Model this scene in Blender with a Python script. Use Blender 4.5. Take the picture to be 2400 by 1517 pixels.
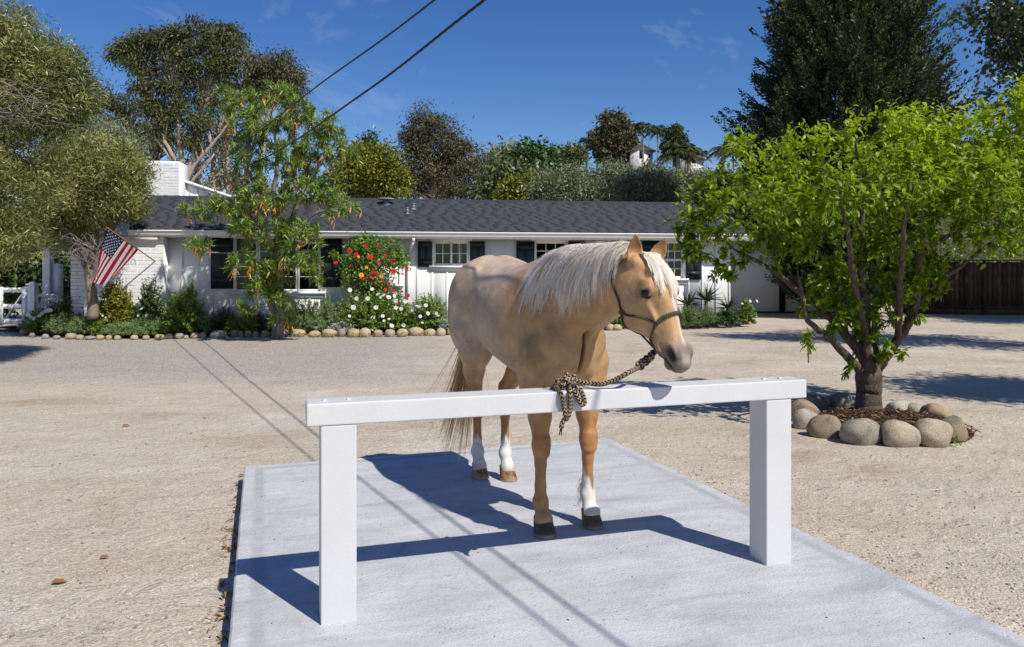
import bpy, bmesh, math, random
import numpy as np
from mathutils import Vector, Matrix
from mathutils.bvhtree import BVHTree

for o in list(bpy.data.objects):
    bpy.data.objects.remove(o)
scene = bpy.context.scene
COL = scene.collection
R = math.radians
rng = np.random.default_rng(7)
random.seed(7)

# ------------------------------------------------------------------ camera
F, CX, HY, HC = 1776.0, 1200.0, 638.0, 1.52      # focal length in px of a 2400 px frame, centre, horizon, eye height
cam_d = bpy.data.cameras.new('camera'); cam = bpy.data.objects.new('camera', cam_d); COL.objects.link(cam)
cam.location = (0, 0, HC); cam.rotation_euler = (R(90), 0, 0)
cam_d.sensor_width = 36; cam_d.lens = F/2400*36; cam_d.shift_y = -120.5/2400
cam_d.clip_start = 0.1; cam_d.clip_end = 3000
scene.camera = cam
# ------------------------------------------------------------------ sky and sun
SUN = Vector((0.605, -0.645, 1.0)).normalized()
EL = math.asin(SUN.z); AZ = math.atan2(SUN.x, SUN.y)
world = bpy.data.worlds.new('World'); scene.world = world; world.use_nodes = True
wn = world.node_tree; wn.nodes.clear()
sky = wn.nodes.new('ShaderNodeTexSky'); sky.sky_type = 'NISHITA'; sky.sun_disc = False
sky.sun_elevation = EL; sky.sun_rotation = AZ; sky.altitude = 200; sky.air_density = 1.0; sky.dust_density = 0.15; sky.ozone_density = 3.0
bg = wn.nodes.new('ShaderNodeBackground'); bg.inputs['Strength'].default_value = 0.085
wo = wn.nodes.new('ShaderNodeOutputWorld')
tcw = wn.nodes.new('ShaderNodeTexCoord'); mpw = wn.nodes.new('ShaderNodeMapping'); mpw.inputs['Scale'].default_value = (1.6, 1.6, 2.6)
mpw.inputs['Rotation'].default_value = (0.3, 0.5, 0.2)
nzw = wn.nodes.new('ShaderNodeTexNoise'); nzw.inputs['Scale'].default_value = 2.6; nzw.inputs['Detail'].default_value = 8; nzw.inputs['Roughness'].default_value = 0.62; nzw.inputs['Distortion'].default_value = 0.6
rpw = wn.nodes.new('ShaderNodeValToRGB'); rpw.color_ramp.elements[0].position = 0.55; rpw.color_ramp.elements[0].color = (0,0,0,1); rpw.color_ramp.elements[1].position = 0.86; rpw.color_ramp.elements[1].color = (0.75,0.75,0.75,1)
mxw = wn.nodes.new('ShaderNodeMixRGB'); mxw.inputs[2].default_value = (6.5, 7.0, 8.0, 1)
hsw = wn.nodes.new('ShaderNodeHueSaturation'); hsw.inputs['Saturation'].default_value = 1.32; hsw.inputs['Value'].default_value = 1.14; hsw.inputs['Hue'].default_value = 0.514
wn.links.new(tcw.outputs['Generated'], mpw.inputs[0]); wn.links.new(mpw.outputs[0], nzw.inputs['Vector']); wn.links.new(nzw.outputs['Fac'], rpw.inputs[0])
wn.links.new(sky.outputs[0], hsw.inputs['Color']); wn.links.new(rpw.outputs[0], mxw.inputs[0]); wn.links.new(hsw.outputs[0], mxw.inputs[1])
wn.links.new(mxw.outputs[0], bg.inputs[0]); wn.links.new(bg.outputs[0], wo.inputs[0])
sl = bpy.data.lights.new('sun', 'SUN'); sl.energy = 4.7; sl.angle = R(0.53); sl.color = (1.0, 0.95, 0.87)
so = bpy.data.objects.new('sun', sl); COL.objects.link(so); so.rotation_euler = SUN.to_track_quat('Z', 'Y').to_euler(); so.location = (20, -20, 30)
vs = scene.view_settings; vs.view_transform = 'Standard'; vs.look = 'None'; vs.gamma = 1; vs.exposure = 0.12; vs.use_curve_mapping = False
scene.render.engine = 'CYCLES'
cy = scene.cycles
cy.use_denoising = True
cy.max_bounces = 6; cy.diffuse_bounces = 3; cy.glossy_bounces = 3; cy.transmission_bounces = 4; cy.transparent_max_bounces = 8
cy.caustics_reflective = False; cy.caustics_refractive = False

# ------------------------------------------------------------------ helpers
def P(px, py, Z):
    "the world point at depth Z that stands at photo pixel px, py"
    return Vector(((px-CX)/F*Z, Z, HC-(py-HY)/F*Z))

def smooth(a, b, x):
    t = np.clip((np.asarray(x, float)-a)/(b-a), 0, 1); return t*t*(3-2*t)

def gz(x, y):
    "ground height"
    return 0.10*smooth(-2, 7, x)*smooth(11, 17, y)

def GP(px, py, dz=0.0):
    "ground point under photo pixel"
    Z = F*HC/(py-HY)
    for _ in range(4):
        x = (px-CX)/F*Z; Z = F*(HC-float(gz(x, Z))-dz)/(py-HY)
    return Vector(((px-CX)/F*Z, Z, HC-(py-HY)/F*Z))

def tag(o, label=None, cat=None, group=None, kind=None):
    if label: o['label'] = label
    if cat: o['category'] = cat
    if group: o['group'] = group
    if kind: o['kind'] = kind
    return o

def link(name, me, parent=None, mats=None):
    o = bpy.data.objects.new(name, me); COL.objects.link(o)
    if parent is not None: o.parent = parent
    if me is not None and mats is not None and not me.materials:
        for m in (mats if isinstance(mats, (list, tuple)) else [mats]): me.materials.append(m)
    return o

def empty(name, loc=(0,0,0), rz=0.0):
    o = bpy.data.objects.new(name, None); COL.objects.link(o); o.location = loc; o.rotation_euler = (0,0,rz); o.empty_display_size = 0.1
    return o

def mesh_np(name, V, faces, smooth_shade=False, attrs=None, mat_idx=None, uv=None):
    "faces: list of (m,k) int arrays"
    me = bpy.data.meshes.new(name)
    V = np.asarray(V, np.float32)
    if not isinstance(faces, (list, tuple)): faces = [faces]
    faces = [np.asarray(f, np.int32) for f in faces if len(f)]
    nl = sum(f.size for f in faces); nf = sum(len(f) for f in faces)
    me.vertices.add(len(V)); me.vertices.foreach_set('co', V.ravel())
    me.loops.add(nl); me.loops.foreach_set('vertex_index', np.concatenate([f.ravel() for f in faces]))
    me.polygons.add(nf)
    tot = np.concatenate([np.full(len(f), f.shape[1], np.int32) for f in faces])
    st = np.concatenate([[0], np.cumsum(tot)[:-1]]).astype(np.int32)
    me.polygons.foreach_set('loop_start', st); me.polygons.foreach_set('loop_total', tot)
    if smooth_shade: me.polygons.foreach_set('use_smooth', np.ones(nf, bool))
    if mat_idx is not None: me.polygons.foreach_set('material_index', np.asarray(mat_idx, np.int32))
    if uv is not None:
        ul = me.uv_layers.new(name='UVMap'); ul.data.foreach_set('uv', np.asarray(uv, np.float32)[np.concatenate([f.ravel() for f in faces])].ravel())
    for k, a in (attrs or {}).items():
        a = np.asarray(a, np.float32)
        if a.ndim == 1:
            at = me.attributes.new(k, 'FLOAT', 'POINT'); at.data.foreach_set('value', a)
        else:
            at = me.attributes.new(k, 'FLOAT_COLOR', 'POINT')
            if a.shape[1] == 3: a = np.concatenate([a, np.ones((len(a),1), np.float32)], 1)
            at.data.foreach_set('color', a.ravel())
    me.update(calc_edges=True); me.validate()
    return me

class MB:
    "collects quads and tris into one mesh"
    def __init__(s): s.V = []; s.F3 = []; s.F4 = []; s.n = 0
    def add(s, V, faces):
        V = np.asarray(V, float).reshape(-1, 3)
        for f in (faces if isinstance(faces, (list, tuple)) and len(faces) and isinstance(faces[0], np.ndarray) else [np.asarray(faces)]):
            if len(f) == 0: continue
            (s.F3 if f.shape[1] == 3 else s.F4).append(f+s.n)
        s.V.append(V); s.n += len(V); return s
    def box(s, x0, x1, y0, y1, z0, z1):
        V = [(x,y,z) for z in (z0,z1) for y in (y0,y1) for x in (x0,x1)]
        return s.add(V, np.array([(0,2,3,1),(4,5,7,6),(0,1,5,4),(2,6,7,3),(0,4,6,2),(1,3,7,5)]))
    def beam(s, a, b, w, h, up=(0,0,1)):
        a = np.array(a, float); b = np.array(b, float); d = b-a; d /= np.linalg.norm(d)
        sd = np.cross(d, up); sd /= np.linalg.norm(sd); u = np.cross(sd, d)
        V = [p+sx*w/2*sd+sz*h/2*u for p in (a,b) for sx,sz in ((-1,-1),(1,-1),(1,1),(-1,1))]
        return s.add(V, np.array([(3,2,1,0),(4,5,6,7),(0,1,5,4),(1,2,6,5),(2,3,7,6),(3,0,4,7)]))
    def tube(s, pts, rad, k=8, cap=True):
        V, f4, f3 = tube(pts, rad, k, cap); return s.add(V, [f4, f3])
    def me(s, name, **kw):
        V = np.concatenate(s.V); fs = []
        if s.F3: fs.append(np.concatenate(s.F3))
        if s.F4: fs.append(np.concatenate(s.F4))
        return mesh_np(name, V, fs, **kw)
    def build(s, name, mat, parent=None, bevel=0.0, seg=2, **kw):
        o = link(name, s.me(name, **kw), parent, mat)
        if bevel > 0: bev(o, bevel, seg)
        return o

def bev(o, w, seg=2):
    bm = bmesh.new(); bm.from_mesh(o.data)
    bmesh.ops.remove_doubles(bm, verts=bm.verts, dist=1e-5)
    es = [e for e in bm.edges if len(e.link_faces) == 2 and e.calc_face_angle(0) > 0.6]
    bmesh.ops.bevel(bm, geom=es, offset=w, segments=seg, affect='EDGES', profile=0.6, clamp_overlap=True)
    bm.to_mesh(o.data); bm.free()
    for p in o.data.polygons: p.use_smooth = False

def tube(pts, rad, k=8, cap=True):
    p = np.asarray(pts, float); n = len(p); rad = np.broadcast_to(np.asarray(rad, float), (n,))
    d = np.gradient(p, axis=0); d /= np.maximum(np.linalg.norm(d, axis=1, keepdims=True), 1e-9)
    ref = np.array([0.0,0,1]) if abs(d[0][2]) < 0.9 else np.array([1.0,0,0])
    u = np.cross(d[0], ref); u /= np.linalg.norm(u); U = [u]
    for i in range(1, n):
        u = U[-1]-d[i]*np.dot(U[-1], d[i]); u /= max(np.linalg.norm(u), 1e-9); U.append(u)
    U = np.array(U); W = np.cross(d, U)
    a = np.arange(k)/k*2*np.pi
    V = p[:,None,:]+rad[:,None,None]*(np.cos(a)[None,:,None]*U[:,None,:]+np.sin(a)[None,:,None]*W[:,None,:])
    V = V.reshape(-1, 3)
    i = np.arange(n-1)[:,None]*k; j = np.arange(k)[None,:]; j2 = (j+1) % k
    f4 = np.stack([i+j, i+j2, i+k+j2, i+k+j], -1).reshape(-1, 4)
    f3 = np.zeros((0,3), int)
    if cap:
        V = np.concatenate([V, p[:1], p[-1:]]); c0, c1 = n*k, n*k+1; j = np.arange(k); j2 = (j+1) % k
        f3 = np.concatenate([np.stack([np.full(k,c0), j2, j], 1), np.stack([np.full(k,c1), (n-1)*k+j, (n-1)*k+j2], 1)])
    return V, f4, f3

def cr(pts, m=6):
    "Catmull-Rom resample"
    p = np.asarray(pts, float); q = np.vstack([2*p[0]-p[1], p, 2*p[-1]-p[-2]]); out = []
    for i in range(1, len(q)-2):
        for t in np.arange(m)/m:
            out.append(0.5*((2*q[i])+(-q[i-1]+q[i+1])*t+(2*q[i-1]-5*q[i]+4*q[i+1]-q[i+2])*t*t+(-q[i-1]+3*q[i]-3*q[i+1]+q[i+2])*t**3))
    out.append(p[-1]); return np.array(out)

def pchip(xs, ys, n=400):
    xs = np.array(xs, float); ys = np.array(ys, float); h = np.diff(xs); dl = np.diff(ys)/h; m = np.zeros_like(ys)
    for i in range(1, len(xs)-1):
        if dl[i-1]*dl[i] > 0:
            w1 = 2*h[i]+h[i-1]; w2 = h[i]+2*h[i-1]; m[i] = (w1+w2)/(w1/dl[i-1]+w2/dl[i])
    m[0] = dl[0]; m[-1] = dl[-1]
    X = np.linspace(xs[0], xs[-1], n); k = np.clip(np.searchsorted(xs, X)-1, 0, len(h)-1); t = (X-xs[k])/h[k]
    Y = (2*t**3-3*t**2+1)*ys[k]+(t**3-2*t**2+t)*h[k]*m[k]+(-2*t**3+3*t**2)*ys[k+1]+(t**3-t**2)*h[k]*m[k+1]
    return lambda x: np.interp(x, X, Y)

def nrm(a): return a/np.maximum(np.linalg.norm(a, axis=-1, keepdims=True), 1e-9)

ORD = ['first','second','third','fourth','fifth','sixth','seventh','eighth','ninth','tenth','eleventh','twelfth','thirteenth','fourteenth','fifteenth','sixteenth','seventeenth','eighteenth','nineteenth','twentieth']

# ------------------------------------------------------------------ materials
def nd(nt, typ, ins=None, **props):
    n = nt.nodes.new('ShaderNode'+typ)
    for k, v in props.items(): setattr(n, k, v)
    for k, v in (ins or {}).items():
        s = n.inputs[k]
        if isinstance(v, bpy.types.NodeSocket): nt.links.new(v, s)
        else:
            if hasattr(s, 'default_value') and s.type == 'RGBA' and len(v) == 3: v = (*v, 1)
            s.default_value = v
    return n
def M(name, col=(0.5,0.5,0.5), rough=0.6, spec=0.3, metal=0.0):
    m = bpy.data.materials.new(name); m.use_nodes = True; nt = m.node_tree; b = nt.nodes['Principled BSDF']
    b.inputs['Base Color'].default_value = (*col, 1); b.inputs['Roughness'].default_value = rough
    b.inputs['Specular IOR Level'].default_value = spec; b.inputs['Metallic'].default_value = metal
    return m, nt, b
def coord(nt, kind='Object', scale=(1,1,1), rot=(0,0,0)):
    t = nd(nt, 'TexCoord'); mp = nd(nt, 'Mapping', {'Vector': t.outputs[kind], 'Scale': scale, 'Rotation': rot}); return mp.outputs[0]
def nz(nt, vec, scale, detail=4, rough=0.55, dist=0.0):
    return nd(nt, 'TexNoise', {'Vector': vec, 'Scale': scale, 'Detail': detail, 'Roughness': rough, 'Distortion': dist}).outputs['Fac']
def vor(nt, vec, scale, feat='F1', out='Distance'):
    return nd(nt, 'TexVoronoi', {'Vector': vec, 'Scale': scale}, feature=feat).outputs[out]
def ramp(nt, fac, stops, interp='LINEAR'):
    r = nd(nt, 'ValToRGB', {'Fac': fac}); e = r.color_ramp; e.interpolation = interp
    while len(e.elements) > 1: e.elements.remove(e.elements[-1])
    for i, (p, c) in enumerate(stops):
        x = e.elements[0] if i == 0 else e.elements.new(p)
        x.position = p; x.color = (*c, 1) if not isinstance(c, (int, float)) else (c, c, c, 1)
    return r.outputs[0]
def mix(nt, fac, a, b, blend='MIX'):
    n = nd(nt, 'MixRGB', {0: fac, 1: a, 2: b}, blend_type=blend); return n.outputs[0]
def mth(nt, op, a, b=None, c=None, clamp=False):
    ins = {0: a}
    if b is not None: ins[1] = b
    if c is not None: ins[2] = c
    return nd(nt, 'Math', ins, operation=op, use_clamp=clamp).outputs[0]
def bump(nt, b, h, strength=0.3, dist=0.01):
    n = nd(nt, 'Bump', {'Height': h, 'Strength': strength, 'Distance': dist}); nt.links.new(n.outputs[0], b.inputs['Normal']); return n
def attr(nt, name, out='Fac'):
    return nd(nt, 'Attribute', attribute_name=name).outputs[out]
def lk(nt, a, b): nt.links.new(a, b)

def m_paint(name, col, rough=0.5, var=0.04, sc=3.0, bmp=0.05):
    m, nt, b = M(name, col, rough, 0.3); v = coord(nt)
    n = nz(nt, v, sc, 5); n2 = nz(nt, v, 60, 3)
    c = mix(nt, 1.0, col, ramp(nt, n, [(0.3, 1-var), (0.7, 1.0)]), 'MULTIPLY')
    lk(nt, c, b.inputs['Base Color']); bump(nt, b, n2, bmp, 0.004); return m
def m_leaf(name, stops, rough=0.45, spec=0.35, transl=0.3, tcol=None):
    m, nt, b = M(name, stops[0][1], rough, spec); c = ramp(nt, attr(nt, 'rnd'), stops); lk(nt, c, b.inputs['Base Color'])
    tr = nd(nt, 'BsdfTranslucent'); lk(nt, mix(nt, 1.0, c, tcol or (1.25,1.3,0.55), 'MULTIPLY'), tr.inputs[0])
    mx = nd(nt, 'MixShader', {0: transl, 1: b.outputs[0], 2: tr.outputs[0]}); lk(nt, mx.outputs[0], nt.nodes['Material Output'].inputs[0]); return m
def m_bark(name, c1, c2, sc=(8,8,2), bmp=0.6):
    m, nt, b = M(name, c1, 0.85, 0.15); v = coord(nt, scale=sc)
    n = nz(nt, v, 3.0, 6, 0.65, 0.8); n2 = nz(nt, v, 14, 4)
    lk(nt, mix(nt, 1.0, ramp(nt, n, [(0.3, c1), (0.68, c2)]), ramp(nt, n2, [(0.3,0.7),(0.7,1.1)]), 'MULTIPLY'), b.inputs['Base Color'])
    bump(nt, b, mth(nt, 'ADD', n, n2), bmp, 0.02); return m
def m_stone(name, cols, sc=5.0):
    m, nt, b = M(name, cols[0], 0.85, 0.2); v = coord(nt); oi = nd(nt, 'ObjectInfo')
    v2 = nd(nt, 'VectorMath', {0: v, 1: nd(nt, 'VectorMath', {0: oi.outputs['Random'], 1: (37., 91., 13.)}, operation='MULTIPLY').outputs[0]}, operation='ADD').outputs[0]
    base = ramp(nt, oi.outputs['Random'], [(i/max(1,len(cols)-1), c) for i, c in enumerate(cols)])
    n = nz(nt, v2, sc, 7, 0.65, 0.6); n2 = nz(nt, v2, sc*9, 5, 0.7); n3 = nz(nt, v2, sc*0.5, 3)
    c = mix(nt, 1.0, base, ramp(nt, n, [(0.28,(0.48,0.46,0.44)),(0.5,(0.95,0.95,0.95)),(0.72,(1.25,1.2,1.1))]), 'MULTIPLY')
    c = mix(nt, 1.0, c, ramp(nt, n2, [(0.3,0.6),(0.55,1.05),(0.8,1.15)]), 'MULTIPLY')
    c = mix(nt, ramp(nt, n3, [(0.5,0.0),(0.75,0.55)]), c, (0.30,0.19,0.08)); lk(nt, c, b.inputs['Base Color'])
    bump(nt, b, mth(nt, 'ADD', mth(nt, 'MULTIPLY', n, 2.0), n2), 0.45, 0.02); return m

WHITE = m_paint('white_paint', (0.80,0.80,0.79), 0.45, 0.05)
WHITE_RAIL = m_paint('white_rail_paint', (0.615,0.61,0.60), 0.45, 0.07, 4, 0.2)
CREAM = m_paint('white_wall_paint', (0.82,0.815,0.795), 0.6, 0.06, 1.5)
SHUT = m_paint('dark_green_shutter_paint', (0.028,0.038,0.04), 0.4, 0.25, 4)
BLACK = m_paint('black_paint', (0.012,0.012,0.013), 0.5, 0.2)
METAL = m_paint('grey_vent_metal', (0.25,0.26,0.28), 0.35, 0.2)

def mk_ground():
    m, nt, b = M('gravel', (0.4,0.32,0.25), 0.95, 0.1); v = coord(nt)
    sx = nd(nt, 'SeparateXYZ', {0: v})
    big = nz(nt, coord(nt, scale=(0.5,0.8,1)), 1.3, 6, 0.6, 0.4); mid = nz(nt, coord(nt, scale=(0.9,1.5,1)), 2.0, 6, 0.65); fine = nz(nt, v, 55, 4, 0.75)
    grain = nd(nt, 'TexVoronoi', {'Vector': v, 'Scale': 95.0}); gcol = nd(nt, 'SeparateColor', {0: grain.outputs['Color']}).outputs[0]
    base = ramp(nt, big, [(0.30,(0.43,0.352,0.265)),(0.44,(0.515,0.445,0.355)),(0.58,(0.54,0.475,0.39)),(0.70,(0.63,0.56,0.47))])
    base = mix(nt, 1.0, base, ramp(nt, mid, [(0.25,(0.88,0.87,0.86)),(0.5,(0.98,0.98,0.98)),(0.75,(1.07,1.06,1.05))]), 'MULTIPLY')
    # loose grey gravel spread in front of the planting bed
    edge = mth(nt, 'ADD', sx.outputs[1], mth(nt, 'MULTIPLY', nz(nt, coord(nt, scale=(0.25,0.9,1)), 1.5, 4), -1.6))
    edge = mth(nt, 'ADD', edge, mth(nt, 'MULTIPLY', sx.outputs[0], 0.10))
    zone = mth(nt, 'MULTIPLY', ramp(nt, mth(nt, 'DIVIDE', edge, 30.0), [(0.29,0.0),(0.335,1.0)]), ramp(nt, mth(nt, 'ADD', mth(nt, 'MULTIPLY', sx.outputs[0], 0.05), 0.5), [(0.36,1.0),(0.47,0.0)]))
    base = mix(nt, mth(nt, 'MULTIPLY', zone, 0.75), base, (0.40,0.365,0.325))
    speck = mix(nt, zone, ramp(nt, gcol, [(0.0,(0.66,0.64,0.62)),(0.16,(0.92,0.9,0.88)),(0.7,(1.0,1.0,1.0)),(1.0,(1.22,1.2,1.18))]), ramp(nt, gcol, [(0.0,(0.42,0.42,0.44)),(0.35,(0.8,0.79,0.78)),(0.7,(1.05,1.04,1.02)),(1.0,(1.55,1.5,1.45))]))
    c = mix(nt, 1.0, base, speck, 'MULTIPLY'); c = mix(nt, 1.0, c, ramp(nt, fine, [(0.25,0.62),(0.5,1.0),(0.75,1.18)]), 'MULTIPLY')
    lk(nt, c, b.inputs['Base Color'])
    h = mth(nt, 'ADD', mth(nt, 'MULTIPLY', grain.outputs['Distance'], -0.8), mth(nt, 'MULTIPLY', fine, 1.4)); h = mth(nt, 'ADD', h, mth(nt, 'MULTIPLY', nz(nt, v, 5.0, 5, 0.6, 0.8), 9.0))
    bump(nt, b, h, 0.55, 0.012); return m
GROUND = mk_ground()

def mk_concrete():
    m, nt, b = M('broomed_concrete', (0.55,0.565,0.62), 0.9, 0.15); v = coord(nt)
    br = nz(nt, coord(nt, scale=(1.0,9,1), rot=(0,0,0)), 2.2, 6, 0.65, 0.5); n1 = nz(nt, coord(nt, scale=(0.7,2.2,1)), 2.3, 6, 0.62, 0.6); n2 = nz(nt, v, 90, 3, 0.7); n3 = nz(nt, v, 24, 5, 0.7)
    pit = vor(nt, v, 26)
    c = ramp(nt, n1, [(0.28,(0.38,0.385,0.395)),(0.48,(0.50,0.506,0.52)),(0.74,(0.58,0.585,0.597))])
    c = mix(nt, 1.0, c, ramp(nt, br, [(0.3,0.90),(0.7,1.05)]), 'MULTIPLY'); c = mix(nt, 1.0, c, ramp(nt, n2, [(0.28,0.78),(0.5,1.0),(0.75,1.08)]), 'MULTIPLY')
    # trowelled margin round the edge, with grey smears
    sx = nd(nt, 'SeparateXYZ', {0: v})
    ex = mth(nt, 'MINIMUM', mth(nt, 'ADD', sx.outputs[0], 0.0), mth(nt, 'SUBTRACT', 2.90, sx.outputs[0])); ey = mth(nt, 'SUBTRACT', 0.0, sx.outputs[1])
    ed = mth(nt, 'MINIMUM', ex, ey); edn = mth(nt, 'ADD', ed, mth(nt, 'MULTIPLY', mth(nt, 'SUBTRACT', n3, 0.5), 0.05))
    band = ramp(nt, edn, [(0.06,0.0),(0.085,1.0),(0.12,1.0),(0.15,0.0)]); sm = mth(nt, 'MULTIPLY', band, ramp(nt, n1, [(0.36,0.0),(0.55,1.0)]))
    c = mix(nt, mth(nt, 'MULTIPLY', sm, 0.75), c, (0.345,0.35,0.355))
    st = ramp(nt, nz(nt, v, 2.6, 7, 0.72, 1.2), [(0.52,0.0),(0.66,0.7)]); c = mix(nt, st, c, (0.41,0.41,0.415))
    dots = mth(nt, 'MULTIPLY', ramp(nt, pit, [(0.07,1.0),(0.13,0.0)]), ramp(nt, nz(nt, v, 2.2, 4, 0.6), [(0.47,0.0),(0.56,1.0)]))
    c = mix(nt, mth(nt, 'MULTIPLY', dots, 0.6), c, (0.14,0.14,0.145)); lk(nt, c, b.inputs['Base Color'])
    h = mth(nt, 'ADD', mth(nt, 'ADD', mth(nt, 'MULTIPLY', br, 0.7), n2), mth(nt, 'ADD', n3, mth(nt, 'MULTIPLY', dots, -1.5))); bump(nt, b, h, 0.55, 0.008); return m
CONCRETE = mk_concrete()

def mk_shingle():
    m, nt, b = M('shingle', (0.05,0.052,0.06), 0.9, 0.12); c = ramp(nt, attr(nt, 'rnd'), [(0,(0.052,0.054,0.065)),(0.5,(0.055,0.057,0.069)),(1,(0.058,0.061,0.073))])
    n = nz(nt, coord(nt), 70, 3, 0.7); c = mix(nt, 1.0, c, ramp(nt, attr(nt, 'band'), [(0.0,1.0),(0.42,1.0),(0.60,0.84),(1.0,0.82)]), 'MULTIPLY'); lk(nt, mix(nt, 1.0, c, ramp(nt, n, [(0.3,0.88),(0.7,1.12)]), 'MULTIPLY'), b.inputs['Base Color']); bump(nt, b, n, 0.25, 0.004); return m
SHINGLE = mk_shingle()
def mk_glass():
    m, nt, b = M('window_glass', (0.9,0.9,0.9), 0.02); g = nd(nt, 'BsdfGlossy', {'Color': (0.9,0.92,0.95), 'Roughness': 0.02}); t = nd(nt, 'BsdfTransparent', {'Color': (0.80,0.83,0.82)})
    fr = nd(nt, 'Fresnel', {'IOR': 1.5}); mx = nd(nt, 'MixShader', {0: fr.outputs[0], 1: t.outputs[0], 2: g.outputs[0]}); lk(nt, mx.outputs[0], nt.nodes['Material Output'].inputs[0]); return m
GLASS = mk_glass()
def mk_wood():
    m, nt, b = M('weathered_brown_wood', (0.09,0.055,0.035), 0.85, 0.15); oi = nd(nt, 'ObjectInfo'); n = nz(nt, coord(nt, scale=(14,14,0.8)), 3, 6, 0.65, 0.4)
    c = ramp(nt, n, [(0.3,(0.035,0.022,0.015)),(0.52,(0.095,0.058,0.036)),(0.75,(0.20,0.15,0.115))])
    lk(nt, mix(nt, 1.0, c, ramp(nt, oi.outputs['Random'], [(0,0.65),(1,1.35)]), 'MULTIPLY'), b.inputs['Base Color']); bump(nt, b, n, 0.5, 0.01); return m
WOOD = mk_wood()
RIVER = m_stone('river_boulder', [(0.30,0.27,0.22),(0.44,0.39,0.31),(0.33,0.25,0.15),(0.24,0.215,0.18),(0.48,0.44,0.38),(0.36,0.28,0.18)], 7)
TAN = m_stone('tan_border_stone', [(0.50,0.38,0.24),(0.55,0.43,0.29),(0.45,0.37,0.27),(0.52,0.40,0.22)], 6)
GREY = m_stone('grey_border_stone', [(0.33,0.31,0.29),(0.40,0.38,0.36)], 6)
def mk_soil():
    m, nt, b = M('dark_mulch', (0.06,0.04,0.03), 0.95, 0.1); v = coord(nt); n = nz(nt, v, 30, 6, 0.75, 0.8); n2 = nz(nt, v, 4, 3)
    lk(nt, mix(nt, 1.0, ramp(nt, n, [(0.3,(0.02,0.013,0.009)),(0.55,(0.075,0.042,0.026)),(0.8,(0.17,0.10,0.062))]), ramp(nt, n2, [(0.3,0.8),(0.7,1.2)]), 'MULTIPLY'), b.inputs['Base Color']); bump(nt, b, n, 0.9, 0.03); return m
SOIL = mk_soil()
# ------------------------------------------------------------------ ground, slab, bed soil
xs = np.unique(np.concatenate([[-1500,-400,-150,-80], np.linspace(-40,40,81), [80,150,400,1500]])); ys = np.unique(np.concatenate([[-300,-60,-20], np.linspace(-6,44,76), [60,90,150,400,1500]]))
X, Y = np.meshgrid(xs, ys); Zg = gz(X, Y); nx = len(xs); i = np.arange(len(ys)-1)[:,None]*nx+np.arange(nx-1)[None,:]
link('ground', mesh_np('ground', np.stack([X,Y,Zg],-1).reshape(-1,3), np.stack([i,i+1,i+1+nx,i+nx],-1).reshape(-1,4), True), None, GROUND)['kind'] = 'structure'

SLAB = 0.12; TH = R(18.3)
e1 = Vector((math.cos(TH), math.sin(TH), 0)); e2 = Vector((-math.sin(TH), math.cos(TH), 0))
BL = Vector((-1.93, 5.46, 0))                      # back left corner of the slab
slab_root = MB()
L, D = 2.90, 5.2
def slab_mesh():
    bm = bmesh.new()
    nu, nv = 30, 54
    pts = []
    for a in range(nu+1):
        pts.append((a/nu*L, 0))
    per = [(a/nu*L, 0.0) for a in range(nu)]+[(L, -b/nv*D) for b in range(nv)]+[(L-a/nu*L, -D) for a in range(nu)]+[(0.0, -D+b/nv*D) for b in range(nv)]
    rr = random.Random(3); top = []; side = []; low = []
    for (x, y) in per:
        j = rr.uniform(-0.0012, 0.0012); cx, cyy = L/2, -D/2
        fx = (x-cx)/abs(x-cx) if abs(abs(x-cx)-L/2) < 1e-6 else 0; fy = (y-cyy)/abs(y-cyy) if abs(abs(y-cyy)-D/2) < 1e-6 else 0
        top.append(bm.verts.new((x-fx*0.009+fx*j, y-fy*0.009+fy*j, SLAB))); side.append(bm.verts.new((x+fx*j, y+fy*j, SLAB-0.008))); low.append(bm.verts.new((x+fx*j*2, y+fy*j*2, -0.05)))
    bm.faces.new(top[::-1])
    n = len(per)
    for a in range(n):
        b = (a+1) % n
        bm.faces.new((top[a], top[b], side[b], side[a])); bm.faces.new((side[a], side[b], low[b], low[a]))
    bmesh.ops.recalc_face_normals(bm, faces=bm.faces)
    me = bpy.data.meshes.new('concrete_slab'); bm.to_mesh(me); bm.free(); return me
slab = link('concrete_slab', slab_mesh(), None, CONCRETE); slab.location = BL; slab.rotation_euler = (0,0,TH); slab['kind'] = 'structure'
def SL(a, b, z=0.0):
    "slab coordinates (along, back) to world"
    p = BL+e1*a+e2*b; return Vector((p.x, p.y, SLAB+z))

# ------------------------------------------------------------------ hitching rail
rail = empty('hitching_rail', Vector((0.25, 3.3, SLAB))); tag(rail, 'white painted wooden hitching rail on two square posts in front of the horse', 'hitching rail')
pl = Vector((-0.757, 3.0, SLAB)); pr = Vector((1.213, 3.609, SLAB))
ux = (pr-pl).normalized(); uy = Vector((-ux.y, ux.x, 0)); RA = math.atan2(ux.y, ux.x)
def rbox(name, s0, s1, t0, t1, z0, z1, bv, parent=rail):
    mb = MB().box(s0, s1, t0, t1, z0, z1); o = mb.build(name, WHITE_RAIL, None, bv, 3)
    o.matrix_world = Matrix.Translation(pl) @ Matrix.Rotation(RA, 4, 'Z'); mw = o.matrix_world.copy(); o.parent = parent; o.matrix_parent_inverse = Matrix.Translation(-parent.location)
    return o
span = (pr-pl).length
rbox('post', 0.0, 0.14, 0.0, 0.14, -0.02, 0.7895, 0.006)
rbox('post', span, span+0.14, 0.0, 0.14, -0.02, 0.7895, 0.006)
rbox('beam', -0.055, span+0.225, -0.004, 0.137, 0.79, 0.879, 0.008)
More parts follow.
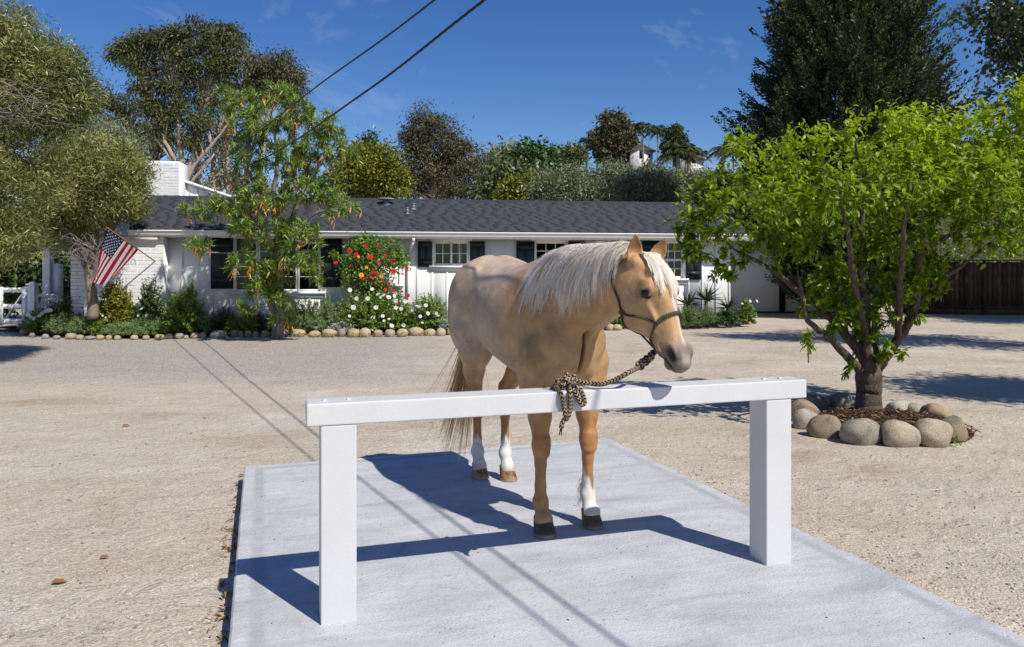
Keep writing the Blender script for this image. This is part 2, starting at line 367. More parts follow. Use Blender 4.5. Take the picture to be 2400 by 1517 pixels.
for s in (0.02, 0.115, span+0.03, span+0.12):
    o = rbox('bolt', s-0.009, s+0.009, 0.055, 0.075, 0.872, 0.885, 0.003)

# ------------------------------------------------------------------ house
HA = Vector((-8.55, 18.6, 0)); HT = R(8.0)
house = empty('ranch_house', HA, HT); tag(house, 'long low white board and batten ranch house with dark shingle roof', 'house')
ch, sh_ = math.cos(HT), math.sin(HT)
def hs(px, v=0.0):
    k = (px-CX)/F; ax = HA.x-sh_*v; ay = HA.y+ch*v
    return (k*ay-ax)/(ch-k*sh_)
def hz(px, py, v=0.0):
    s = hs(px, v); Z = HA.y+sh_*s+ch*v; return HC-(py-HY)/F*Z
S1 = hs(1712); WT = 2.62
# windows: (px left, px right, py top, py bottom) of the opening
WIN = [(549,750,556,684), (1017,1098,567,623), (1254,1328,567,652), (1547,1602,567,653)]
wr = [(hs(a), hs(b), hz((a+b)/2, d), hz((a+b)/2, c)) for a,b,c,d in WIN]
def wall_with_holes(s0, s1, z0, z1, holes, v=0.0, th=0.16):
    mb = MB(); S = sorted({s0, s1, *[h[0] for h in holes], *[h[1] for h in holes]})
    for a, b in zip(S[:-1], S[1:]):
        hh = [h for h in holes if h[0] <= a+1e-6 and h[1] >= b-1e-6]
        if not hh: mb.box(a, b, v, v+th, z0, z1)
        else:
            mb.box(a, b, v, v+th, z0, hh[0][2]); mb.box(a, b, v, v+th, hh[0][3], z1)
    return mb
mw_ = wall_with_holes(0, S1, -0.05, WT, wr)
mw_.box(-0.001, 0.15, 0.161, 6.0, -0.05, WT); mw_.box(S1-0.16, S1-0.001, 0.161, 6.0, -0.05, WT); mw_.box(0.151, S1-0.161, 5.9, 6.05, -0.05, WT)
mw_.build('wall', CREAM, house)
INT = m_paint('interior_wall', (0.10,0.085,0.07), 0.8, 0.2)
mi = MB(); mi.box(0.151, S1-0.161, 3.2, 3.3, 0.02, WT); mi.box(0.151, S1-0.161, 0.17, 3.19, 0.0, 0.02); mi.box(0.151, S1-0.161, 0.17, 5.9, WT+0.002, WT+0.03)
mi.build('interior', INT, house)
zone = [(r[0]-0.42 if i != 0 else r[0]-0.62, r[1]+0.42 if i != 0 else r[1]+0.56, r[2], r[3]) for i, r in enumerate(wr)]
s = 0.045
door0, door1 = hs(885), hs(940)
while s < S1:
    spans = [(0.0, WT-0.02)]
    for r in wr:
        if r[0]-0.11 < s < r[1]+0.11: spans = [(0.0, r[2]-0.155), (r[3]+0.16, WT-0.02)]
    for r0, r1 in ((hs(495), hs(548)), (hs(752), hs(802)), (hs(979), hs(1013)), (hs(1101), hs(1136)), (hs(1210), hs(1252)), (hs(1331), hs(1370)), (hs(1505), hs(1545)), (hs(1605), hs(1641))):
        pass
    if door0-0.03 < s < door1+0.03: spans = [(2.3, WT-0.02)]
    for z0, z1 in spans:
        if z1-z0 > 0.05: MB().box(s-0.022, s+0.022, -0.02, 0.004, z0, z1).build('batten', CREAM, house)
    s += 0.383
# framed panel behind the climbing rose
zb, zt = hz(912, 671), hz(912, 557)
MB().box(door0, door1, -0.028, 0.004, zt, zt+0.07).build('panel_trim', CREAM, house)
for a in (door0, door1-0.06): MB().box(a, a+0.06, -0.026, 0.004, 0.0, zt-0.001).build('panel_trim', CREAM, house)
MB().box(door0-0.05, door1+0.06, -0.10, 0.004, zb, zb+0.03).build('shelf', CREAM, house)
# windows
def window(i, cols, rows, sashes):
    a, b, z0, z1 = wr[i]; t = 0.065
    fr = MB(); fr.box(a-t, a-0.0005, -0.035, 0.08, z0, z1); fr.box(b+0.0005, b+t, -0.035, 0.08, z0, z1); fr.box(a-t-0.03, b+t+0.03, -0.037, 0.078, z1+0.001, z1+0.15)
    w = fr.build('window', WHITE, house)
    MB().box(a-t-0.06, b+t+0.06, -0.085, 0.10, z0-0.055, z0-0.001).build('sill', WHITE, w)
    MB().box(a-t-0.03, b+t+0.03, -0.034, 0.003, z0-0.15, z0-0.056).build('apron', WHITE, w)
    for (sa, sb, za, zb2, c, r, v) in sashes:
        SA = a+sa*(b-a); SB = a+sb*(b-a); ZA = z0+za*(z1-z0); ZB = z0+zb2*(z1-z0); e = 0.045
        sm = MB(); sm.box(SA, SB, v, v+0.035, ZA, ZA+e*1.3); sm.box(SA, SB, v, v+0.035, ZB-e, ZB); sm.box(SA, SA+e, v+0.0005, v+0.0345, ZA+e*1.3+0.0005, ZB-e-0.0005); sm.box(SB-e, SB, v+0.0005, v+0.0345, ZA+e*1.3+0.0005, ZB-e-0.0005)
        sm.build('sash', WHITE, w)
        gx0, gx1, gz0, gz1 = SA+e, SB-e, ZA+e*1.3, ZB-e
        for q in range(1, c):
            x = gx0+(gx1-gx0)*q/c; MB().box(x-0.011, x+0.011, v+0.006, v+0.03, gz0, gz1).build('muntin', WHITE, w)
        for q in range(1, r):
            z = gz0+(gz1-gz0)*q/r; MB().box(gx0, gx1, v+0.004, v+0.032, z-0.011, z+0.011).build('muntin', WHITE, w)
        for q in range(c):
            for p in range(r):
                x0 = gx0+(gx1-gx0)*q/c; x1 = gx0+(gx1-gx0)*(q+1)/c; y0 = gz0+(gz1-gz0)*p/r; y1 = gz0+(gz1-gz0)*(p+1)/r
                MB().add([(x0,v+0.017,y0),(x1,v+0.017,y0),(x1,v+0.017,y1),(x0,v+0.017,y1)], np.array([(0,1,2,3)])).build('pane', GLASS, w)
    return w
window(0, 0, 0, [(0.0,0.27,0,1,1,4,0.02), (0.275,0.73,0,1,2,4,0.022), (0.735,1.0,0,1,1,4,0.02)])
w2 = window(1, 0, 0, [(0.0,0.52,0,1,2,2,0.06), (0.48,1.0,0,1,2,2,0.02)])
window(2, 0, 0, [(0,1,0.48,1,3,2,0.02), (0,1,0,0.52,3,2,0.06)])
window(3, 0, 0, [(0,1,0.48,1,3,2,0.02), (0,1,0,0.52,3,2,0.06)])
CURT = m_paint('pale_curtain', (0.62,0.60,0.58), 0.9, 0.1)
a, b, z0, z1 = wr[1]
MB().box(a+(b-a)*0.7, a+(b-a)*0.84, 0.30, 0.32, z0-0.1, z1+0.1).build('curtain', CURT, house)
# shutters
def shutter(p0, p1, y0, y1, planks=2):
    s0, s1 = hs(p0), hs(p1); pm = (p0+p1)/2; za, zb = hz(pm, y1), hz(pm, y0); v = -0.055
    root = MB().box(s0+0.004, s1-0.004, v+0.024, v+0.034, za+0.004, zb-0.004).build('shutter', SHUT, house)
    wd = (s1-s0)/planks
    for q in range(planks): MB().box(s0+q*wd+0.003, s0+(q+1)*wd-0.003, v, v+0.0235, za, zb).build('plank', SHUT, root)
    for f in (0.12, 0.80): MB().box(s0+0.006, s1-0.006, v-0.022, v-0.001, za+f*(zb-za), za+f*(zb-za)+0.10).build('ledge', SHUT, root)
for q in ((495,548,555,677),(752,802,553,673),(979,1013,566,626),(1101,1136,566,626),(1210,1252,566,655),(1331,1370,566,655),(1505,1544,565,656),(1606,1642,565,656)): shutter(*q)
# roof
EV, RV, EZ, RZ = -0.50, 2.75, 2.50, 3.64; SLo, SRo = -0.62, S1+0.5; SLr = -1.7
sl_ = math.hypot(RV-EV, RZ-EZ)
def rp(s, t, lift=0.0):
    "roof point: s along, t 0..1 up the slope"
    nv = Vector((0, -(RZ-EZ)/sl_, (RV-EV)/sl_))*lift
    return (s+(1-(s-SLo)/(SRo-SLo))*(SLr-SLo)*t, EV+(RV-EV)*t+nv.y, EZ+(RZ-EZ)*t+nv.z)
rb = MB()
V = [rp(SLo,0), rp(SRo,0), rp(SRo,1), rp(SLo,1)]; V2 = [(x,y,z-0.11) for x,y,z in V]
rb.add(V+V2, np.array([(0,1,2,3),(7,6,5,4),(0,4,5,1),(1,5,6,2),(3,2,6,7),(0,3,7,4)]))
bk = [(SLr,RV+0.001,RZ-0.001),(SRo,RV+0.001,RZ-0.001),(SRo,RV+3.4,EZ-0.05),(SLr,RV+3.4,EZ-0.05)]
rb.add(bk+[(x,y,z-0.11) for x,y,z in bk], np.array([(0,1,2,3),(7,6,5,4),(0,4,5,1),(1,5,6,2),(3,2,6,7),(0,3,7,4)]))
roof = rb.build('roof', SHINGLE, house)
# gable infill
mg = MB()
for ss in (0.0, S1-0.16): mg.add([(ss,EV+0.5,WT),(ss,RV,RZ-0.13),(ss,6.0,WT),(ss+0.15,EV+0.5,WT),(ss+0.15,RV,RZ-0.13),(ss+0.15,6.0,WT)], [np.array([(0,1,2),(3,5,4)]), np.array([(0,3,4,1),(1,4,5,2)])])
mg.build('gable', CREAM, house)
nC = 16; V = []; Fq = []; rn = []; bn = []; rs = random.Random(5)
def tab(pa, pb, pc, pd, th, r):
    n = len(V); a, b, c, d = [np.array(q) for q in (pa,pb,pc,pd)]
    up = np.array([0, -(RZ-EZ)/sl_, (RV-EV)/sl_])
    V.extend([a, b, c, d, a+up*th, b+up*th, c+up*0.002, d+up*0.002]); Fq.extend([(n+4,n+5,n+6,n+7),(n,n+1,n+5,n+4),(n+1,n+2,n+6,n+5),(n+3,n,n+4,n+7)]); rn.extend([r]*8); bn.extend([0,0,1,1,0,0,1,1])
for c in range(nC):
    t0 = c/nC; t1 = min(1.0, (c+1.35)/nC); x = SLo-rs.random()*0.2
    while x < SRo:
        w = rs.choice([0.24,0.30,0.36,0.45]); x0 = max(x, SLo); x1 = min(x+w-0.002, SRo); dt = 0.0
        if x1-x0 > 0.03: tab(rp(x0,t0+dt,0.004), rp(x1,t0+dt,0.004), rp(x1,t1,0.004), rp(x0,t1,0.004), rs.uniform(0.006,0.008), rs.random())
        x += w
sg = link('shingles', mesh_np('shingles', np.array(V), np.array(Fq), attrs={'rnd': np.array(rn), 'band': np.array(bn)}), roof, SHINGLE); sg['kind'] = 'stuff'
x = SLr
while x < SRo-0.3:      # ridge caps
    t = (x-SLr)/(SRo-SLr)
    MB().add([(x,RV-0.14,RZ-0.035),(x+0.32,RV-0.14,RZ-0.035),(x+0.32,RV,RZ+0.03),(x,RV,RZ+0.022),(x+0.32,RV+0.14,RZ-0.035),(x,RV+0.14,RZ-0.035)], np.array([(0,1,2,3),(3,2,4,5)])).build('ridge_cap', SHINGLE, roof)
    x += 0.325
# gutter
prof = [(0.10,2.395),(0.0,2.395),(-0.035,2.41),(-0.045,2.44),(-0.045,2.462),(-0.062,2.468),(-0.070,2.495),(-0.085,2.505),(-0.085,2.53),(-0.072,2.53),(-0.06,2.50),(0.10,2.50)]
gv = []; 
for ss in (SLo-0.02, SRo+0.02): gv += [(ss, EV+a, z-0.005) for a, z in prof]
n = len(prof); mg = MB(); mg.add(gv, np.array([(q, (q+1) % n, n+(q+1) % n, n+q) for q in range(n)]))
mg.build('gutter', WHITE, house)
bx0 = SLo
fb = MB(); fb.box(SLo, SRo, EV+0.1005, EV+0.14, 2.36, 2.48); fb.box(SLo+0.04, 0.0, EV+0.01, EV+0.10, 2.28, 2.39); fb.build('fascia', CREAM, house)
SOF = MB(); SOF.add([(SLo,EV+0.141,2.43),(SRo,EV+0.141,2.43),(SRo,-0.001,2.58),(SLo,-0.001,2.58)], np.array([(0,1,2,3)])); SOF.build('soffit', CREAM, house)
x = 0.2
while x < S1: MB().box(x, x+0.045, EV+0.141, 0.0, 2.36, 2.42).build('rafter_tail', CREAM, house); x += 0.61
# downspout
d0 = hs(969, -0.5); d1 = hs(958)
dm = MB(); dm.beam((d0,EV+0.02,2.40),(d0,EV+0.02,2.28),0.075,0.055,up=(0,1,0)); dm.beam((d0,EV+0.03,2.29),(d1,-0.07,2.02),0.075,0.055,up=(0,1,0)); dm.beam((d1,-0.065,2.05),(d1,-0.065,0.02),0.075,0.055,up=(0,1,0)); dm.build('downspout', WHITE, house)
# roof vents
def vent(px, py, h, r, cap):
    t = 1-(py-465)/(540-465); s = hs(px, EV+(RV-EV)*t); b = np.array(rp(s, t)); q = MB()
    q.tube([b-[0,0,0.05], b+[0,0,0.03]], [r*1.7, r*1.2], 12); q.tube([b, b+[0,0,h]], r, 12)
    if cap: q.tube([b+[0,0,h], b+[0,0,h+0.04]], [r*2.6, r*2.4], 14)
    else: q.tube([b+[0,0,h-0.03], b+[0,0,h]], r*1.15, 12)
    q.build('vent_pipe', METAL, house)
vent(950, 477, 0.12, 0.09, True); vent(1003, 489, 0.16, 0.05, False); vent(983, 500, 0.17, 0.035, False)
# white brick chimney and hearth wall on the left
BR = m_paint('white_painted_brick', (0.80,0.80,0.79), 0.6, 0.08, 2); bricks_me = {}
def brickwork(parent, s0, s1, z0, z1, v, bl=0.30, bh=0.085, recess=0.012):
    row = 0; z = z0; r2 = random.Random(int(s0*10)+11)
    if 'b' not in bricks_me:
        mb = MB().box(0, bl-0.010, -0.005, 0.03, 0, bh-0.008); me = mb.me('brick'); me.materials.append(BR); bricks_me['b'] = me
        ob = bpy.data.objects.new('t', me); bev(ob, 0.004, 1); bpy.data.objects.remove(ob)
        mb = MB().box(0, bl/2-0.010, -0.005, 0.03, 0, bh-0.008); me = mb.me('brick'); me.materials.append(BR); bricks_me['h'] = me
        ob = bpy.data.objects.new('t', me); bev(ob, 0.004, 1); bpy.data.objects.remove(ob)
    while z+bh <= z1+1e-6:
        x = s0+(0 if row % 2 == 0 else bl/2)
        if row % 2: o = link('brick', bricks_me['h'], parent); o.location = (s0+0.006, v+r2.uniform(-0.004,0.004), z)
        while x+bl <= s1+1e-6:
            o = link('brick', bricks_me['b'], parent); o.location = (x+0.006, v+r2.uniform(-0.003,0.003), z); x += bl
        if s1-x > bl/2-0.01: o = link('brick', bricks_me['h'], parent); o.location = (x+0.006, v+r2.uniform(-0.004,0.004), z)
        z += bh; row += 1
v1 = -0.36; a0, a1 = hs(285, v1)-0.9, hs(384, v1)
hw = MB().box(a0, a1, v1+0.0, v1+0.9, -0.05, 2.40).build('hearth_wall', BR, house)
brickwork(hw, a1-2.1, a1, 0.35, 2.39, v1-0.004)
v2 = RV+0.5; c1 = hs(420, v2); c0 = c1-1.5; ct = hz(380, 378, v2)
chm = MB().box(c0, c1, v2, v2+0.9, 2.6, ct).build('chimney', BR, house)
brickwork(chm, c0, c1, 3.3, ct, v2-0.004)
TERRA = m_paint('terracotta', (0.45,0.22,0.12), 0.8, 0.2)
MB().box(c0+0.2, c0+0.9, v2+0.2, v2+0.7, ct+0.002, ct+0.04).build('chimney_cap', TERRA, chm)
MB().box(-2.6, -0.001, 3.0, 3.2, -0.05, 3.3).build('porch_back_wall', CREAM, house)
# gable of the rear wing
v3 = RV+1.2
g0, g1 = hs(420, v3), hs(527, v3)+0.02; zt0, zt1 = hz(420, 420, v3), hz(527, 458, v3)
gm = MB(); gm.add([(g0-1.5,v3,2.5),(g1+1.2,v3,2.5),(g1+1.2,v3,zt1-0.5),(g1,v3,zt1-0.09),(g0,v3,zt0-0.09),(g0-1.5,v3,zt0+0.4)], np.array([(0,1,2,3),(0,3,4,5)])); gm.build('rear_gable_wall', CREAM, house)
rbm = MB(); rbm.beam((g0-1.5,v3+0.5,zt0+0.5), (g1+1.4,v3+0.5,zt1-0.47), 1.3, 0.08); rbm.build('rear_gable_roof', WHITE, house)
for px in (437, 462, 487):
    q = hs(px, v3); MB().box(q-0.02, q+0.02, v3-0.02, v3+0.003, 2.5, hz(px, 426+(px-420)*0.36, v3)-0.02).build('batten', CREAM, house)
# porch wall, column and post on the far left
def fbox(name, p0, p1, y0, y1, Z, dz, mat, parent=None, bv=0.0):
    A = P(p0, y1, Z); B = P(p1, y0, Z); return MB().box(A.x, B.x, Z, Z+dz, A.z, B.z).build(name, mat, parent, bv)
porch = empty('porch_wall', P(190, 722, 19.5)); porch.location.z = 0
tag(porch, 'low white porch wall with a moulded cap behind the leaning olive trunk', 'wall')
def pp(o, par):
    o.parent = par; o.matrix_parent_inverse = Matrix.Translation(par.location).inverted(); return o
def W(px, Z): return (px-CX)/F*Z
pp(MB().box(W(138,19.5), W(284,19.5), 19.5, 19.8, 0, 0.66).build('wall_panel', CREAM), porch)
pp(MB().box(W(134,19.5), W(285,19.5), 19.42, 19.9, 0.662, 0.72).build('cap', WHITE, None, 0.012), porch)
pp(MB().box(W(138,19.5), W(284,19.5), 19.46, 19.82, 0.60, 0.640).build('moulding', WHITE), porch)
col = empty('porch_column', (W(115,20.5), 20.5, 0)); tag(col, 'square white porch column at the end of the cross balustrade', 'column')
pp(MB().box(W(99,20.5), W(116,20.5), 20.5, 20.7, 0, 2.5).build('shaft', WHITE, None, 0.008), col); pp(MB().box(W(97,20.5), W(138,20.5), 20.48, 20.72, 0.0, 0.9).build('pedestal', WHITE, None, 0.008), col); pp(MB().box(W(117,20.5),W(138,20.5),20.6,20.7,0.9,1.75).build('side_panel', CREAM), col)
# cross balustrade
bal = empty('cross_balustrade', (W(100,20), 20, 0)); tag(bal, 'white balustrade with crossed slats between capped post and column', 'balustrade')
bx0, bx1 = W(84,20.2), W(128,20.2)
for z in (0.12, 0.86): pp(MB().box(bx0, bx1, 20.2, 20.26, z, z+0.08).build('rail', WHITE), bal)
nn = 3
for q in range(nn):
    xa = bx0+(bx1-bx0)*q/nn; xb = bx0+(bx1-bx0)*(q+1)/nn
    pp(MB().beam((xa,20.225,0.20),(xb,20.225,0.86),0.02,0.05,up=(0,1,0)).build('slat', WHITE), bal); pp(MB().beam((xb,20.243,0.20),(xa,20.243,0.86),0.014,0.05,up=(0,1,0)).build('slat', WHITE), bal)
    pp(MB().box(xb-0.02, xb+0.02, 20.205, 20.255, 0.2, 0.86).build('baluster', WHITE), bal)
gp = empty('gate_post', (W(70,19.6), 19.6, 0)); tag(gp, 'white capped gate post between ranch gate and balustrade', 'post')
pp(MB().box(W(64,19.6), W(80,19.6), 19.6, 19.78, 0, 1.18).build('post', WHITE, None, 0.008), gp); pp(MB().box(W(61,19.6), W(83,19.6), 19.57, 19.81, 1.181, 1.23).build('cap', WHITE, None, 0.01), gp); pp(MB().box(W(67,19.6), W(77,19.6), 19.62, 19.75, 1.231, 1.27).build('finial', WHITE, None, 0.015), gp)
gate = empty('ranch_gate', (W(20,19.9), 19.9, 0)); tag(gate, 'white three rail ranch gate with a diagonal brace on the far left', 'gate')
gx0, gx1 = W(-90,19.9), W(62,19.9)
for z in (0.16, 0.55, 0.98): pp(MB().box(gx0, gx1, 19.9, 19.94, z, z+0.13).build('board', WHITE), gate)
for px in (2, 58): pp(MB().box(W(px-6,19.9), W(px+6,19.9), 19.875, 19.899, 0.12, 1.13).build('stile', WHITE), gate)
pp(MB().beam((W(6,19.9),19.95,0.2),(W(58,19.9),19.95,1.05),0.022,0.11,up=(0,1,0)).build('brace', WHITE), gate)
# dark porch chair
chair = empty('porch_chair', (W(133,20.9), 20.9, 0)); tag(chair, 'dark wooden porch chair half hidden behind the white column', 'chair')
cx0, cx1 = W(122,20.9), W(146,20.9)
pp(MB().box(cx0, cx1, 20.7, 21.15, 0.40, 0.45).build('seat', BLACK), chair)
for x in (cx0, cx1-0.04):
    for y in (20.7, 21.1): pp(MB().box(x, x+0.04, y, y+0.05, 0, 0.399 if y < 21 else 1.05).build('leg', BLACK), chair)
for z in (0.6, 0.75, 0.9): pp(MB().box(cx0+0.041, cx1-0.041, 21.11, 21.14, z, z+0.07).build('back_slat', BLACK), chair)
for x in (cx0, cx1-0.04): pp(MB().box(x-0.01, x+0.05, 20.68, 21.09, 0.62, 0.65).build('armrest', BLACK), chair)
# outbuilding on the right
gar = empty('outbuilding', (W(1790,26.3), 26.3, 0.1)); tag(gar, 'white outbuilding with a black post standing in shade behind the leafy tree', 'outbuilding')
x0, x1 = W(1655,26.3), W(2010,26.3)
pp(MB().box(x0, x1, 26.3, 32, 0.05, 2.95).build('wall', WHITE), gar)
pp(MB().box(W(1828,26.2), W(1840,26.2), 26.16, 26.299, 0.05, 2.95).build('post', BLACK), gar); pp(MB().box(W(1772,26.2), W(2010,26.2), 26.2, 26.299, 0.0, 0.16).build('base_board', BLACK), gar)
pp(MB().add([(x0-0.5,25.7,2.9),(x1+0.5,25.7,2.9),(x1+0.5,29.2,4.2),(x0-0.5,29.2,4.2),(x0-0.5,32.6,2.9),(x1+0.5,32.6,2.9),(x0-0.5,25.7,2.8),(x1+0.5,25.7,2.8)], np.array([(0,1,2,3),(3,2,5,4),(6,7,1,0)])).build('roof', SHINGLE), gar)
# plank fence on the right
fen = empty('plank_fence', (15.5, 25.2, 0.1)); tag(fen, 'dark weathered plank fence in shade beyond the leafy tree', 'fence')
fa = Vector((W(2095,25.9), 25.9, 0.1)); fb_ = Vector((W(2560,24.6), 24.6, 0.1)); fd = (fb_-fa).normalized(); fl = (fb_-fa).length; x = 0; rf = random.Random(9)
fmat = Matrix.Translation(fa) @ Matrix.Rotation(math.atan2(fd.y, fd.x), 4, 'Z'); finv = Matrix.Translation(-fen.location)
fm = {}
for k in range(4):
    me = MB().box(0, 0.138, -0.01+k*0.003, 0.012+k*0.003, 0.22, 1.74+k*0.012).me('plank'); me.materials.append(WOOD); fm[k] = me
while x < fl:
    o = link('plank', fm[rf.randrange(4)]); o.parent = fen; o.matrix_parent_inverse = finv @ fmat; o.location = (x, 0, 0); x += 0.143
def fpart(name, mb):
    o = mb.build(name, WOOD); o.parent = fen; o.matrix_parent_inverse = finv @ fmat
fpart('kickboard', MB().box(0, fl, -0.03, 0.02, -0.02, 0.20)); fpart('rail', MB().box(0, fl, -0.05, -0.012, 0.20, 0.28)); fpart('top_rail', MB().box(0, fl, -0.05, 0.03, 1.79, 1.83))
for q in np.arange(0.4, fl, 2.3): fpart('post', MB().box(q, q+0.1, -0.085, -0.052, -0.02, 1.79))
# ------------------------------------------------------------------ the horse
import openvdb as vdb
HO = Vector((0.085, 4.635, SLAB)); HF = R(-67.4)
HM = Matrix.Translation(HO) @ Matrix.Rotation(HF, 4, 'Z')
VX = 0.0055
B0 = np.array([-1.02, -0.46, -0.01]); B1 = np.array([1.66, 0.50, 1.78])
NV = np.ceil((B1-B0)/VX).astype(int)
D = np.full(NV, 0.5, np.float32)
def block(lo, hi, m):
    i0 = np.maximum(((np.array(lo)-m-B0)/VX).astype(int), 0); i1 = np.minimum(((np.array(hi)+m-B0)/VX).astype(int)+2, NV)
    sl = tuple(slice(a, b) for a, b in zip(i0, i1))
    ax = [(B0[q]+np.arange(i0[q], i1[q])*VX).astype(np.float32) for q in range(3)]
    return sl, np.meshgrid(*ax, indexing='ij', sparse=True)
def uni(fn, lo, hi, k=0.04):
    sl, (x, y, z) = block(lo, hi, 0.05+k); d = fn(x, y, z); a = D[sl]
    h = np.clip(0.5+0.5*(a-d)/k, 0, 1); D[sl] = a*(1-h)+d*h-k*h*(1-h)
def cut(fn, lo, hi, k=0.02):
    sl, (x, y, z) = block(lo, hi, 0.03+k); d = -fn(x, y, z); a = D[sl]
    h = np.clip(0.5-0.5*(a-d)/k, 0, 1); D[sl] = a*(1-h)+d*h+k*h*(1-h)
def rc(a, b, ra, rb, k=0.03, sy=1.0, sx=1.0):
    a = np.array(a, float); b = np.array(b, float); S = np.array([1/sx, 1/sy, 1.0])
    A = a*S; Bv = (b-a)*S; L2 = (Bv**2).sum()
    def fn(x, y, z):
        px, py, pz = x*S[0]-A[0], y*S[1]-A[1], z-A[2]
        t = np.clip((px*Bv[0]+py*Bv[1]+pz*Bv[2])/L2, 0, 1)
        return np.sqrt((px-t*Bv[0])**2+(py-t*Bv[1])**2+(pz-t*Bv[2])**2)-(ra+t*(rb-ra))
    r = max(ra, rb)*max(sx, sy, 1); uni(fn, np.minimum(a, b)-r, np.maximum(a, b)+r, k)
def chain(pts, k=0.025, sy=1.0, sx=1.0):
    for p, q in zip(pts[:-1], pts[1:]): rc(p[:3], q[:3], p[3], q[3], k, sy, sx)
def ellf(c, r, R3=None):
    c = np.array(c, float); r = np.array(r, float)
    def fn(x, y, z):
        p = [x-c[0], y-c[1], z-c[2]]
        if R3 is not None: p = [R3[q][0]*p[0]+R3[q][1]*p[1]+R3[q][2]*p[2] for q in range(3)]
        k0 = np.sqrt((p[0]/r[0])**2+(p[1]/r[1])**2+(p[2]/r[2])**2); k1 = np.sqrt((p[0]/r[0]**2)**2+(p[1]/r[1]**2)**2+(p[2]/r[2]**2)**2)
        return k0*(k0-1)/np.maximum(k1, 1e-6)
    return fn
def rotm(ry=0, rz=0, rx=0): return np.array((Matrix.Rotation(R(rz),3,'Z')@Matrix.Rotation(R(ry),3,'Y')@Matrix.Rotation(R(rx),3,'X')).transposed())
def ell(c, r, k=0.05, R3=None): m = max(r); uni(ellf(c, r, R3), np.array(c)-m, np.array(c)+m, k)
def dent(c, r, k=0.03, R3=None): m = max(r); cut(ellf(c, r, R3), np.array(c)-m, np.array(c)+m, k)
# trunk: x, centre z, half height, half width
T = np.array([(-0.815,1.20,0.02,0.02),(-0.79,1.21,0.13,0.13),(-0.735,1.215,0.225,0.20),(-0.65,1.21,0.29,0.27),(-0.48,1.205,0.315,0.30),(-0.30,1.195,0.29,0.285),(-0.10,1.150,0.31,0.305),(0.10,1.125,0.325,0.31),(0.27,1.11,0.34,0.28),(0.39,1.11,0.34,0.235),(0.50,1.095,0.315,0.20),(0.61,1.065,0.255,0.165),(0.69,1.04,0.185,0.125),(0.735,1.03,0.10,0.085),(0.76,1.03,0.01,0.01)])
tz, th, tw = pchip(T[:,0],T[:,1]), pchip(T[:,0],T[:,2]), pchip(T[:,0],T[:,3])
def trunk(x, y, z):
    a, b = tw(x), th(x); q = (np.abs(y/a)**2.1+np.abs((z-tz(x))/b)**2.1)**(1/2.1); g = (q-1)*np.minimum(a, b)
    out = np.maximum(T[0,0]-x, x-T[-1,0]); return np.where(out > 0, np.maximum(g, out), g).astype(np.float32)
uni(trunk, (-0.85,-0.34,0.7), (0.89,0.34,1.56), 0.02)
# neck: x, centre y, centre z, half height, half width
NK = np.array([(0.38,0,1.22,0.22,0.12),(0.50,0,1.235,0.245,0.155),(0.62,0.004,1.255,0.245,0.15),(0.76,0.014,1.285,0.22,0.125),(0.90,0.03,1.32,0.185,0.107),(1.02,0.046,1.35,0.158,0.098),(1.13,0.058,1.37,0.136,0.09),(1.20,0.064,1.375,0.10,0.07),(1.235,0.066,1.375,0.02,0.02)])
ny, nzz, nh, nw = [pchip(NK[:,0], NK[:,q]) for q in (1,2,3,4)]
def neck(x, y, z):
    zz = (z-nzz(x))/nh(x); wv = nw(x)*(1-0.04*np.clip(zz, -1, 1)); q = (np.abs((y-ny(x))/wv)**2.4+np.abs(zz)**2.4)**(1/2.4); g = (q-1)*np.minimum(nw(x), nh(x))
    out = np.maximum(NK[0,0]-x, x-NK[-1,0]); return np.where(out > 0, np.maximum(g, out), g).astype(np.float32)
uni(neck, (0.38,-0.2,0.95), (1.25,0.24,1.55), 0.07)
# withers, shoulders, chest, haunches
ell((0.34,0,1.40),(0.19,0.055,0.075),0.08)
for s in (-1, 1):
    ell((0.475,s*0.145,1.13),(0.105,0.075,0.25),0.04,rotm(24))
    ell((0.635,s*0.105,1.01),(0.085,0.078,0.12),0.03,rotm(16))
    ell((0.485,s*0.165,0.88),(0.115,0.075,0.12),0.045)
    ell((0.60,s*0.074,0.90),(0.095,0.062,0.085),0.022)
    ell((-0.46,s*0.175,1.24),(0.20,0.135,0.20),0.08,rotm(-20))
    ell((-0.60,s*0.17,1.08),(0.175,0.125,0.25),0.07,rotm(-14))
    ell((-0.40,s*0.20,0.96),(0.115,0.085,0.15),0.06,rotm(18))
    dent((-0.22,s*0.345,1.12),(0.06,0.05,0.22),0.07,rotm(18))
    dent((0.335,s*0.335,1.12),(0.030,0.05,0.28),0.045,rotm(16)); dent((-0.64,s*0.335,1.15),(0.03,0.05,0.2),0.05,rotm(-16)); dent((0.56,s*0.255,1.18),(0.022,0.04,0.2),0.03,rotm(32))
    ell((-0.33,s*0.20,1.37),(0.06,0.05,0.05),0.06)
dent((0.745,0,0.96),(0.09,0.010,0.15),0.03)
dent((-0.50,0,1.545),(0.28,0.02,0.03),0.05)
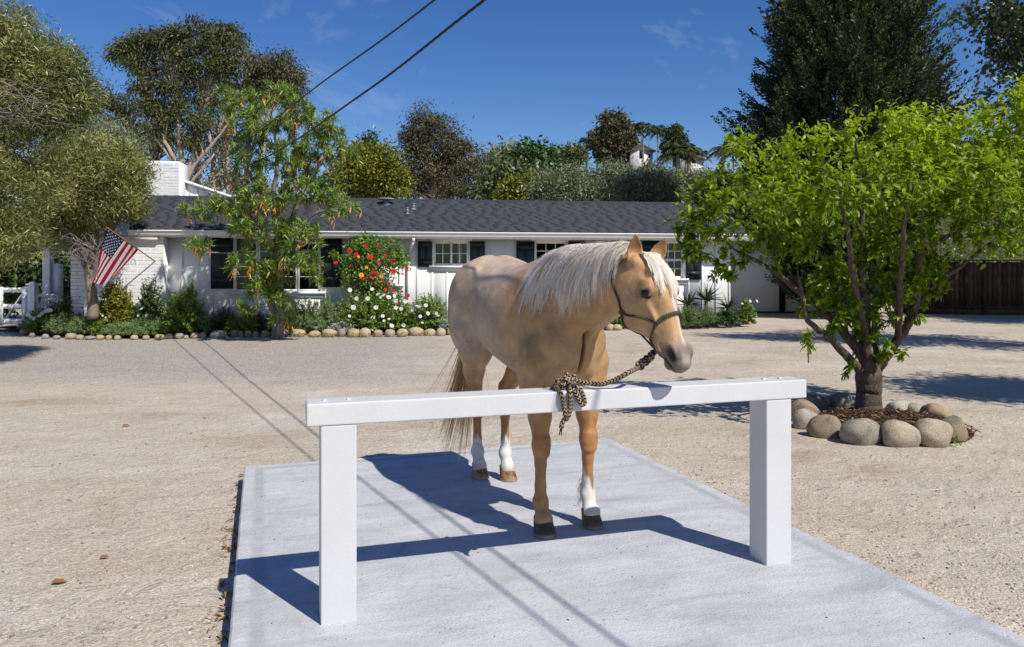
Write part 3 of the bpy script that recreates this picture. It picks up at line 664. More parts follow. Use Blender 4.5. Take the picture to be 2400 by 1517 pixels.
# front legs
for s, fx, fy in ((-1, 0.571, -0.15), (1, 0.549, 0.149)):
    e = 0.16*s; X0 = fx-0.045
    chain([(0.52,e,0.90,0.11),(X0+0.0,e*0.98,0.76,0.084),(X0+0.005,fy,0.62,0.060),(X0+0.012,fy,0.53,0.049)],0.035,0.95)
    ell((X0+0.022,fy,0.47),(0.050,0.054,0.060),0.018); ell((X0-0.022,fy,0.475),(0.032,0.034,0.045),0.02); ell((X0+0.03,fy,0.425),(0.036,0.046,0.028),0.014); ell((X0+0.035,fy,0.505),(0.034,0.046,0.026),0.016)
    chain([(X0+0.012,fy,0.43,0.038),(X0+0.014,fy,0.37,0.0305),(X0+0.012,fy,0.25,0.029),(X0+0.014,fy,0.19,0.034)],0.016,0.98,1.15)
    ell((X0+0.012,fy,0.165),(0.046,0.043,0.042),0.015); ell((X0-0.022,fy,0.155),(0.022,0.022,0.03),0.02)
    chain([(X0+0.018,fy,0.155,0.033),(X0+0.040,fy,0.105,0.034),(X0+0.052,fy,0.083,0.048)],0.025); chain([(X0+0.05,fy,0.082,0.049),(X0+0.052,fy,0.060,0.050)],0.01)
    rc((0.50,s*0.145,0.98),(0.505,s*0.16,0.80),0.10,0.085,0.05)
    dent((X0+0.07,fy+0.012*s,0.72),(0.012,0.012,0.12),0.03)
# hind legs
for s, hx, hy in ((-1, -0.622, -0.078), (1, -0.50, 0.079)):
    X0 = hx-0.035; hk = X0-0.015
    chain([(-0.46,s*0.17,1.02,0.165),(-0.42+0.3*(hx+0.56),s*0.165,0.90,0.12),(X0+0.09,s*0.135,0.74,0.075),(hk+0.01,hy*1.1,0.60,0.052)],0.05,0.85)
    ell((hk-0.02,hy*1.1,0.575),(0.05,0.038,0.075),0.03,rotm(-8)); ell((hk+0.018,hy*1.08,0.525),(0.042,0.041,0.058),0.025); ell((hk-0.058,hy*1.1,0.60),(0.022,0.02,0.04),0.02)
    chain([(hk+0.008,hy*1.04,0.50,0.036),(X0+0.0,hy,0.42,0.030),(X0+0.006,hy,0.26,0.029),(X0+0.008,hy,0.20,0.035)],0.018,0.95,1.2)
    rc((hk-0.062,hy*1.1,0.62),(X0+0.12,s*0.14,0.80),0.016,0.05,0.03)
    ell((X0+0.006,hy,0.172),(0.050,0.046,0.046),0.015); ell((X0-0.03,hy,0.158),(0.022,0.024,0.03),0.02)
    chain([(X0+0.012,hy,0.158,0.034),(X0+0.036,hy,0.105,0.034),(X0+0.046,hy,0.083,0.047)],0.025); chain([(X0+0.045,hy,0.082,0.048),(X0+0.047,hy,0.060,0.049)],0.01)
# head
PSI, PHI = R(15.5), R(27.7); HSC = 0.955
HP = np.array([1.193, 0.064, 1.430]); ha = np.array([math.sin(PHI)*math.cos(PSI), math.sin(PHI)*math.sin(PSI), -math.cos(PHI)]); hn = np.array([math.cos(PHI)*math.cos(PSI), math.cos(PHI)*math.sin(PSI), math.sin(PHI)]); hl = np.array([-math.sin(PSI), math.cos(PSI), 0])
def HD(t, n, s): return HP+t*HSC*ha+n*hn+s*hl
# t, front, back, half width, front narrowing
HH = np.array([(-0.055,0.0,-0.05,0.01,0),(-0.04,0.035,-0.085,0.05,0),(0.0,0.075,-0.11,0.078,0.05),(0.06,0.102,-0.13,0.094,0.05),(0.12,0.112,-0.15,0.103,0.05),(0.17,0.112,-0.162,0.106,0.08),(0.22,0.105,-0.165,0.099,0.18),(0.27,0.094,-0.15,0.086,0.28),(0.32,0.083,-0.112,0.073,0.32),(0.37,0.073,-0.078,0.064,0.30),(0.42,0.065,-0.060,0.060,0.15),(0.46,0.062,-0.054,0.0615,0.0),(0.50,0.058,-0.050,0.058,-0.05),(0.53,0.045,-0.042,0.049,-0.05),(0.552,0.025,-0.03,0.033,0),(0.562,0.0,-0.01,0.008,0)])
hf_, hb_, hw_, hc_ = [pchip(HH[:,0], HH[:,q]) for q in (1,2,3,4)]
def head(x, y, z):
    q = [x-HP[0], y-HP[1], z-HP[2]]
    t = (q[0]*ha[0]+q[1]*ha[1]+q[2]*ha[2])/HSC; n = q[0]*hn[0]+q[1]*hn[1]+q[2]*hn[2]; s = q[0]*hl[0]+q[1]*hl[1]+q[2]*hl[2]
    fr, bk, w = hf_(t), hb_(t), hw_(t); c = (fr+bk)/2; hh = np.maximum((fr-bk)/2, 1e-3); zz = np.clip((n-c)/hh, -1.2, 1.2)
    w = w*(1-hc_(t)*zz)*(1-0.12*np.clip(-zz, 0, 1))
    g = ((np.abs(s/w)**2.5+np.abs((n-c)/hh)**2.5)**(1/2.5)-1)*np.minimum(w, hh)*0.9
    out = np.maximum(HH[0,0]-t, t-HH[-1,0]); return np.where(out > 0, np.maximum(g, out), g).astype(np.float32)
uni(head, HP-np.array([0.2,0.2,0.62]), HP+np.array([0.48,0.32,0.16]), 0.035)
HR = np.array([ha, hn, hl])    # rows: axes
def hell(t, n, s, r, k=0.02): ell(HD(t,n,s), r, k, HR)
def hdent(t, n, s, r, k=0.015): dent(HD(t,n,s), r, k, HR)
# throat joins head and neck
rc(HD(0.05,-0.07,0), (1.05,0.05,1.34), 0.095, 0.12, 0.06)
for s in (-1, 1):
    hell(0.205,-0.085,s*0.062,(0.088,0.075,0.034),0.025)          # jowl
    hell(0.145,0.062,s*0.083,(0.040,0.035,0.026),0.02)            # brow
    hell(0.235,0.028,s*0.078,(0.085,0.012,0.012),0.02)            # facial crest
    hdent(0.285,0.055,s*0.095,(0.07,0.022,0.022),0.025)           # hollow beside the nose
    hdent(0.085,0.075,s*0.085,(0.022,0.018,0.015),0.02)           # temple hollow
    hdent(0.172,0.048,s*0.118,(0.020,0.024,0.018),0.008)          # eye socket
    hell(0.157,0.050,s*0.104,(0.010,0.030,0.014),0.010); hell(0.191,0.046,s*0.098,(0.009,0.027,0.012),0.010); hell(0.172,0.078,s*0.092,(0.016,0.008,0.010),0.012)
    hell(0.468,0.030,s*0.052,(0.038,0.030,0.019),0.012)           # nostril flare
    hdent(0.480,0.026,s*0.068,(0.036,0.017,0.024),0.006)          # nostril
    dent(HD(0.498,-0.020,s*0.056),(0.066,0.008,0.032),0.005,np.array([nrm(ha+0.30*hn),nrm(hn-0.30*ha),hl]))        # mouth line
    hell(0.43,-0.03,s*0.054,(0.035,0.02,0.012),0.02); hdent(0.425,-0.012,s*0.070,(0.022,0.008,0.014),0.008); hdent(0.44,0.006,s*0.074,(0.010,0.03,0.012),0.01)
hell(0.500,-0.052,0,(0.030,0.018,0.030),0.012)                    # chin
hell(0.532,0.014,0,(0.026,0.036,0.042),0.014)                       # upper lip
# ears
def ear(base, tip, front):
    base, tip, front = np.array(base), np.array(tip), np.array(front); L = np.linalg.norm(tip-base); a = (tip-base)/L; f = front-a*np.dot(front, a); f /= np.linalg.norm(f); b = np.cross(a, f)
    Wt = pchip([-0.2,0,0.15,0.4,0.65,0.85,1.0,1.1],[0.030,0.031,0.036,0.037,0.028,0.0155,0.005,0.001])
    def fn(x, y, z):
        p = [x-base[0], y-base[1], z-base[2]]
        u = (p[0]*a[0]+p[1]*a[1]+p[2]*a[2])/L; v = p[0]*b[0]+p[1]*b[1]+p[2]*b[2]; w = p[0]*f[0]+p[1]*f[1]+p[2]*f[2]
        Wd = Wt(u); vv = v/Wd; c0 = -0.55*Wd*(1-vv**2)
        d = np.maximum(np.abs(w-c0)-0.0075*np.clip(1.15-u*0.6,0.4,1), np.abs(v)-Wd); d = np.maximum(d, (u-1.02)*L); return np.maximum(d, (-0.12-u)*L).astype(np.float32)
    uni(fn, np.minimum(base, tip)-0.05, np.maximum(base, tip)+0.05, 0.012); uni(ellf(base, (0.032,0.032,0.03)), base-0.04, base+0.04, 0.02)
up = np.array([0,0,1.0])
def world2h(v): c, s = math.cos(-HF), math.sin(-HF); return np.array([c*v[0]-s*v[1], s*v[0]+c*v[1], v[2]])
ear(HD(-0.005,0.03,-0.066), HD(-0.005,0.03,-0.066)+world2h((0.004,-0.012,0.128)), world2h((0.10,-1,0)))
ear(HD(-0.005,0.03,0.066), HD(-0.005,0.03,0.066)+world2h((0.056,-0.0,0.112)), world2h((-0.15,-1,0.1)))
np.clip(D, -0.04, 0.04, out=D)
g = vdb.FloatGrid(0.04); g.copyFromArray(D); g.transform = vdb.createLinearTransform(voxelSize=VX)
hv, hq = g.convertToQuads(0.0); hv = np.array(hv)+B0; hq = np.array(hq)
_c = hv[hq].mean(1); _n = np.cross(hv[hq[:,1]]-hv[hq[:,0]], hv[hq[:,2]]-hv[hq[:,0]])
if (_n*_c).sum() < 0: hq = hq[:, ::-1]
del D
def lap(v, q, it, lam=0.5):
    e = np.concatenate([q[:,[0,1]],q[:,[1,2]],q[:,[2,3]],q[:,[3,0]]]); cnt = np.bincount(e[:,0], minlength=len(v))+np.bincount(e[:,1], minlength=len(v)); 
    for _ in range(it):
        s = np.stack([np.bincount(e[:,0], v[e[:,1],c], len(v))+np.bincount(e[:,1], v[e[:,0],c], len(v)) for c in range(3)], 1); v = v+lam*(s/np.maximum(cnt,1)[:,None]-v)
    return v
hv = lap(hv, hq, 3)
# coat colours (gold coat, roan flank, white socks, grey muzzle, white stripe; nostrils, mouth, ear cups darkened)
X, Y, Z = hv.T; q = hv-HP; ht, hn_, hs_ = q@ha/HSC, q@hn, q@hl
col = np.tile(np.array([0.445,0.258,0.105]), (len(hv),1))
def paint(w, c): 
    global col
    w = np.clip(w, 0, 1)[:,None]; col = col*(1-w)+np.array(c)*w
nzv = np.sin(X*23+3*np.sin(Y*17))*np.sin(Z*19+2*np.sin(X*11)); 
headm = smooth(-0.08, 0.06, ht)*smooth(1.0, 1.14, X)
paint(smooth(0.45,0.1,X)*smooth(0.72,0.95,Z)*smooth(-0.75,-0.4,X)*0.85, (0.42,0.31,0.215))               # roan barrel
paint(smooth(1.30,1.46,Z)*smooth(0.3,0.0,X)*0.85, (0.63,0.455,0.30))                                        # pale croup
paint(np.exp(-(((X+0.52)/0.13)**2+((Z-1.40)/0.07)**2))*0.6, (0.50,0.27,0.11))
paint(np.exp(-(((X+0.62)/0.09)**2+((Z-1.27)/0.08)**2))*0.5, (0.36,0.24,0.15))
paint(np.exp(-((Y/0.022)**2))*smooth(1.40,1.47,Z)*smooth(0.2,0.0,X)*0.3, (0.38,0.21,0.10))              # faint darker line along the spine
paint(smooth(0.95,0.75,Z)*smooth(-0.3,0.0,X)*smooth(0.5,0.3,X)*0.5, (0.55,0.42,0.30))                     # belly
paint(smooth(0.78,0.58,Z), (0.39,0.185,0.06))                                                             # legs
paint(headm*0.8, (0.48,0.285,0.125))
paint(smooth(0.36,0.44,ht)*headm*0.6, (0.36,0.24,0.165)); paint(smooth(0.42,0.48,ht)*headm*0.88, (0.155,0.12,0.105)); 
paint(np.exp(-(((ht-0.52)/0.035)**2+((hn_-0.05)/0.022)**2))*smooth(0.03,0.018,np.abs(hs_+0.004))*headm*0.4, (0.50,0.40,0.37))
paint(np.exp(-(((ht-0.481)/0.036)**4+((hn_-0.028)/0.019)**4))*smooth(0.026,0.036,np.abs(hs_))*0.98, (0.018,0.013,0.012)); paint(np.exp(-(((hn_+0.020-(ht-0.498)*0.30)/0.006)**2))*smooth(0.42,0.45,ht)*(ht > 0.40)*0.8, (0.05,0.035,0.03))  # recess shade painted into the nostrils and the mouth line
paint(np.exp(-(((ht-0.173)/0.022)**2+((hn_-0.05)/0.036)**2))*(np.abs(hs_) > 0.07)*headm*0.95, (0.05,0.03,0.02))
paint(np.exp(-(((hs_-0.008)/(0.010+0.004*np.sin(ht*30)))**2))*(hn_ > 0.02)*smooth(0.07,0.12,ht)*smooth(0.47,0.42,ht)*headm*0.85, (0.72,0.66,0.60))   # stripe
earm = smooth(-0.06,-0.09,ht)*(X > 1.1)*(Z > 1.49); paint(earm*0.6, (0.40,0.21,0.08))
_vn = np.zeros_like(hv); _fn = np.cross(hv[hq[:,2]]-hv[hq[:,0]], hv[hq[:,3]]-hv[hq[:,1]])
for _k in range(4): np.add.at(_vn, hq[:,_k], _fn)
_vn = nrm(_vn); _fr = _vn@world2h((0.05,-1,0.0)); paint(smooth(-0.05,-0.08,ht)*(X > 1.1)*(Z > 1.50)*smooth(0.35,0.7,_fr)*0.75, (0.17,0.085,0.035))  # shade painted on the inner ear so the cup reads hollow
# socks
fl = (X > 0.3)&(Y > 0.05)&(Z < 0.5); hd = (X < 0)&(Z < 0.5)
jag = 0.03*np.sin(np.arctan2(Y-0.149, X-0.51)*2+0.6)+0.012*np.sin(np.arctan2(Y-0.149, X-0.51)*7)
paint(fl*smooth(0.275,0.24,Z+jag*1.6), (0.70,0.65,0.58)); jag2 = 0.02*np.sin(Y*160)+0.01*np.sin(X*140)
paint(hd*smooth(0.30,0.26,Z+jag2), (0.70,0.66,0.60)); paint(((X > 0.3)&(Y < -0.05))*smooth(0.13,0.11,Z)*0.7, (0.42,0.27,0.15))
paint((fl|hd)*smooth(0.115,0.095,Z)*0.5, (0.45,0.36,0.26))
col *= (1+0.05*nzv[:,None])
def mk_coat():
    m, nt, b = M('palomino_coat', (0.5,0.3,0.13), 0.44, 0.4); v = coord(nt); c = attr(nt, 'coat', 'Color')
    n1 = nz(nt, v, 11, 5, 0.6, 0.5); n2 = nz(nt, coord(nt, scale=(30,90,260)), 2.0, 3, 0.6); n3 = nz(nt, coord(nt, scale=(60,60,60)), 4.0, 3, 0.7)
    c = mix(nt, 1.0, c, ramp(nt, n1, [(0.3,(0.74,0.73,0.74)),(0.5,(1.0,1.0,1.0)),(0.72,(1.18,1.19,1.22))]), 'MULTIPLY'); c = mix(nt, 1.0, c, ramp(nt, n2, [(0.3,0.78),(0.7,1.15)]), 'MULTIPLY'); c = mix(nt, 1.0, c, ramp(nt, n3, [(0.3,0.95),(0.7,1.03)]), 'MULTIPLY')
    dp = ramp(nt, vor(nt, nd(nt, 'VectorMath', {0: v, 1: nd(nt, 'VectorMath', {0: nd(nt, 'TexNoise', {'Vector': v, 'Scale': 9.0}).outputs['Color'], 1: (0.08,0.08,0.08)}, operation='MULTIPLY').outputs[0]}, operation='ADD').outputs[0], 15), [(0.15,1.08),(0.55,0.95)]); c = mix(nt, 1.0, c, dp, 'MULTIPLY'); lk(nt, c, b.inputs['Base Color']); b.inputs['Sheen Weight'].default_value = 0.12; b.inputs['Sheen Roughness'].default_value = 0.4
    n4 = nz(nt, v, 7, 3); bump(nt, b, mth(nt, 'ADD', n2, mth(nt, 'MULTIPLY', n4, 7.0)), 0.4, 0.005); return m
COAT = mk_coat()
horse = link('horse', mesh_np('horse', hv, hq, True, {'coat': col}), None, COAT); horse.matrix_world = HM
tag(horse, 'palomino horse with white mane standing tied behind the white rail', 'horse')
hbvh = BVHTree.FromPolygons([tuple(v) for v in hv], [tuple(f) for f in hq])
# hooves
def mk_hoof(name, c1, c2):
    m, nt, b = M(name, c1, 0.45, 0.4); v = coord(nt); n = nz(nt, coord(nt, scale=(6,6,40)), 3, 4); n2 = nz(nt, v, 26, 3)
    z = nd(nt, 'SeparateXYZ', {0: v}).outputs[2]
    c = mix(nt, ramp(nt, mth(nt, 'ADD', n2, mth(nt, 'MULTIPLY', z, 2.0)), [(0.42,0.0),(0.6,1.0)]), c1, c2); c = mix(nt, 1.0, c, ramp(nt, n, [(0.3,0.7),(0.7,1.15)]), 'MULTIPLY')
    c = mix(nt, ramp(nt, z, [(0.012,0.65),(0.022,0.0)]), c, (0.34,0.29,0.22)); lk(nt, c, b.inputs['Base Color']); bump(nt, b, n, 0.2, 0.003); return m
HOOFD = mk_hoof('dark_hoof', (0.022,0.016,0.014), (0.05,0.032,0.024)); HOOFB = mk_hoof('brown_hoof', (0.03,0.02,0.015), (0.10,0.055,0.03)); HOOFT = mk_hoof('striped_tan_hoof', (0.07,0.04,0.02), (0.34,0.185,0.075))
def hoof(cx, cyy, r, mat, yaw=0, lab=None):
    V = []; k = 28
    for i, (z, s, dx) in enumerate([(0.0,0.97,0.010),(0.004,1.0,0.010),(0.03,0.94,0.001),(0.065,0.86,-0.010),(0.094,0.80,-0.018),(0.101,0.74,-0.020),(0.098,0.45,-0.022)]):
        for a in range(k):
            an = a/k*2*math.pi; x = math.cos(an); y = math.sin(an)
            if x < -0.55: x = -0.55-0.25*(x+0.55)*-1*0.2+ (0.10 if abs(y) < 0.3 else 0)*0.6
            V.append((x*r*s*1.12+dx, y*r*s, z+ (0.006*x if i >= 4 else 0)))
    V = np.array(V); n = 7; i = np.arange(n-1)[:,None]*k; j = np.arange(k)[None,:]; f4 = np.stack([i+j, i+(j+1)%k, i+k+(j+1)%k, i+k+j], -1).reshape(-1,4)
    me = mesh_np('hoof', np.concatenate([V, [[0,0,0]]]), [f4, np.stack([np.full(k,len(V)), (np.arange(k)+1)%k, np.arange(k)], 1)], True)
    o = link('hoof', me, horse, mat); o.location = (cx, cyy, 0.0005); o.rotation_euler = (0,0,yaw)
    if lab: o['label'] = lab
hoof(0.585,-0.15,0.060,HOOFD,-0.02,'black front hoof'); hoof(0.563,0.149,0.058,HOOFB,0.25,'dark brown front hoof'); hoof(-0.605,-0.076,0.058,HOOFT,0.1,'tan striped hind hoof'); hoof(-0.483,0.079,0.058,HOOFT,0.22,'tan striped hind hoof')
# eyes
m_, nt, b = M('dark_eye', (0.012,0.006,0.004), 0.12, 0.35); EYE = m_
for s in (-1, 1):
    bm = bmesh.new(); bmesh.ops.create_uvsphere(bm, u_segments=20, v_segments=12, radius=0.0275)
    me = bpy.data.meshes.new('eye'); bm.to_mesh(me); bm.free()
    for p in me.polygons: p.use_smooth = True
    o = link('eye', me, horse, EYE); o.location = HD(0.174,0.048,s*0.0915)
# hair: ribbons
def strands(name, paths, wid, mat, parent, col=None, outw=None):
    "paths (N,M,3); flat tapered ribbons"
    paths = np.asarray(paths, float); N, m, _ = paths.shape
    d = nrm(np.gradient(paths, axis=1)); r = nrm(rng.normal(size=(N,1,3)))
    if outw is not None: r = nrm(outw+0.45*r)
    sd = nrm(np.cross(d, np.broadcast_to(r, d.shape)))
    t = np.linspace(0, 1, m); w = (wid*(0.75+0.5*rng.random(N)))[:,None,None]*((1-0.75*t**1.5)*np.minimum(1, 0.5+4*t))[None,:,None]
    V = np.stack([paths-sd*w/2, paths+sd*w/2], 2).reshape(-1,3); base = (np.arange(N)*m*2)[:,None]; i = np.arange(m-1)[None,:]*2
    f = np.stack([base+i, base+i+1, base+i+3, base+i+2], -1).reshape(-1,4)
    rv = np.repeat(rng.random(N) if col is None else col, m*2)
    return link(name, mesh_np(name, V, f, True, {'rnd': rv, 'len': np.tile(np.repeat(t, 2), N)}), parent, mat)
def mk_hair(name, stops, tipdark=None):
    m, nt, b = M(name, stops[0][1], 0.45, 0.4); c = ramp(nt, attr(nt, 'rnd'), stops); lk(nt, c, b.inputs['Base Color'])
    tr = nd(nt, 'BsdfTranslucent'); lk(nt, c, tr.inputs[0]); mx = nd(nt, 'MixShader', {0: 0.42, 1: b.outputs[0], 2: tr.outputs[0]}); lk(nt, mx.outputs[0], nt.nodes['Material Output'].inputs[0]); return m
MANE = mk_hair('cream_mane', [(0,(0.52,0.40,0.27)),(0.10,(0.78,0.67,0.52)),(0.3,(0.95,0.88,0.77)),(1,(0.99,0.955,0.89))])
TAIL = mk_hair('sandy_tail', [(0,(0.42,0.26,0.11)),(0.4,(0.70,0.48,0.22)),(0.8,(0.82,0.62,0.34)),(1,(0.92,0.76,0.50))])
paths = []; cols = []; m = 14
for c in range(150):
    u = (c+rng.random())/150; x0 = 0.52+u*0.64; ln = (0.185+0.09*math.sin(math.pi*min(1,u*1.0+0.12)))*(0.55+0.75*rng.random()); ln *= 1-0.2*smooth(0.85,1,u)
    lean = -0.11*(1-u)-0.01+0.03*rng.normal(); cc = rng.random(); spread = 0.016+0.012*rng.random(); lift = 0.003+0.022*rng.random()**2; ns = 60
    tipj = rng.normal(size=3)*0.012
    for q in range(ns):
        xr = x0+rng.normal()*spread; jy = rng.normal()*0.006; l2 = ln*(0.55+0.55*rng.random()**0.7); conv = rng.normal(size=2)*(0.007 if rng.random() > 0.12 else 0.03); pts = []
        for k in range(m):
            t = k/(m-1); dist = l2*t; x = xr+(x0-xr)*0.8*t**1.3+lean*t**1.3+conv[0]*t; xq = np.clip(x, 0.40, 1.17)
            hh, ww, zc, yc = float(nh(xq)), float(nw(xq)), float(nzz(xq)), float(ny(xq))
            # walk over the crest and down the right side of the neck
            ang = dist/(0.5*(hh+ww))*1.05; ang2 = min(ang, 1.75)
            zz = math.cos(ang2); w2 = ww*(1-0.04*zz)
            off = 0.010+lift*math.sin(min(1,t*1.6)*math.pi*0.5)+abs(jy)
            y = yc+jy*(1-t)-(w2+off)*abs(math.sin(ang2))**0.8*(1 if ang2 > 0 else 0); z = zc+(hh+off*0.9)*zz+0.014*math.exp(-(t*5-0.6)**2)
            if ang > 1.75: z -= (ang-1.75)*0.5*(hh+ww)
            pts.append((x+tipj[0]*t, y+tipj[1]*t+conv[1]*t, z))
        pts = np.array(pts); 
        paths.append(pts); cols.append(np.clip(0.65*cc+0.35*rng.random()+0.15*rng.normal()*0.4, 0, 1))
# keep the hair outside the skin
paths = np.array(paths)
def push(paths, mn=0.006):
    sh = paths.shape; fl_ = paths.reshape(-1,3)
    for i, p in enumerate(fl_):
        r = hbvh.find_nearest(Vector(p), 0.12)
        if r[0] is not None:
            dd = (Vector(p)-r[0]).dot(r[1])
            if dd < mn: fl_[i] = np.array(r[0]+r[1]*(mn+0.004*((i*7919) % 13)/13))
    return fl_.reshape(sh)
paths = push(paths); _ok = paths[:,:,0].max(1) < 1.175; paths = paths[_ok]; cols = np.array(cols)[_ok]
ow = paths.copy(); xq = np.clip(ow[...,0], 0.40, 1.17); ow[...,0] = 0; ow[...,1] -= ny(xq); ow[...,2] -= nzz(xq)
strands('mane', paths, 0.0034, MANE, horse, np.array(cols), nrm(ow))
# forelock
paths = []; cols = []
for c in range(26):
    s0 = rng.uniform(-0.03, 0.03); side = rng.uniform(-0.06, 0.035); ln = rng.uniform(0.10, 0.28); cc = rng.random()
    for q in range(34):
        j = rng.normal(size=3)*0.008; pts = []
        for k in range(m):
            t = k/(m-1); tt = -0.045+ln*t; n = float(hf_(max(tt, -0.04)))+0.010+0.02*math.sin(math.pi*min(1,t*1.3))*(1-t); 
            pts.append(HD(tt+j[0]*t, n+abs(j[1])*0.6, s0+j[2]*(1-0.4*t)+side*t**0.8))
        paths.append(pts); cols.append(np.clip(0.6*cc+0.4*rng.random()+0.2, 0, 1))
fp = np.array(paths); ff = fp.reshape(-1,3)
for i_ in range(len(ff)):
    r_ = hbvh.find_nearest(Vector(ff[i_]), 0.3)
    if r_[0] is not None and (i_ % m) > 2 and r_[0].z < HP[2]+0.045: ff[i_] = np.array(r_[0]+r_[1]*(0.005+0.014*((i_//m*7919) % 17)/17))
strands('forelock', ff.reshape(fp.shape), 0.0027, MANE, horse, np.array(cols), np.broadcast_to(hn, (len(paths), m, 3)))
# tail
paths = []; cols = []
for c in range(24):
    a = rng.uniform(-0.6, 1.0); ln = rng.uniform(0.75, 1.0); cc = rng.random(); b_ = np.array([-0.80+0.01*rng.normal(), 0.02*rng.normal(), 1.34])
    for q in range(20):
        j = rng.normal(size=3)*0.009; pts = []; l2 = ln*(0.75+0.3*rng.random()); fly = 1.0 if rng.random() > 0.04 else 2.6
        for k in range(m+4):
            t = k/(m+3); out = 0.10*(1-math.exp(-t*6)); 
            pts.append(b_+np.array([-out-0.03*t-0.10*fly*t**2*a*0.5, -0.02*t-(0.10+0.14*a*fly)*t**1.6, 0.05*math.sin(min(1,t*5)*math.pi)-1.30*l2*t**1.02])+j*(0.5+t*0.9)*np.array([1,1,0.5]))
        paths.append(pts); cols.append(np.clip(0.6*cc+0.4*rng.random(), 0, 1))
tp = np.array(paths); tp[:,:,2] = np.maximum(tp[:,:,2], 0.02)
strands('tail', tp, 0.0046, TAIL, horse, np.array(cols))
# feathering on the white front fetlock
paths = []
for q in range(160):
    b_ = np.array([0.505-0.03, 0.149+rng.normal()*0.014, rng.uniform(0.13,0.25)]); l2 = rng.uniform(0.03,0.075)
    paths.append([b_+np.array([-0.012-0.02*t+0.004*rng.normal(), 0.004*rng.normal()-0.01*t, -l2*t]) for t in np.linspace(0,1,6)])
strands('fetlock_hair', np.array(paths), 0.002, MANE, horse)

# ------------------------------------------------------------------ halter and lead rope
def mk_rope(name, c1, c2, nu, nv):
    m, nt, b = M(name, c1, 0.8, 0.2); uv = nd(nt, 'SeparateXYZ', {0: nd(nt, 'TexCoord').outputs['UV']}); u, v = uv.outputs[0], uv.outputs[1]
    zig = mth(nt, 'PINGPONG', mth(nt, 'MULTIPLY', u, nu), 1.0); f = mth(nt, 'FRACT', mth(nt, 'ADD', mth(nt, 'MULTIPLY', v, nv), mth(nt, 'MULTIPLY', zig, 0.55)))
    k = mth(nt, 'GREATER_THAN', f, 0.5); n = nz(nt, coord(nt), 300, 2); c = mix(nt, k, c1, c2); lk(nt, mix(nt, 1.0, c, ramp(nt, n, [(0.3,0.7),(0.7,1.15)]), 'MULTIPLY'), b.inputs['Base Color'])
    bump(nt, b, mth(nt, 'ADD', mth(nt, 'SINE', mth(nt, 'MULTIPLY', f, 12.56)), n), 0.5, 0.002); return m
ROPE = mk_rope('black_and_tan_rope', (0.014,0.011,0.010), (0.40,0.29,0.18), 8.0, 62.0)
HALT = mk_rope('brown_halter_cord', (0.03,0.022,0.018), (0.17,0.13,0.10), 4.0, 110.0)
def cord(name, pts, r, mat, parent, k=10, m=8, world=True):
    p = cr(pts, m); V, f4, f3 = tube(p, r, k, False); n = len(p); ln = np.concatenate([[0], np.cumsum(np.linalg.norm(np.diff(p, axis=0), axis=1))])
    # seam-safe uv: duplicate the seam column
    V = V.reshape(n, k, 3); V = np.concatenate([V, V[:,:1]], 1).reshape(-1,3); kk = k+1
    i = np.arange(n-1)[:,None]*kk; j = np.arange(k)[None,:]; f4 = np.stack([i+j, i+j+1, i+kk+j+1, i+kk+j], -1).reshape(-1,4)
    uv = np.stack([np.tile(np.arange(kk)/k, n), np.repeat(ln, kk)], 1)
    V = np.concatenate([V, p[:1], p[-1:]]); uv = np.concatenate([uv, [[0,0],[0,ln[-1]]]]); c0 = n*kk
    f3 = np.concatenate([np.stack([np.full(k,c0), np.arange(k)+1, np.arange(k)],1), np.stack([np.full(k,c0+1), (n-1)*kk+np.arange(k), (n-1)*kk+np.arange(k)+1],1)])
    return link(name, mesh_np(name, V, [f3, f4], True, uv=uv), parent, mat)
def snap(p, off):
    r = hbvh.find_nearest(Vector(p)); return np.array(r[0]+r[1]*off)
def onhead(pts, off=0.005, m=6):
    p = cr(pts, m); return [snap(x, off) for x in p]
halter = empty('rope_halter', HM @ Vector(HD(0.2,0,0)), 0); tag(halter, 'brown rope halter worn on the horse head', 'halter')
def tow(pts): return [np.array(HM @ Vector(p)) for p in pts]
hinv = Matrix.Translation(-halter.location)
def hcord(name, pts, r, k=8, m=2):
    o = cord(name, tow(pts), r, HALT, halter, k, m); o.matrix_parent_inverse = hinv; return o
def knot(name, c, r, parent, mat, inv, size=1.0, seed=0):
    rr = np.random.default_rng(seed); c = np.array(c); a = nrm(rr.normal(size=3)); b = nrm(np.cross(a, rr.normal(size=3))); n = np.cross(a, b); t = np.linspace(0, 2*np.pi*0.97, 12)
    pts = c+size*(np.outer(np.sin(t)+2*np.sin(2*t), a)+np.outer(np.cos(t)-2*np.cos(2*t), b)+np.outer(-np.sin(3*t), n))/3
    o = cord(name, pts, r, mat, parent, 8, 3); o.matrix_parent_inverse = inv
K = {}
for s in (-1, 1):
    nk = HD(0.315,0.02,s*0.075); ck = HD(0.19,-0.115,s*0.085); ek = HD(0.02,-0.10,s*0.085); ch_ = HD(0.40,-0.085,s*0.02)
    hcord('cheek_cord', onhead([HD(-0.045,-0.05,s*0.03), HD(-0.01,-0.085,s*0.07), ek, HD(0.10,-0.115,s*0.09), ck, HD(0.25,-0.045,s*0.085), nk]), 0.0052)
    hcord('throat_cord', onhead([ck, HD(0.24,-0.15,s*0.075), HD(0.27,-0.16,s*0.045), HD(0.31,-0.13,s*0.02)], 0.006)+[HD(0.40,-0.10,0)], 0.0052)
    hcord('nose_cord', onhead([nk, HD(0.36,-0.035,s*0.066), HD(0.385,-0.065,s*0.045)])+[HD(0.40,-0.09,s*0.008)], 0.0052)
    for c, sd in ((nk, 3+s), (ck, 7+s)): knot('knot', HM @ Vector(snap(c, 0.006)), 0.0048, halter, HALT, hinv, 0.0095, sd)
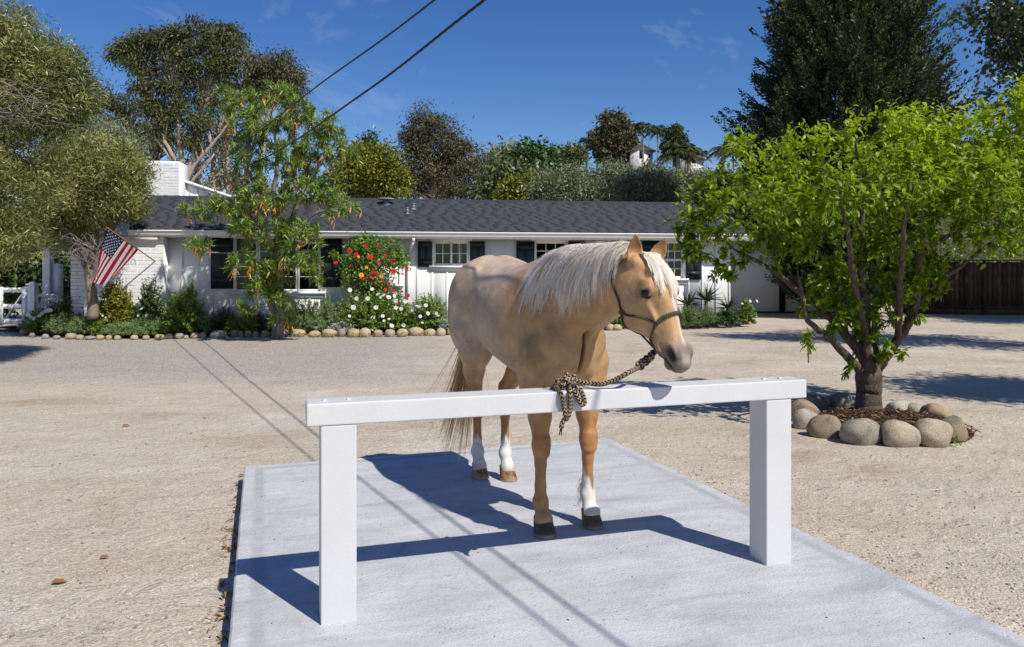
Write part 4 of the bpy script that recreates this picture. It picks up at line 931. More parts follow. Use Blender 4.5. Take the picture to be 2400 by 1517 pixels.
hcord('noseband', onhead([HD(0.315,0.02,-0.075), HD(0.305,0.06,-0.05), HD(0.30,0.088,0.0), HD(0.305,0.06,0.05), HD(0.315,0.02,0.075)], 0.007), 0.0085, 10)
hcord('crown_cord', onhead([HD(-0.045,-0.05,-0.03), HD(-0.055,-0.06,0.0), HD(-0.045,-0.05,0.03)], 0.006), 0.0052)
CK = HM @ Vector(HD(0.405,-0.095,0)); knot('fiador_knot', CK, 0.006, halter, HALT, hinv, 0.014, 2)
for q in range(3): knot('fiador_knot', CK+Vector((-0.010*q,0.004*q,-0.012*q)), 0.006, halter, HALT, hinv, 0.013, 11+q)

lead = empty('lead_rope', SL(1.2,-1.6)); tag(lead, 'black and tan lead rope tied round the white rail', 'rope'); linv = Matrix.Translation(-lead.location)
def lrope(name, pts, r=0.0108, k=12, m=7):
    o = cord(name, pts, r, ROPE, lead, k, m); o.matrix_parent_inverse = linv; return o
def RP(px, py, dep=0.0):
    "a point at photo pixel on the rail's front plane, moved dep metres towards the back"
    k = (px-CX)/F; q = pl-uy*0.006+uy*dep; t = (k*q.y-q.x)/(ux.x-k*ux.y); Z = q.y+t*ux.y; return np.array(P(px, py, Z))
start = np.array(CK)+np.array([-0.02,0.0,-0.03])
for q in range(5): knot('lead_knot', start+np.array([-0.013,-0.002,-0.010])*q, 0.009, lead, ROPE, linv, 0.018, 40+q)
st = start+np.array([-0.065,-0.01,-0.052])
endp = RP(1335, 893, 0.10); mid = []
ctl = [st, P(1474,873,3.36), P(1440,891,3.37), P(1408,901,3.38), P(1372,897,3.385), P(1340,889,3.385), P(1322,890,3.38), P(1318,898,3.37), P(1330,904,3.36)]
lrope('rope_line', [np.array(p) for p in ctl])
kz = RP(1332, 902, 0.06)
for q, (dx, dz) in enumerate([(0.0,0.012),(-0.018,0.004),(0.014,0.008),(0.0,-0.002),(-0.028,0.0)]): knot('rope_knot', kz+np.array([dx, -0.012*q*0.3, dz+0.012]), 0.0102, lead, ROPE, linv, 0.023, 60+q)
fr = -0.016
def wrap(px_top, px_bot, tail=None):
    "one turn round the beam"
    a = RP(px_top, 904, 0.16); return [RP(px_top-14, 911, 0.15), RP(px_top-10, 907, 0.06)+np.array([0,0,0.006]), RP(px_top-2, 916, 0.02), RP(px_top+6, 926, fr), RP((px_top+px_bot)/2+4, 948, fr), RP(px_bot, 972, fr), RP(px_bot+2, 979, 0.02), RP(px_bot+2, 976, 0.10), RP(px_bot-2, 972, 0.15)]
lrope('rope_turn', wrap(1310, 1326))
lrope('rope_turn', [RP(1338,903,0.05), RP(1337,912,0.005), RP(1337,925,fr-0.004), RP(1337,950,fr-0.004), RP(1333,972,fr-0.003), RP(1328,981,fr+0.004), RP(1322,984,0.0), RP(1318,992,-0.004), RP(1315,1004,-0.004)])
lrope('rope_loop', [RP(1343,905,0.02), RP(1352,906,fr-0.01), RP(1360,914,fr-0.016), RP(1367,930,fr-0.012), RP(1370,944,fr-0.008), RP(1364,948,fr-0.008), RP(1357,938,fr-0.008), RP(1350,922,fr-0.006), RP(1345,914,fr-0.002)])
LEATHER = m_paint('dark_leather', (0.03,0.014,0.010), 0.6, 0.2)
for d_ in (-3, 3):
    o = MB().tube([RP(1315,1003,-0.004), RP(1314+d_*0.6,1012,-0.004), RP(1313+d_,1021,-0.004)], [0.0042,0.003,0.0022], 6).build('popper', LEATHER, lead); o.matrix_parent_inverse = linv
# ------------------------------------------------------------------ foliage helpers
def bark_set():
    return dict(olive=m_bark('olive_bark', (0.16,0.12,0.085), (0.33,0.27,0.20)), plum=m_bark('plum_bark', (0.055,0.038,0.03), (0.19,0.145,0.11), (10,10,4)), euc=m_bark('eucalyptus_bark', (0.30,0.22,0.16), (0.52,0.43,0.35), (3,3,0.6), 0.3), dark=m_bark('dark_bark', (0.06,0.045,0.035), (0.14,0.11,0.085)), grey=m_bark('grey_bark', (0.18,0.15,0.12), (0.36,0.33,0.29), (6,6,2)), palm=m_bark('palm_trunk', (0.26,0.20,0.15), (0.40,0.34,0.27), (2,2,6), 0.3), stem=m_bark('green_stem', (0.08,0.09,0.04), (0.16,0.14,0.07)))
BK = bark_set()
LF = dict(
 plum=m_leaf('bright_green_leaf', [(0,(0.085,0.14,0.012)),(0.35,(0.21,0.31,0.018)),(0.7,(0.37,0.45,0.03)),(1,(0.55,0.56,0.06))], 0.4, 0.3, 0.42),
 olive=m_leaf('olive_gold_leaf', [(0,(0.08,0.10,0.026)),(0.4,(0.18,0.20,0.058)),(0.75,(0.31,0.31,0.10)),(1,(0.47,0.46,0.20))], 0.4, 0.45, 0.2),
 greyolive=m_leaf('grey_olive_leaf', [(0,(0.09,0.11,0.055)),(0.5,(0.20,0.23,0.12)),(1,(0.36,0.39,0.24))], 0.45, 0.4, 0.2),
 deepolive=m_leaf('dark_olive_leaf', [(0,(0.04,0.06,0.02)),(0.5,(0.10,0.13,0.045)),(1,(0.22,0.24,0.09))], 0.4, 0.4, 0.2),
 euc=m_leaf('eucalyptus_leaf', [(0,(0.03,0.04,0.014)),(0.5,(0.08,0.09,0.03)),(0.85,(0.15,0.155,0.055)),(1,(0.22,0.20,0.08))], 0.5, 0.3, 0.15),
 eucb=m_leaf('brown_eucalyptus_leaf', [(0,(0.04,0.042,0.02)),(0.5,(0.095,0.092,0.044)),(1,(0.18,0.15,0.08))], 0.5, 0.3, 0.15),
 lance=m_leaf('narrow_green_leaf', [(0,(0.07,0.12,0.022)),(0.4,(0.17,0.26,0.05)),(0.75,(0.30,0.39,0.08)),(0.86,(0.42,0.47,0.13)),(0.90,(0.62,0.36,0.05)),(1,(0.66,0.32,0.05))], 0.4, 0.4, 0.25),
 yel=m_leaf('yellow_green_leaf', [(0,(0.08,0.10,0.012)),(0.5,(0.19,0.20,0.022)),(1,(0.34,0.33,0.04))], 0.45, 0.35, 0.25),
 shrub=m_leaf('fresh_green_leaf', [(0,(0.06,0.12,0.022)),(0.5,(0.16,0.27,0.045)),(1,(0.33,0.43,0.08))], 0.4, 0.4, 0.3),
 dark=m_leaf('dark_green_leaf', [(0,(0.02,0.045,0.012)),(0.5,(0.045,0.09,0.022)),(1,(0.10,0.16,0.045))], 0.4, 0.4, 0.15),
 con=m_leaf('cypress_scale_leaf', [(0,(0.016,0.028,0.009)),(0.5,(0.042,0.066,0.02)),(1,(0.14,0.18,0.055))], 0.5, 0.3, 0.1),
 lav=m_leaf('grey_green_leaf', [(0,(0.085,0.14,0.05)),(0.5,(0.19,0.28,0.10)),(1,(0.34,0.43,0.20))], 0.55, 0.25, 0.2),
 silver=m_leaf('silver_leaf', [(0,(0.22,0.25,0.23)),(1,(0.48,0.51,0.48))], 0.7, 0.2, 0.15),
 palm=m_leaf('palm_leaf', [(0,(0.02,0.035,0.012)),(0.6,(0.05,0.075,0.025)),(1,(0.14,0.14,0.05))], 0.45, 0.35, 0.15),
 strap=m_leaf('strap_leaf', [(0,(0.04,0.085,0.02)),(0.6,(0.10,0.18,0.04)),(1,(0.22,0.28,0.08))], 0.4, 0.4, 0.2),
 poplar=m_leaf('dark_poplar_leaf', [(0,(0.02,0.034,0.012)),(0.6,(0.05,0.075,0.024)),(1,(0.11,0.13,0.05))], 0.4, 0.4, 0.15),
 twig=m_leaf('dead_twig', [(0,(0.14,0.10,0.07)),(1,(0.32,0.26,0.20))], 0.8, 0.1, 0.0))
LF['lance'].node_tree.nodes  # keep
TPL = {
 'rhomb': (np.array([(0,0,0),(0.45,0.5,0.03),(1,0,-0.04),(0.45,-0.5,0.03)]), np.array([(0,1,2,3)])),
 'tri': (np.array([(0,0.35,0),(0,-0.35,0),(1,0,0)]), np.array([(0,1,2)])),
 'lance': (np.array([(0,0.12,0),(0,-0.12,0),(0.5,-0.5,0.03),(0.5,0.5,0.03),(1,0,-0.08)]), [np.array([(0,1,2,3)]), np.array([(3,2,4)])]),
 'leaf': (np.array([(0,0,0),(0.28,0.42,0.10),(0.30,0,0.03),(0.28,-0.42,0.10),(0.65,0.40,0.03),(0.66,0,-0.045),(0.65,-0.40,0.03),(1,0,-0.20)]), [np.array([(0,2,1),(0,3,2),(4,5,7),(5,6,7)]), np.array([(1,2,5,4),(2,3,6,5)])]),
 'blade': (np.array([(0,0.3,0),(0,-0.3,0),(0.35,0.5,0.06),(0.35,-0.5,0.06),(0.7,0.38,0.0),(0.7,-0.38,0.0),(1,0,-0.16)]), [np.array([(0,1,3,2),(2,3,5,4)]), np.array([(4,5,6)])]),
}
def leaf_arr(O, Dv, N, L, W, tpl):
    TV, TF = TPL[tpl]; TF = TF if isinstance(TF, list) else [TF]
    Dv = nrm(Dv); S = nrm(np.cross(Dv, N)); N2 = np.cross(S, Dv); n = len(O); k = len(TV)
    V = O[:,None,:]+Dv[:,None,:]*(TV[None,:,0,None]*L[:,None,None])+S[:,None,:]*(TV[None,:,1,None]*W[:,None,None])+N2[:,None,:]*(TV[None,:,2,None]*L[:,None,None])
    fs = [(f[None]+(np.arange(n)*k)[:,None,None]).reshape(-1, f.shape[1]) for f in TF]
    return V.reshape(-1,3), fs, k
def leaf_obj(name, O, Dv, N, L, W, tpl, mat, parent, rnd=None, smooth_shade=True):
    n = len(O); L = np.broadcast_to(L, (n,)); W = np.broadcast_to(W, (n,)); V, fs, k = leaf_arr(np.asarray(O), np.asarray(Dv), np.asarray(N), L, W, tpl)
    r = rng.random(n) if rnd is None else np.clip(rnd, 0, 1)
    o = link(name, mesh_np(name, V, fs, smooth_shade, {'rnd': np.repeat(r, k)}), parent, mat); o['kind'] = 'stuff'; return o
def rdir(n): return nrm(rng.normal(size=(n,3)))
def blob(px, py, rx, ry, Z, rz=None, dz=0.0):
    c = P(px, py, Z+dz); k = (Z+dz)/F; return (np.array(c), np.array([rx*k, rz if rz else 0.5*(rx+ry)*k, ry*k]))
def clumps(blobs, n, hollow=0.55):
    vol = np.array([np.prod(b[1])**0.67 for b in blobs]); ids = rng.choice(len(blobs), n, p=vol/vol.sum())
    C = np.array([b[0] for b in blobs])[ids]; Rr = np.array([b[1] for b in blobs])[ids]; d = rdir(n); r = hollow+(1-hollow)*rng.random(n)**0.6
    return C+d*Rr*r[:,None], nrm(d/Rr)
def fill(cl, outd, npc, cr_, L, W, droop=0.3, up=0.5, outw=0.6, flat=0.8):
    n = len(cl)*npc; O = np.repeat(cl, npc, 0)+rng.normal(size=(n,3))*cr_*np.array([1,1,flat]); od = np.repeat(outd, npc, 0)
    Dv = nrm(rdir(n)+od*outw+np.array([0,0,-droop])); N = nrm(rdir(n)+np.array([0,0,up])+od*0.5)
    return O, Dv, N, L*(0.7+0.6*rng.random(n)), W*(0.7+0.6*rng.random(n)), np.repeat(rng.random(len(cl)), npc)
def trunkpoly(pts, Z): return np.array([(*P(a, b, Z+(q[0] if q else 0)),) for a, b, *q in pts])
def bgtree(name, label, Z, trunks, blobs, nc, npc, cr_, L, W, leaf, bark, cat='tree', group=None, droop=0.3, hollow=0.5, tpl='rhomb', branches=0, base=None, up=0.5, flat=0.8):
    bl = [blob(*(list(b[:4])+[Z]+list(b[4:]))) for b in blobs]; cl, od = clumps(bl, nc, hollow)
    allc = np.array([b[0] for b in bl]); cx = trunks[0][0][0] if trunks else allc[:,0].mean()
    root = empty(name, (P(trunks[0][0][0], HY, Z).x if trunks else allc[:,0].mean(), Z, 0.0) if base is None else base); tag(root, label, cat, group)
    inv = Matrix.Translation(-root.location); wood = MB(); nodes = []
    for tr in trunks:
        pts = trunkpoly([t[:2] for t in tr], Z); r = np.array([t[2] for t in tr]); p = cr(pts, 5); rr = np.interp(np.linspace(0,1,len(p)), np.linspace(0,1,len(r)), r)
        p = p+np.cumsum(rng.normal(size=p.shape)*0.01*Z/20, 0); wood.tube(p, rr, 8); nodes += list(p)
    if branches and nodes:
        nodes = np.array(nodes); pick = rng.choice(len(cl), min(branches, len(cl)), False)
        for q in pick:
            e = cl[q]; low = nodes[nodes[:,2] < e[2]-0.1*abs(e[2])] if (nodes[:,2] < e[2]).any() else nodes
            if len(low) == 0: low = nodes
            s = low[np.argmin(np.linalg.norm(low-e, axis=1))]; mid = (s+e)/2+np.array([0,0,0.12*np.linalg.norm(e-s)]); wood.tube(cr([s, mid, e], 3), [0.012*Z/20*q2 for q2 in np.linspace(3.0,0.8,7)], 5, False)
    if wood.V:
        o = wood.build('trunk', bark, root, smooth_shade=True); o.matrix_parent_inverse = inv
    O, Dv, N, LL, WW, rb = fill(cl, od, npc, cr_, L, W, droop, up, flat=flat); o = leaf_obj('crown', O, Dv, N, LL, WW, tpl, leaf, root, 0.55*rb+0.45*rng.random(len(O))); o.matrix_parent_inverse = inv
    return root, cl, od

# ------------------------------------------------------------------ hill, far houses, palms
xs = np.linspace(-140, 260, 60); ys = np.linspace(70, 330, 40); X, Y = np.meshgrid(xs, ys)
HZ = -1+smooth(75, 150, Y)*(6+19*smooth(-10, 45, X-0.10*Y)+5*smooth(60,160,X))+1.5*np.sin(X*0.09+Y*0.05)+0.9*np.sin(X*0.23)
nx = len(xs); i = np.arange(len(ys)-1)[:,None]*nx+np.arange(nx-1)[None,:]
m_, nt, b = M('dry_hillside', (0.10,0.10,0.05), 0.95, 0.1); lk(nt, ramp(nt, nz(nt, coord(nt), 0.25, 6, 0.7), [(0.3,(0.03,0.042,0.018)),(0.6,(0.09,0.085,0.04)),(0.8,(0.17,0.14,0.08))]), b.inputs['Base Color']); HILLM = m_
link('hill', mesh_np('hill', np.stack([X,Y,HZ],-1).reshape(-1,3), np.stack([i,i+1,i+1+nx,i+nx],-1).reshape(-1,4), True), None, HILLM)['kind'] = 'structure'
WOODLAND = bgtree
ZH = 120.0
# scrub that covers the hillside as one mass
sc = rng.uniform((-10,80),(120,150),(1500,2)); szz = -1+smooth(75,150,sc[:,1])*(6+19*smooth(-10,45,sc[:,0]-0.10*sc[:,1])+5*smooth(60,160,sc[:,0]))+1.5*np.sin(sc[:,0]*0.09+sc[:,1]*0.05)
cl = np.stack([sc[:,0],sc[:,1],szz+0.6],1); O, Dv, N, LL, WW, rb = fill(cl, np.tile([0,-0.3,0.9],(len(cl),1)), 60, 0.8, 0.3, 0.2, 0.1, 0.5)
o = leaf_obj('hillside_scrub', O, Dv, N, LL, WW, 'rhomb', LF['deepolive'], None, 0.6*rb+0.4*rng.random(len(O))); tag(o, 'dark green scrub covering the hillside behind the ranch house', 'scrub', kind='stuff')
hw_ = M('pale_render', (0.62,0.60,0.57), 0.7)[0]; HROOF = M('brown_tile_roof', (0.10,0.06,0.045), 0.8)[0]; DG = M('dark_glazing', (0.02,0.022,0.025), 0.1, 0.5)[0]
def hillhouse(label, p0, p1, ytop, ybot, ridge, Z, chim=None, wins=()):
    A = P(p0, ybot, Z); B = P(p1, ytop, Z); root = empty('hill_house', (A.x, Z, A.z)); tag(root, label, 'house'); inv = Matrix.Translation(-root.location)
    def pt(name, mb, mat, par=root):
        o = mb.build(name, mat, par); o.matrix_parent_inverse = inv if par is root else Matrix(); return o
    pt('wall', MB().box(A.x, B.x, Z, Z+8, A.z-4, B.z), hw_); xm = (A.x+B.x)/2; rz = P(0, ridge, Z).z
    pt('gable', MB().add([(A.x,Z-0.003,B.z),(B.x,Z-0.003,B.z),(xm,Z-0.003,rz)], np.array([(0,1,2)])), hw_)
    pt('roof', MB().add([(A.x-0.4,Z-0.5,B.z-0.15),(xm,Z-0.5,rz+0.12),(B.x+0.4,Z-0.5,B.z-0.15),(A.x-0.4,Z+8,B.z-0.15),(xm,Z+8,rz+0.12),(B.x+0.4,Z+8,B.z-0.15),(A.x-0.4,Z-0.5,B.z-0.4),(xm,Z-0.5,rz-0.12),(B.x+0.4,Z-0.5,B.z-0.4)], np.array([(0,1,4,3),(1,2,5,4),(6,7,1,0),(7,8,2,1)])), HROOF)
    if chim: C = P(chim[0], chim[1], Z); pt('chimney', MB().box(C.x-0.5, C.x+0.5, Z+2, Z+3, B.z-0.5, C.z), hw_)
    for w in wins: a = P(w[0], w[3], Z); b2 = P(w[1], w[2], Z); pt('window', MB().box(a.x, b2.x, Z-0.06, Z-0.01, a.z, b2.z), DG)
hillhouse('white house with a pale chimney among the palms on the hilltop', 1478, 1530, 352, 376, 339, ZH-8, (1517,336), [(1499,1506,355,371),(1520,1524,362,370)])
hillhouse('small pale house on the hill behind the tip of the leafy tree', 1608, 1650, 372, 384, 366, ZH-5, None, [(1622,1630,374,382)])
wt = empty('white_stack', P(1290,410,60)); tag(wt, 'small white structure with thin pipes above the dark dome tree', 'stack'); winv = Matrix.Translation(-wt.location)
A = P(1283,408,60); B = P(1296,385,60)
for nm, mb in (('housing', MB().box(A.x,B.x,60,61,A.z-6,B.z)), ('pipe', MB().tube([P(1287,386,60.4),P(1287,374,60.4)],0.07,8)), ('pipe', MB().tube([P(1292,386,60.4),P(1292,376,60.4)],0.07,8)), ('lid', MB().box(A.x-0.1,B.x+0.1,59.9,61.1,B.z+0.002,B.z+0.08))):
    o = mb.build(nm, hw_, wt); o.matrix_parent_inverse = winv
def palm(label, px, py, ybase, Z, fl, nf=15, r=0.11, droop=0.9, tilt=0.0, cat='palm tree'):
    fl *= 1.3; nf = int(nf*1.2); top = np.array(P(px, py, Z)); bot = np.array(P(px+tilt, ybase, Z)); bot[2] -= 2.5; root = empty('palm_tree', bot); tag(root, label, cat, 'palms on the hill'); inv = Matrix.Translation(-root.location)
    o = MB().tube(cr([bot, (top+bot)/2+[0.1,0,0], top], 4), np.linspace(r*1.2, r*0.8, 9), 7).build('trunk', BK['palm'], root); o.matrix_parent_inverse = inv
    OO, DD, NN, LL = [], [], [], []
    for f in range(nf):
        a = f/nf*2*math.pi+rng.random()*0.4; e = rng.uniform(0.0, 1.35); h = np.array([math.cos(a), math.sin(a), 0]); L = fl*(0.8+0.3*rng.random()); pts = []
        for t in np.linspace(0, 1, 9): pts.append(top+h*L*t*math.cos(e)*(1-0.15*t)+np.array([0,0,1])*(L*t*math.sin(e)-droop*L*t*t*0.8))
        pts = np.array(pts); tg = nrm(np.gradient(pts, axis=0)); sd = nrm(np.cross(tg, [0,0,1]))
        for k in range(1, 9):
            for s in (-1, 1):
                for q in (0, 0.5):
                    p = pts[k-1]*(1-q)+pts[k]*q; OO.append(p); DD.append(tg[k]*0.7+sd[k]*s+np.array([0,0,-0.55])); NN.append(np.array([0,0,1])+0.3*rng.normal(size=3)); LL.append(fl*0.34*math.sin(math.pi*(0.18+0.72*(k-q)/8)))
    o = leaf_obj('fronds', np.array(OO), np.array(DD), np.array(NN), np.array(LL), np.array(LL)*0.16, 'lance', LF['palm'], root); o.matrix_parent_inverse = inv
palm('queen palm on the hill, leftmost of the palms left of the brown tree', 1374, 330, 378, ZH, 1.7, 13)
palm('queen palm with a bare trunk close to the left of the brown hill tree', 1398, 338, 382, ZH-3, 1.8, 13)
palm('short queen palm half inside the brown hill tree', 1428, 344, 380, ZH, 1.5, 12)
palm('tall slender queen palm in front of the white hill house', 1506, 300, 372, ZH-12, 2.1, 15)
palm('queen palm between the brown hill tree and the tall slender palm', 1483, 303, 372, ZH-4, 2.0, 13)
palm('tall queen palm right of the hill house chimney, nearer the chimney', 1540, 306, 372, ZH-4, 2.3, 16)
palm('tall queen palm right of the hill house chimney, farther from the chimney', 1553, 312, 374, ZH, 2.0, 14)
palm('broad date palm with arching fronds right of the hill house', 1588, 355, 392, ZH-14, 3.2, 26, 0.3, 0.8)
palm('small date palm below the layered conifer on the hill', 1612, 352, 385, ZH-8, 2.4, 20, 0.25)
palm('slim queen palm by the small pale hill house', 1628, 355, 382, ZH, 1.9, 13)
palm('queen palm just right of the small pale hill house', 1645, 360, 385, ZH-4, 1.7, 13)
palm('queen palm right of the last hill house, leaning over the olive', 1694, 352, 388, ZH-20, 2.2, 15)
palm('queen palm beside the dark cypress on the hill', 1718, 358, 390, ZH-18, 2.0, 14)
bgtree('hill_tree', 'tall brown leafed tree on the hilltop left of the white hill house', ZH-6, [[(1440,390,0.5),(1440,330,0.35),(1438,290,0.15)]], [(1440,300,28,36),(1415,330,28,28),(1465,330,28,32),(1450,350,36,24),(1425,360,26,20)], 260, 46, 0.55, 0.55, 0.3, LF['eucb'], BK['dark'], branches=60)
bgtree('hill_conifer', 'dark layered conifer among the palms on the hill', ZH-10, [[(1582,390,0.3),(1582,304,0.08)]], [(1582,308,8,8),(1582,322,18,7),(1582,338,26,8),(1580,352,24,8)], 110, 50, 0.4, 0.5, 0.22, LF['con'], BK['dark'], cat='conifer')
bgtree('hill_bush', 'round dark bush at the left end of the hilltop palms', ZH-10, [[(1316,395,0.3),(1316,360,0.15)]], [(1316,358,14,14),(1345,365,22,22)], 60, 50, 0.5, 0.5, 0.28, LF['deepolive'], BK['dark'], cat='bush')

# ------------------------------------------------------------------ middle distance trees
bgtree('eucalyptus', 'tall umbrella crowned eucalyptus with pale trunks behind the chimney', 48, [[(425,470,0.24),(426,380,0.19),(420,300,0.16),(405,240,0.12),(395,170,0.08)],[(426,400,0.14),(385,330,0.11),(350,250,0.09),(320,170,0.06)],[(428,440,0.17),(462,330,0.12),(475,250,0.10),(500,160,0.07)],[(430,440,0.16),(455,385,0.13),(500,330,0.09),(530,290,0.05)],[(432,446,0.12),(470,400,0.10),(505,360,0.06)],[(405,380,0.1),(370,330,0.08),(350,300,0.05)]],
  [(300,112,34,14),(272,128,22,9),(320,140,30,14),(350,92,34,18),(395,85,34,16),(430,80,30,16),(458,55,14,10),(478,78,18,12),(520,78,40,20),(555,98,22,20),(500,115,40,16),(545,130,30,14),(440,118,36,16),(385,125,36,16),(340,165,24,10),(390,165,34,13),(445,160,34,14),(500,160,40,16),(555,160,22,14),(350,205,36,12),(410,200,36,13),(470,200,34,15),(530,195,26,16),(380,240,26,18),(435,235,24,16),(490,235,26,18),(400,280,18,22),(350,250,18,20),(470,280,22,24),(455,330,20,26),(370,310,16,24)], 380, 80, 0.30, 0.26, 0.08, LF['euc'], BK['euc'], droop=1.0, hollow=0.35, branches=200, flat=0.75)
bgtree('eucalyptus', 'rounded eucalyptus crown to the right of the umbrella crowned one', 52, [[(500,470,0.2),(510,330,0.16),(560,230,0.12),(620,170,0.07)],[(600,470,0.2),(620,300,0.15),(650,190,0.09)]],
  [(640,150,52,34),(675,180,36,34),(605,165,36,40),(620,205,44,24),(690,205,18,20),(590,215,26,30)], 150, 66, 0.32, 0.26, 0.08, LF['eucb'], BK['euc'], droop=1.0, hollow=0.3, branches=80)
bgtree('eucalyptus', 'sparse dark eucalyptus at the left, low beside the umbrella crowned one', 55, [[(330,470,0.3),(310,330,0.2),(270,250,0.12)],[(345,470,0.25),(360,340,0.15)]],
  [(245,225,34,30),(222,245,20,24),(290,245,38,28),(320,290,36,34),(270,290,44,30),(350,330,40,40),(310,350,44,36),(205,190,10,12),(395,330,26,40)], 120, 46, 0.34, 0.28, 0.09, LF['euc'], BK['dark'], droop=0.8, hollow=0.2, branches=70)
for q, (px, lean, lab) in enumerate([(462,4,'slim eucalyptus trunk just right of the chimney, nearest the chimney'),(535,-3,'slim eucalyptus trunk above the middle of the rear gable'),(575,5,'slim eucalyptus trunk left of the yellow leafed tree stem'),(690,2,'slim eucalyptus trunk seen through the yellow leafed tree'),(510,8,'thin bare eucalyptus trunk above the rear gable roof')]):
    bgtree('eucalyptus', lab, 50+q*2.5, [[(px,475,0.17),(px+lean,380,0.15),(px+lean*2,300,0.12),(px+lean,230,0.07)]], [(px+20,330,46,50),(px-10,400,40,46),(px+30,420,36,36),(px,270,30,40)], 30, 44, 0.34, 0.28, 0.09, LF['euc'], BK['euc'], group='eucalyptus behind the house', droop=0.9, hollow=0.1, branches=24)
bgtree('yellow_green_tree', 'yellow green feathery tree rising behind the roof by the yellow leafed tree', 30, [[(860,480,0.2),(870,400,0.1)]], [(880,405,60,55),(820,420,55,50),(925,430,36,40),(845,380,40,36),(900,370,30,24)], 220, 66, 0.20, 0.17, 0.06, LF['yel'], BK['dark'], hollow=0.45, branches=30)
bgtree('thin_conifer', 'thin blue green conifer tip poking up behind the yellow green tree', 38, [[(868,470,0.15),(866,312,0.03)]], [(866,322,7,10),(868,345,16,12),(872,370,28,16),(880,395,40,20)], 120, 40, 0.22, 0.22, 0.07, LF['dark'], BK['dark'], cat='conifer', hollow=0.1)
bgtree('dark_eucalyptus', 'big dark rounded eucalyptus behind the middle of the roof', 56, [[(1020,480,0.25),(1010,380,0.18),(990,300,0.12)],[(1030,450,0.3),(1060,370,0.2)]], [(990,290,46,34),(1020,310,50,40),(970,340,40,40),(1060,340,48,40),(1090,370,46,40),(1000,390,60,46),(1060,420,75,50),(960,420,40,46),(1110,430,34,46)], 300, 76, 0.36, 0.28, 0.085, LF['eucb'], BK['euc'], droop=0.8, hollow=0.35, branches=100)
bgtree('green_tree', 'loose grey green tree right of the dark rounded eucalyptus', 60, [[(1180,480,0.3),(1185,400,0.2)]], [(1185,375,24,24),(1170,410,26,28),(1205,400,28,30)], 130, 40, 0.6, 0.45, 0.2, LF['greyolive'], BK['dark'], branches=20)
bgtree('dome_tree', 'dense dark green dome shaped tree above the roof', 58, [[(1255,480,0.3),(1255,400,0.2)]], [(1252,385,36,36),(1235,400,26,30),(1272,402,22,30)], 210, 50, 0.5, 0.42, 0.2, LF['dark'], BK['dark'], hollow=0.6)
bgtree('oak_tree', 'dark spreading tree under the dome shaped tree above the roof', 50, [[(1210,490,0.4),(1212,440,0.25)]], [(1195,435,50,36),(1240,440,50,34),(1160,455,30,24)], 330, 46, 0.45, 0.4, 0.18, LF['deepolive'], BK['dark'], hollow=0.5)
bgtree('yellow_bush', 'yellow green leafy bush against the roof ridge left of the olives', 34, [[(1230,490,0.1),(1230,455,0.05)]], [(1215,452,36,22),(1262,448,34,24)], 150, 50, 0.25, 0.2, 0.1, LF['yel'], BK['dark'], cat='bush')
for px, py, rx, ry, Z, lab in ((1325,442,78,48,31,'silvery olive tree behind the roof, leftmost of the olive row'),(1425,430,80,56,33,'silvery olive tree behind the roof, second of the olive row'),(1525,436,78,48,31,'silvery olive tree behind the roof, third of the olive row'),(1620,442,70,44,32,'silvery olive tree behind the roof, fourth of the olive row'),(1700,450,64,46,30,'silvery olive tree behind the roof, nearest the dark cypress')):
    bgtree('olive_tree', lab, Z, [[(px,490,0.2),(px+5,440,0.12),(px-6,400,0.05)]], [(px,py,rx,ry*0.75),(px-rx*0.45,py+12,rx*0.55,ry*0.6),(px+rx*0.5,py+8,rx*0.5,ry*0.62),(px+8,py-ry*0.5,rx*0.4,ry*0.5),(px,py+34,rx*1.1,26)], 230, 66, 0.20, 0.17, 0.042, LF['greyolive'], BK['olive'], group='olive row behind the roof', hollow=0.5, branches=40, droop=-0.3)

# ------------------------------------------------------------------ olive with the leaning trunk, and the big tree at the left edge
r_, cl, od = bgtree('leaning_olive', 'golden olive tree with a leaning trunk beside the flag', 17.3, [[(218,745,0.13),(214,700,0.115),(206,650,0.10),(211,600,0.085),(222,550,0.06),(235,480,0.04)],[(207,645,0.05),(185,590,0.04),(150,540,0.025)],[(211,600,0.05),(250,560,0.035),(290,500,0.02)]],
  [(235,430,85,105,1.5),(160,470,70,80,1.4),(290,410,46,70,1.0),(275,465,60,50,1.0),(205,370,70,55,1.2),(150,545,55,40,1.0),(120,430,60,70,1.2)], 720, 66, 0.12, 0.105, 0.021, LF['olive'], BK['olive'], hollow=0.55, branches=200, droop=-0.15, tpl='lance', base=(P(218,HY,17.3).x,17.3,0.05))
tw = MB()
for q in range(38):
    s = np.array(P(rng.uniform(185,235), rng.uniform(570,620), 16.6)); e = s+np.array([rng.uniform(-1.3,0.5), rng.uniform(-0.5,0.5), rng.uniform(-0.1,0.45)]); md = (s+e)/2+[0,0,rng.uniform(0,0.25)]; e[2] -= rng.uniform(0,0.35); tw.tube(cr([s,md,e],3), np.linspace(0.008,0.002,7), 4, False)
o = tw.build('bare_twigs', BK['grey'], r_); o.matrix_parent_inverse = Matrix.Translation(-r_.location); o['kind'] = 'stuff'
r_, cl, od = bgtree('grey_olive', 'greyer olive crown rising behind the golden olive', 19.5, [[(250,700,0.12),(255,500,0.09),(265,380,0.05)]], [(250,330,60,40,1.0),(290,360,40,40,0.9),(210,320,40,40,0.9),(240,390,80,60,1.2),(130,520,60,60,1.1)], 420, 55, 0.16, 0.11, 0.022, LF['greyolive'], BK['olive'], hollow=0.4, branches=60, droop=-0.4, tpl='lance', base=(P(250,HY,19.5).x,19.5,0.05))
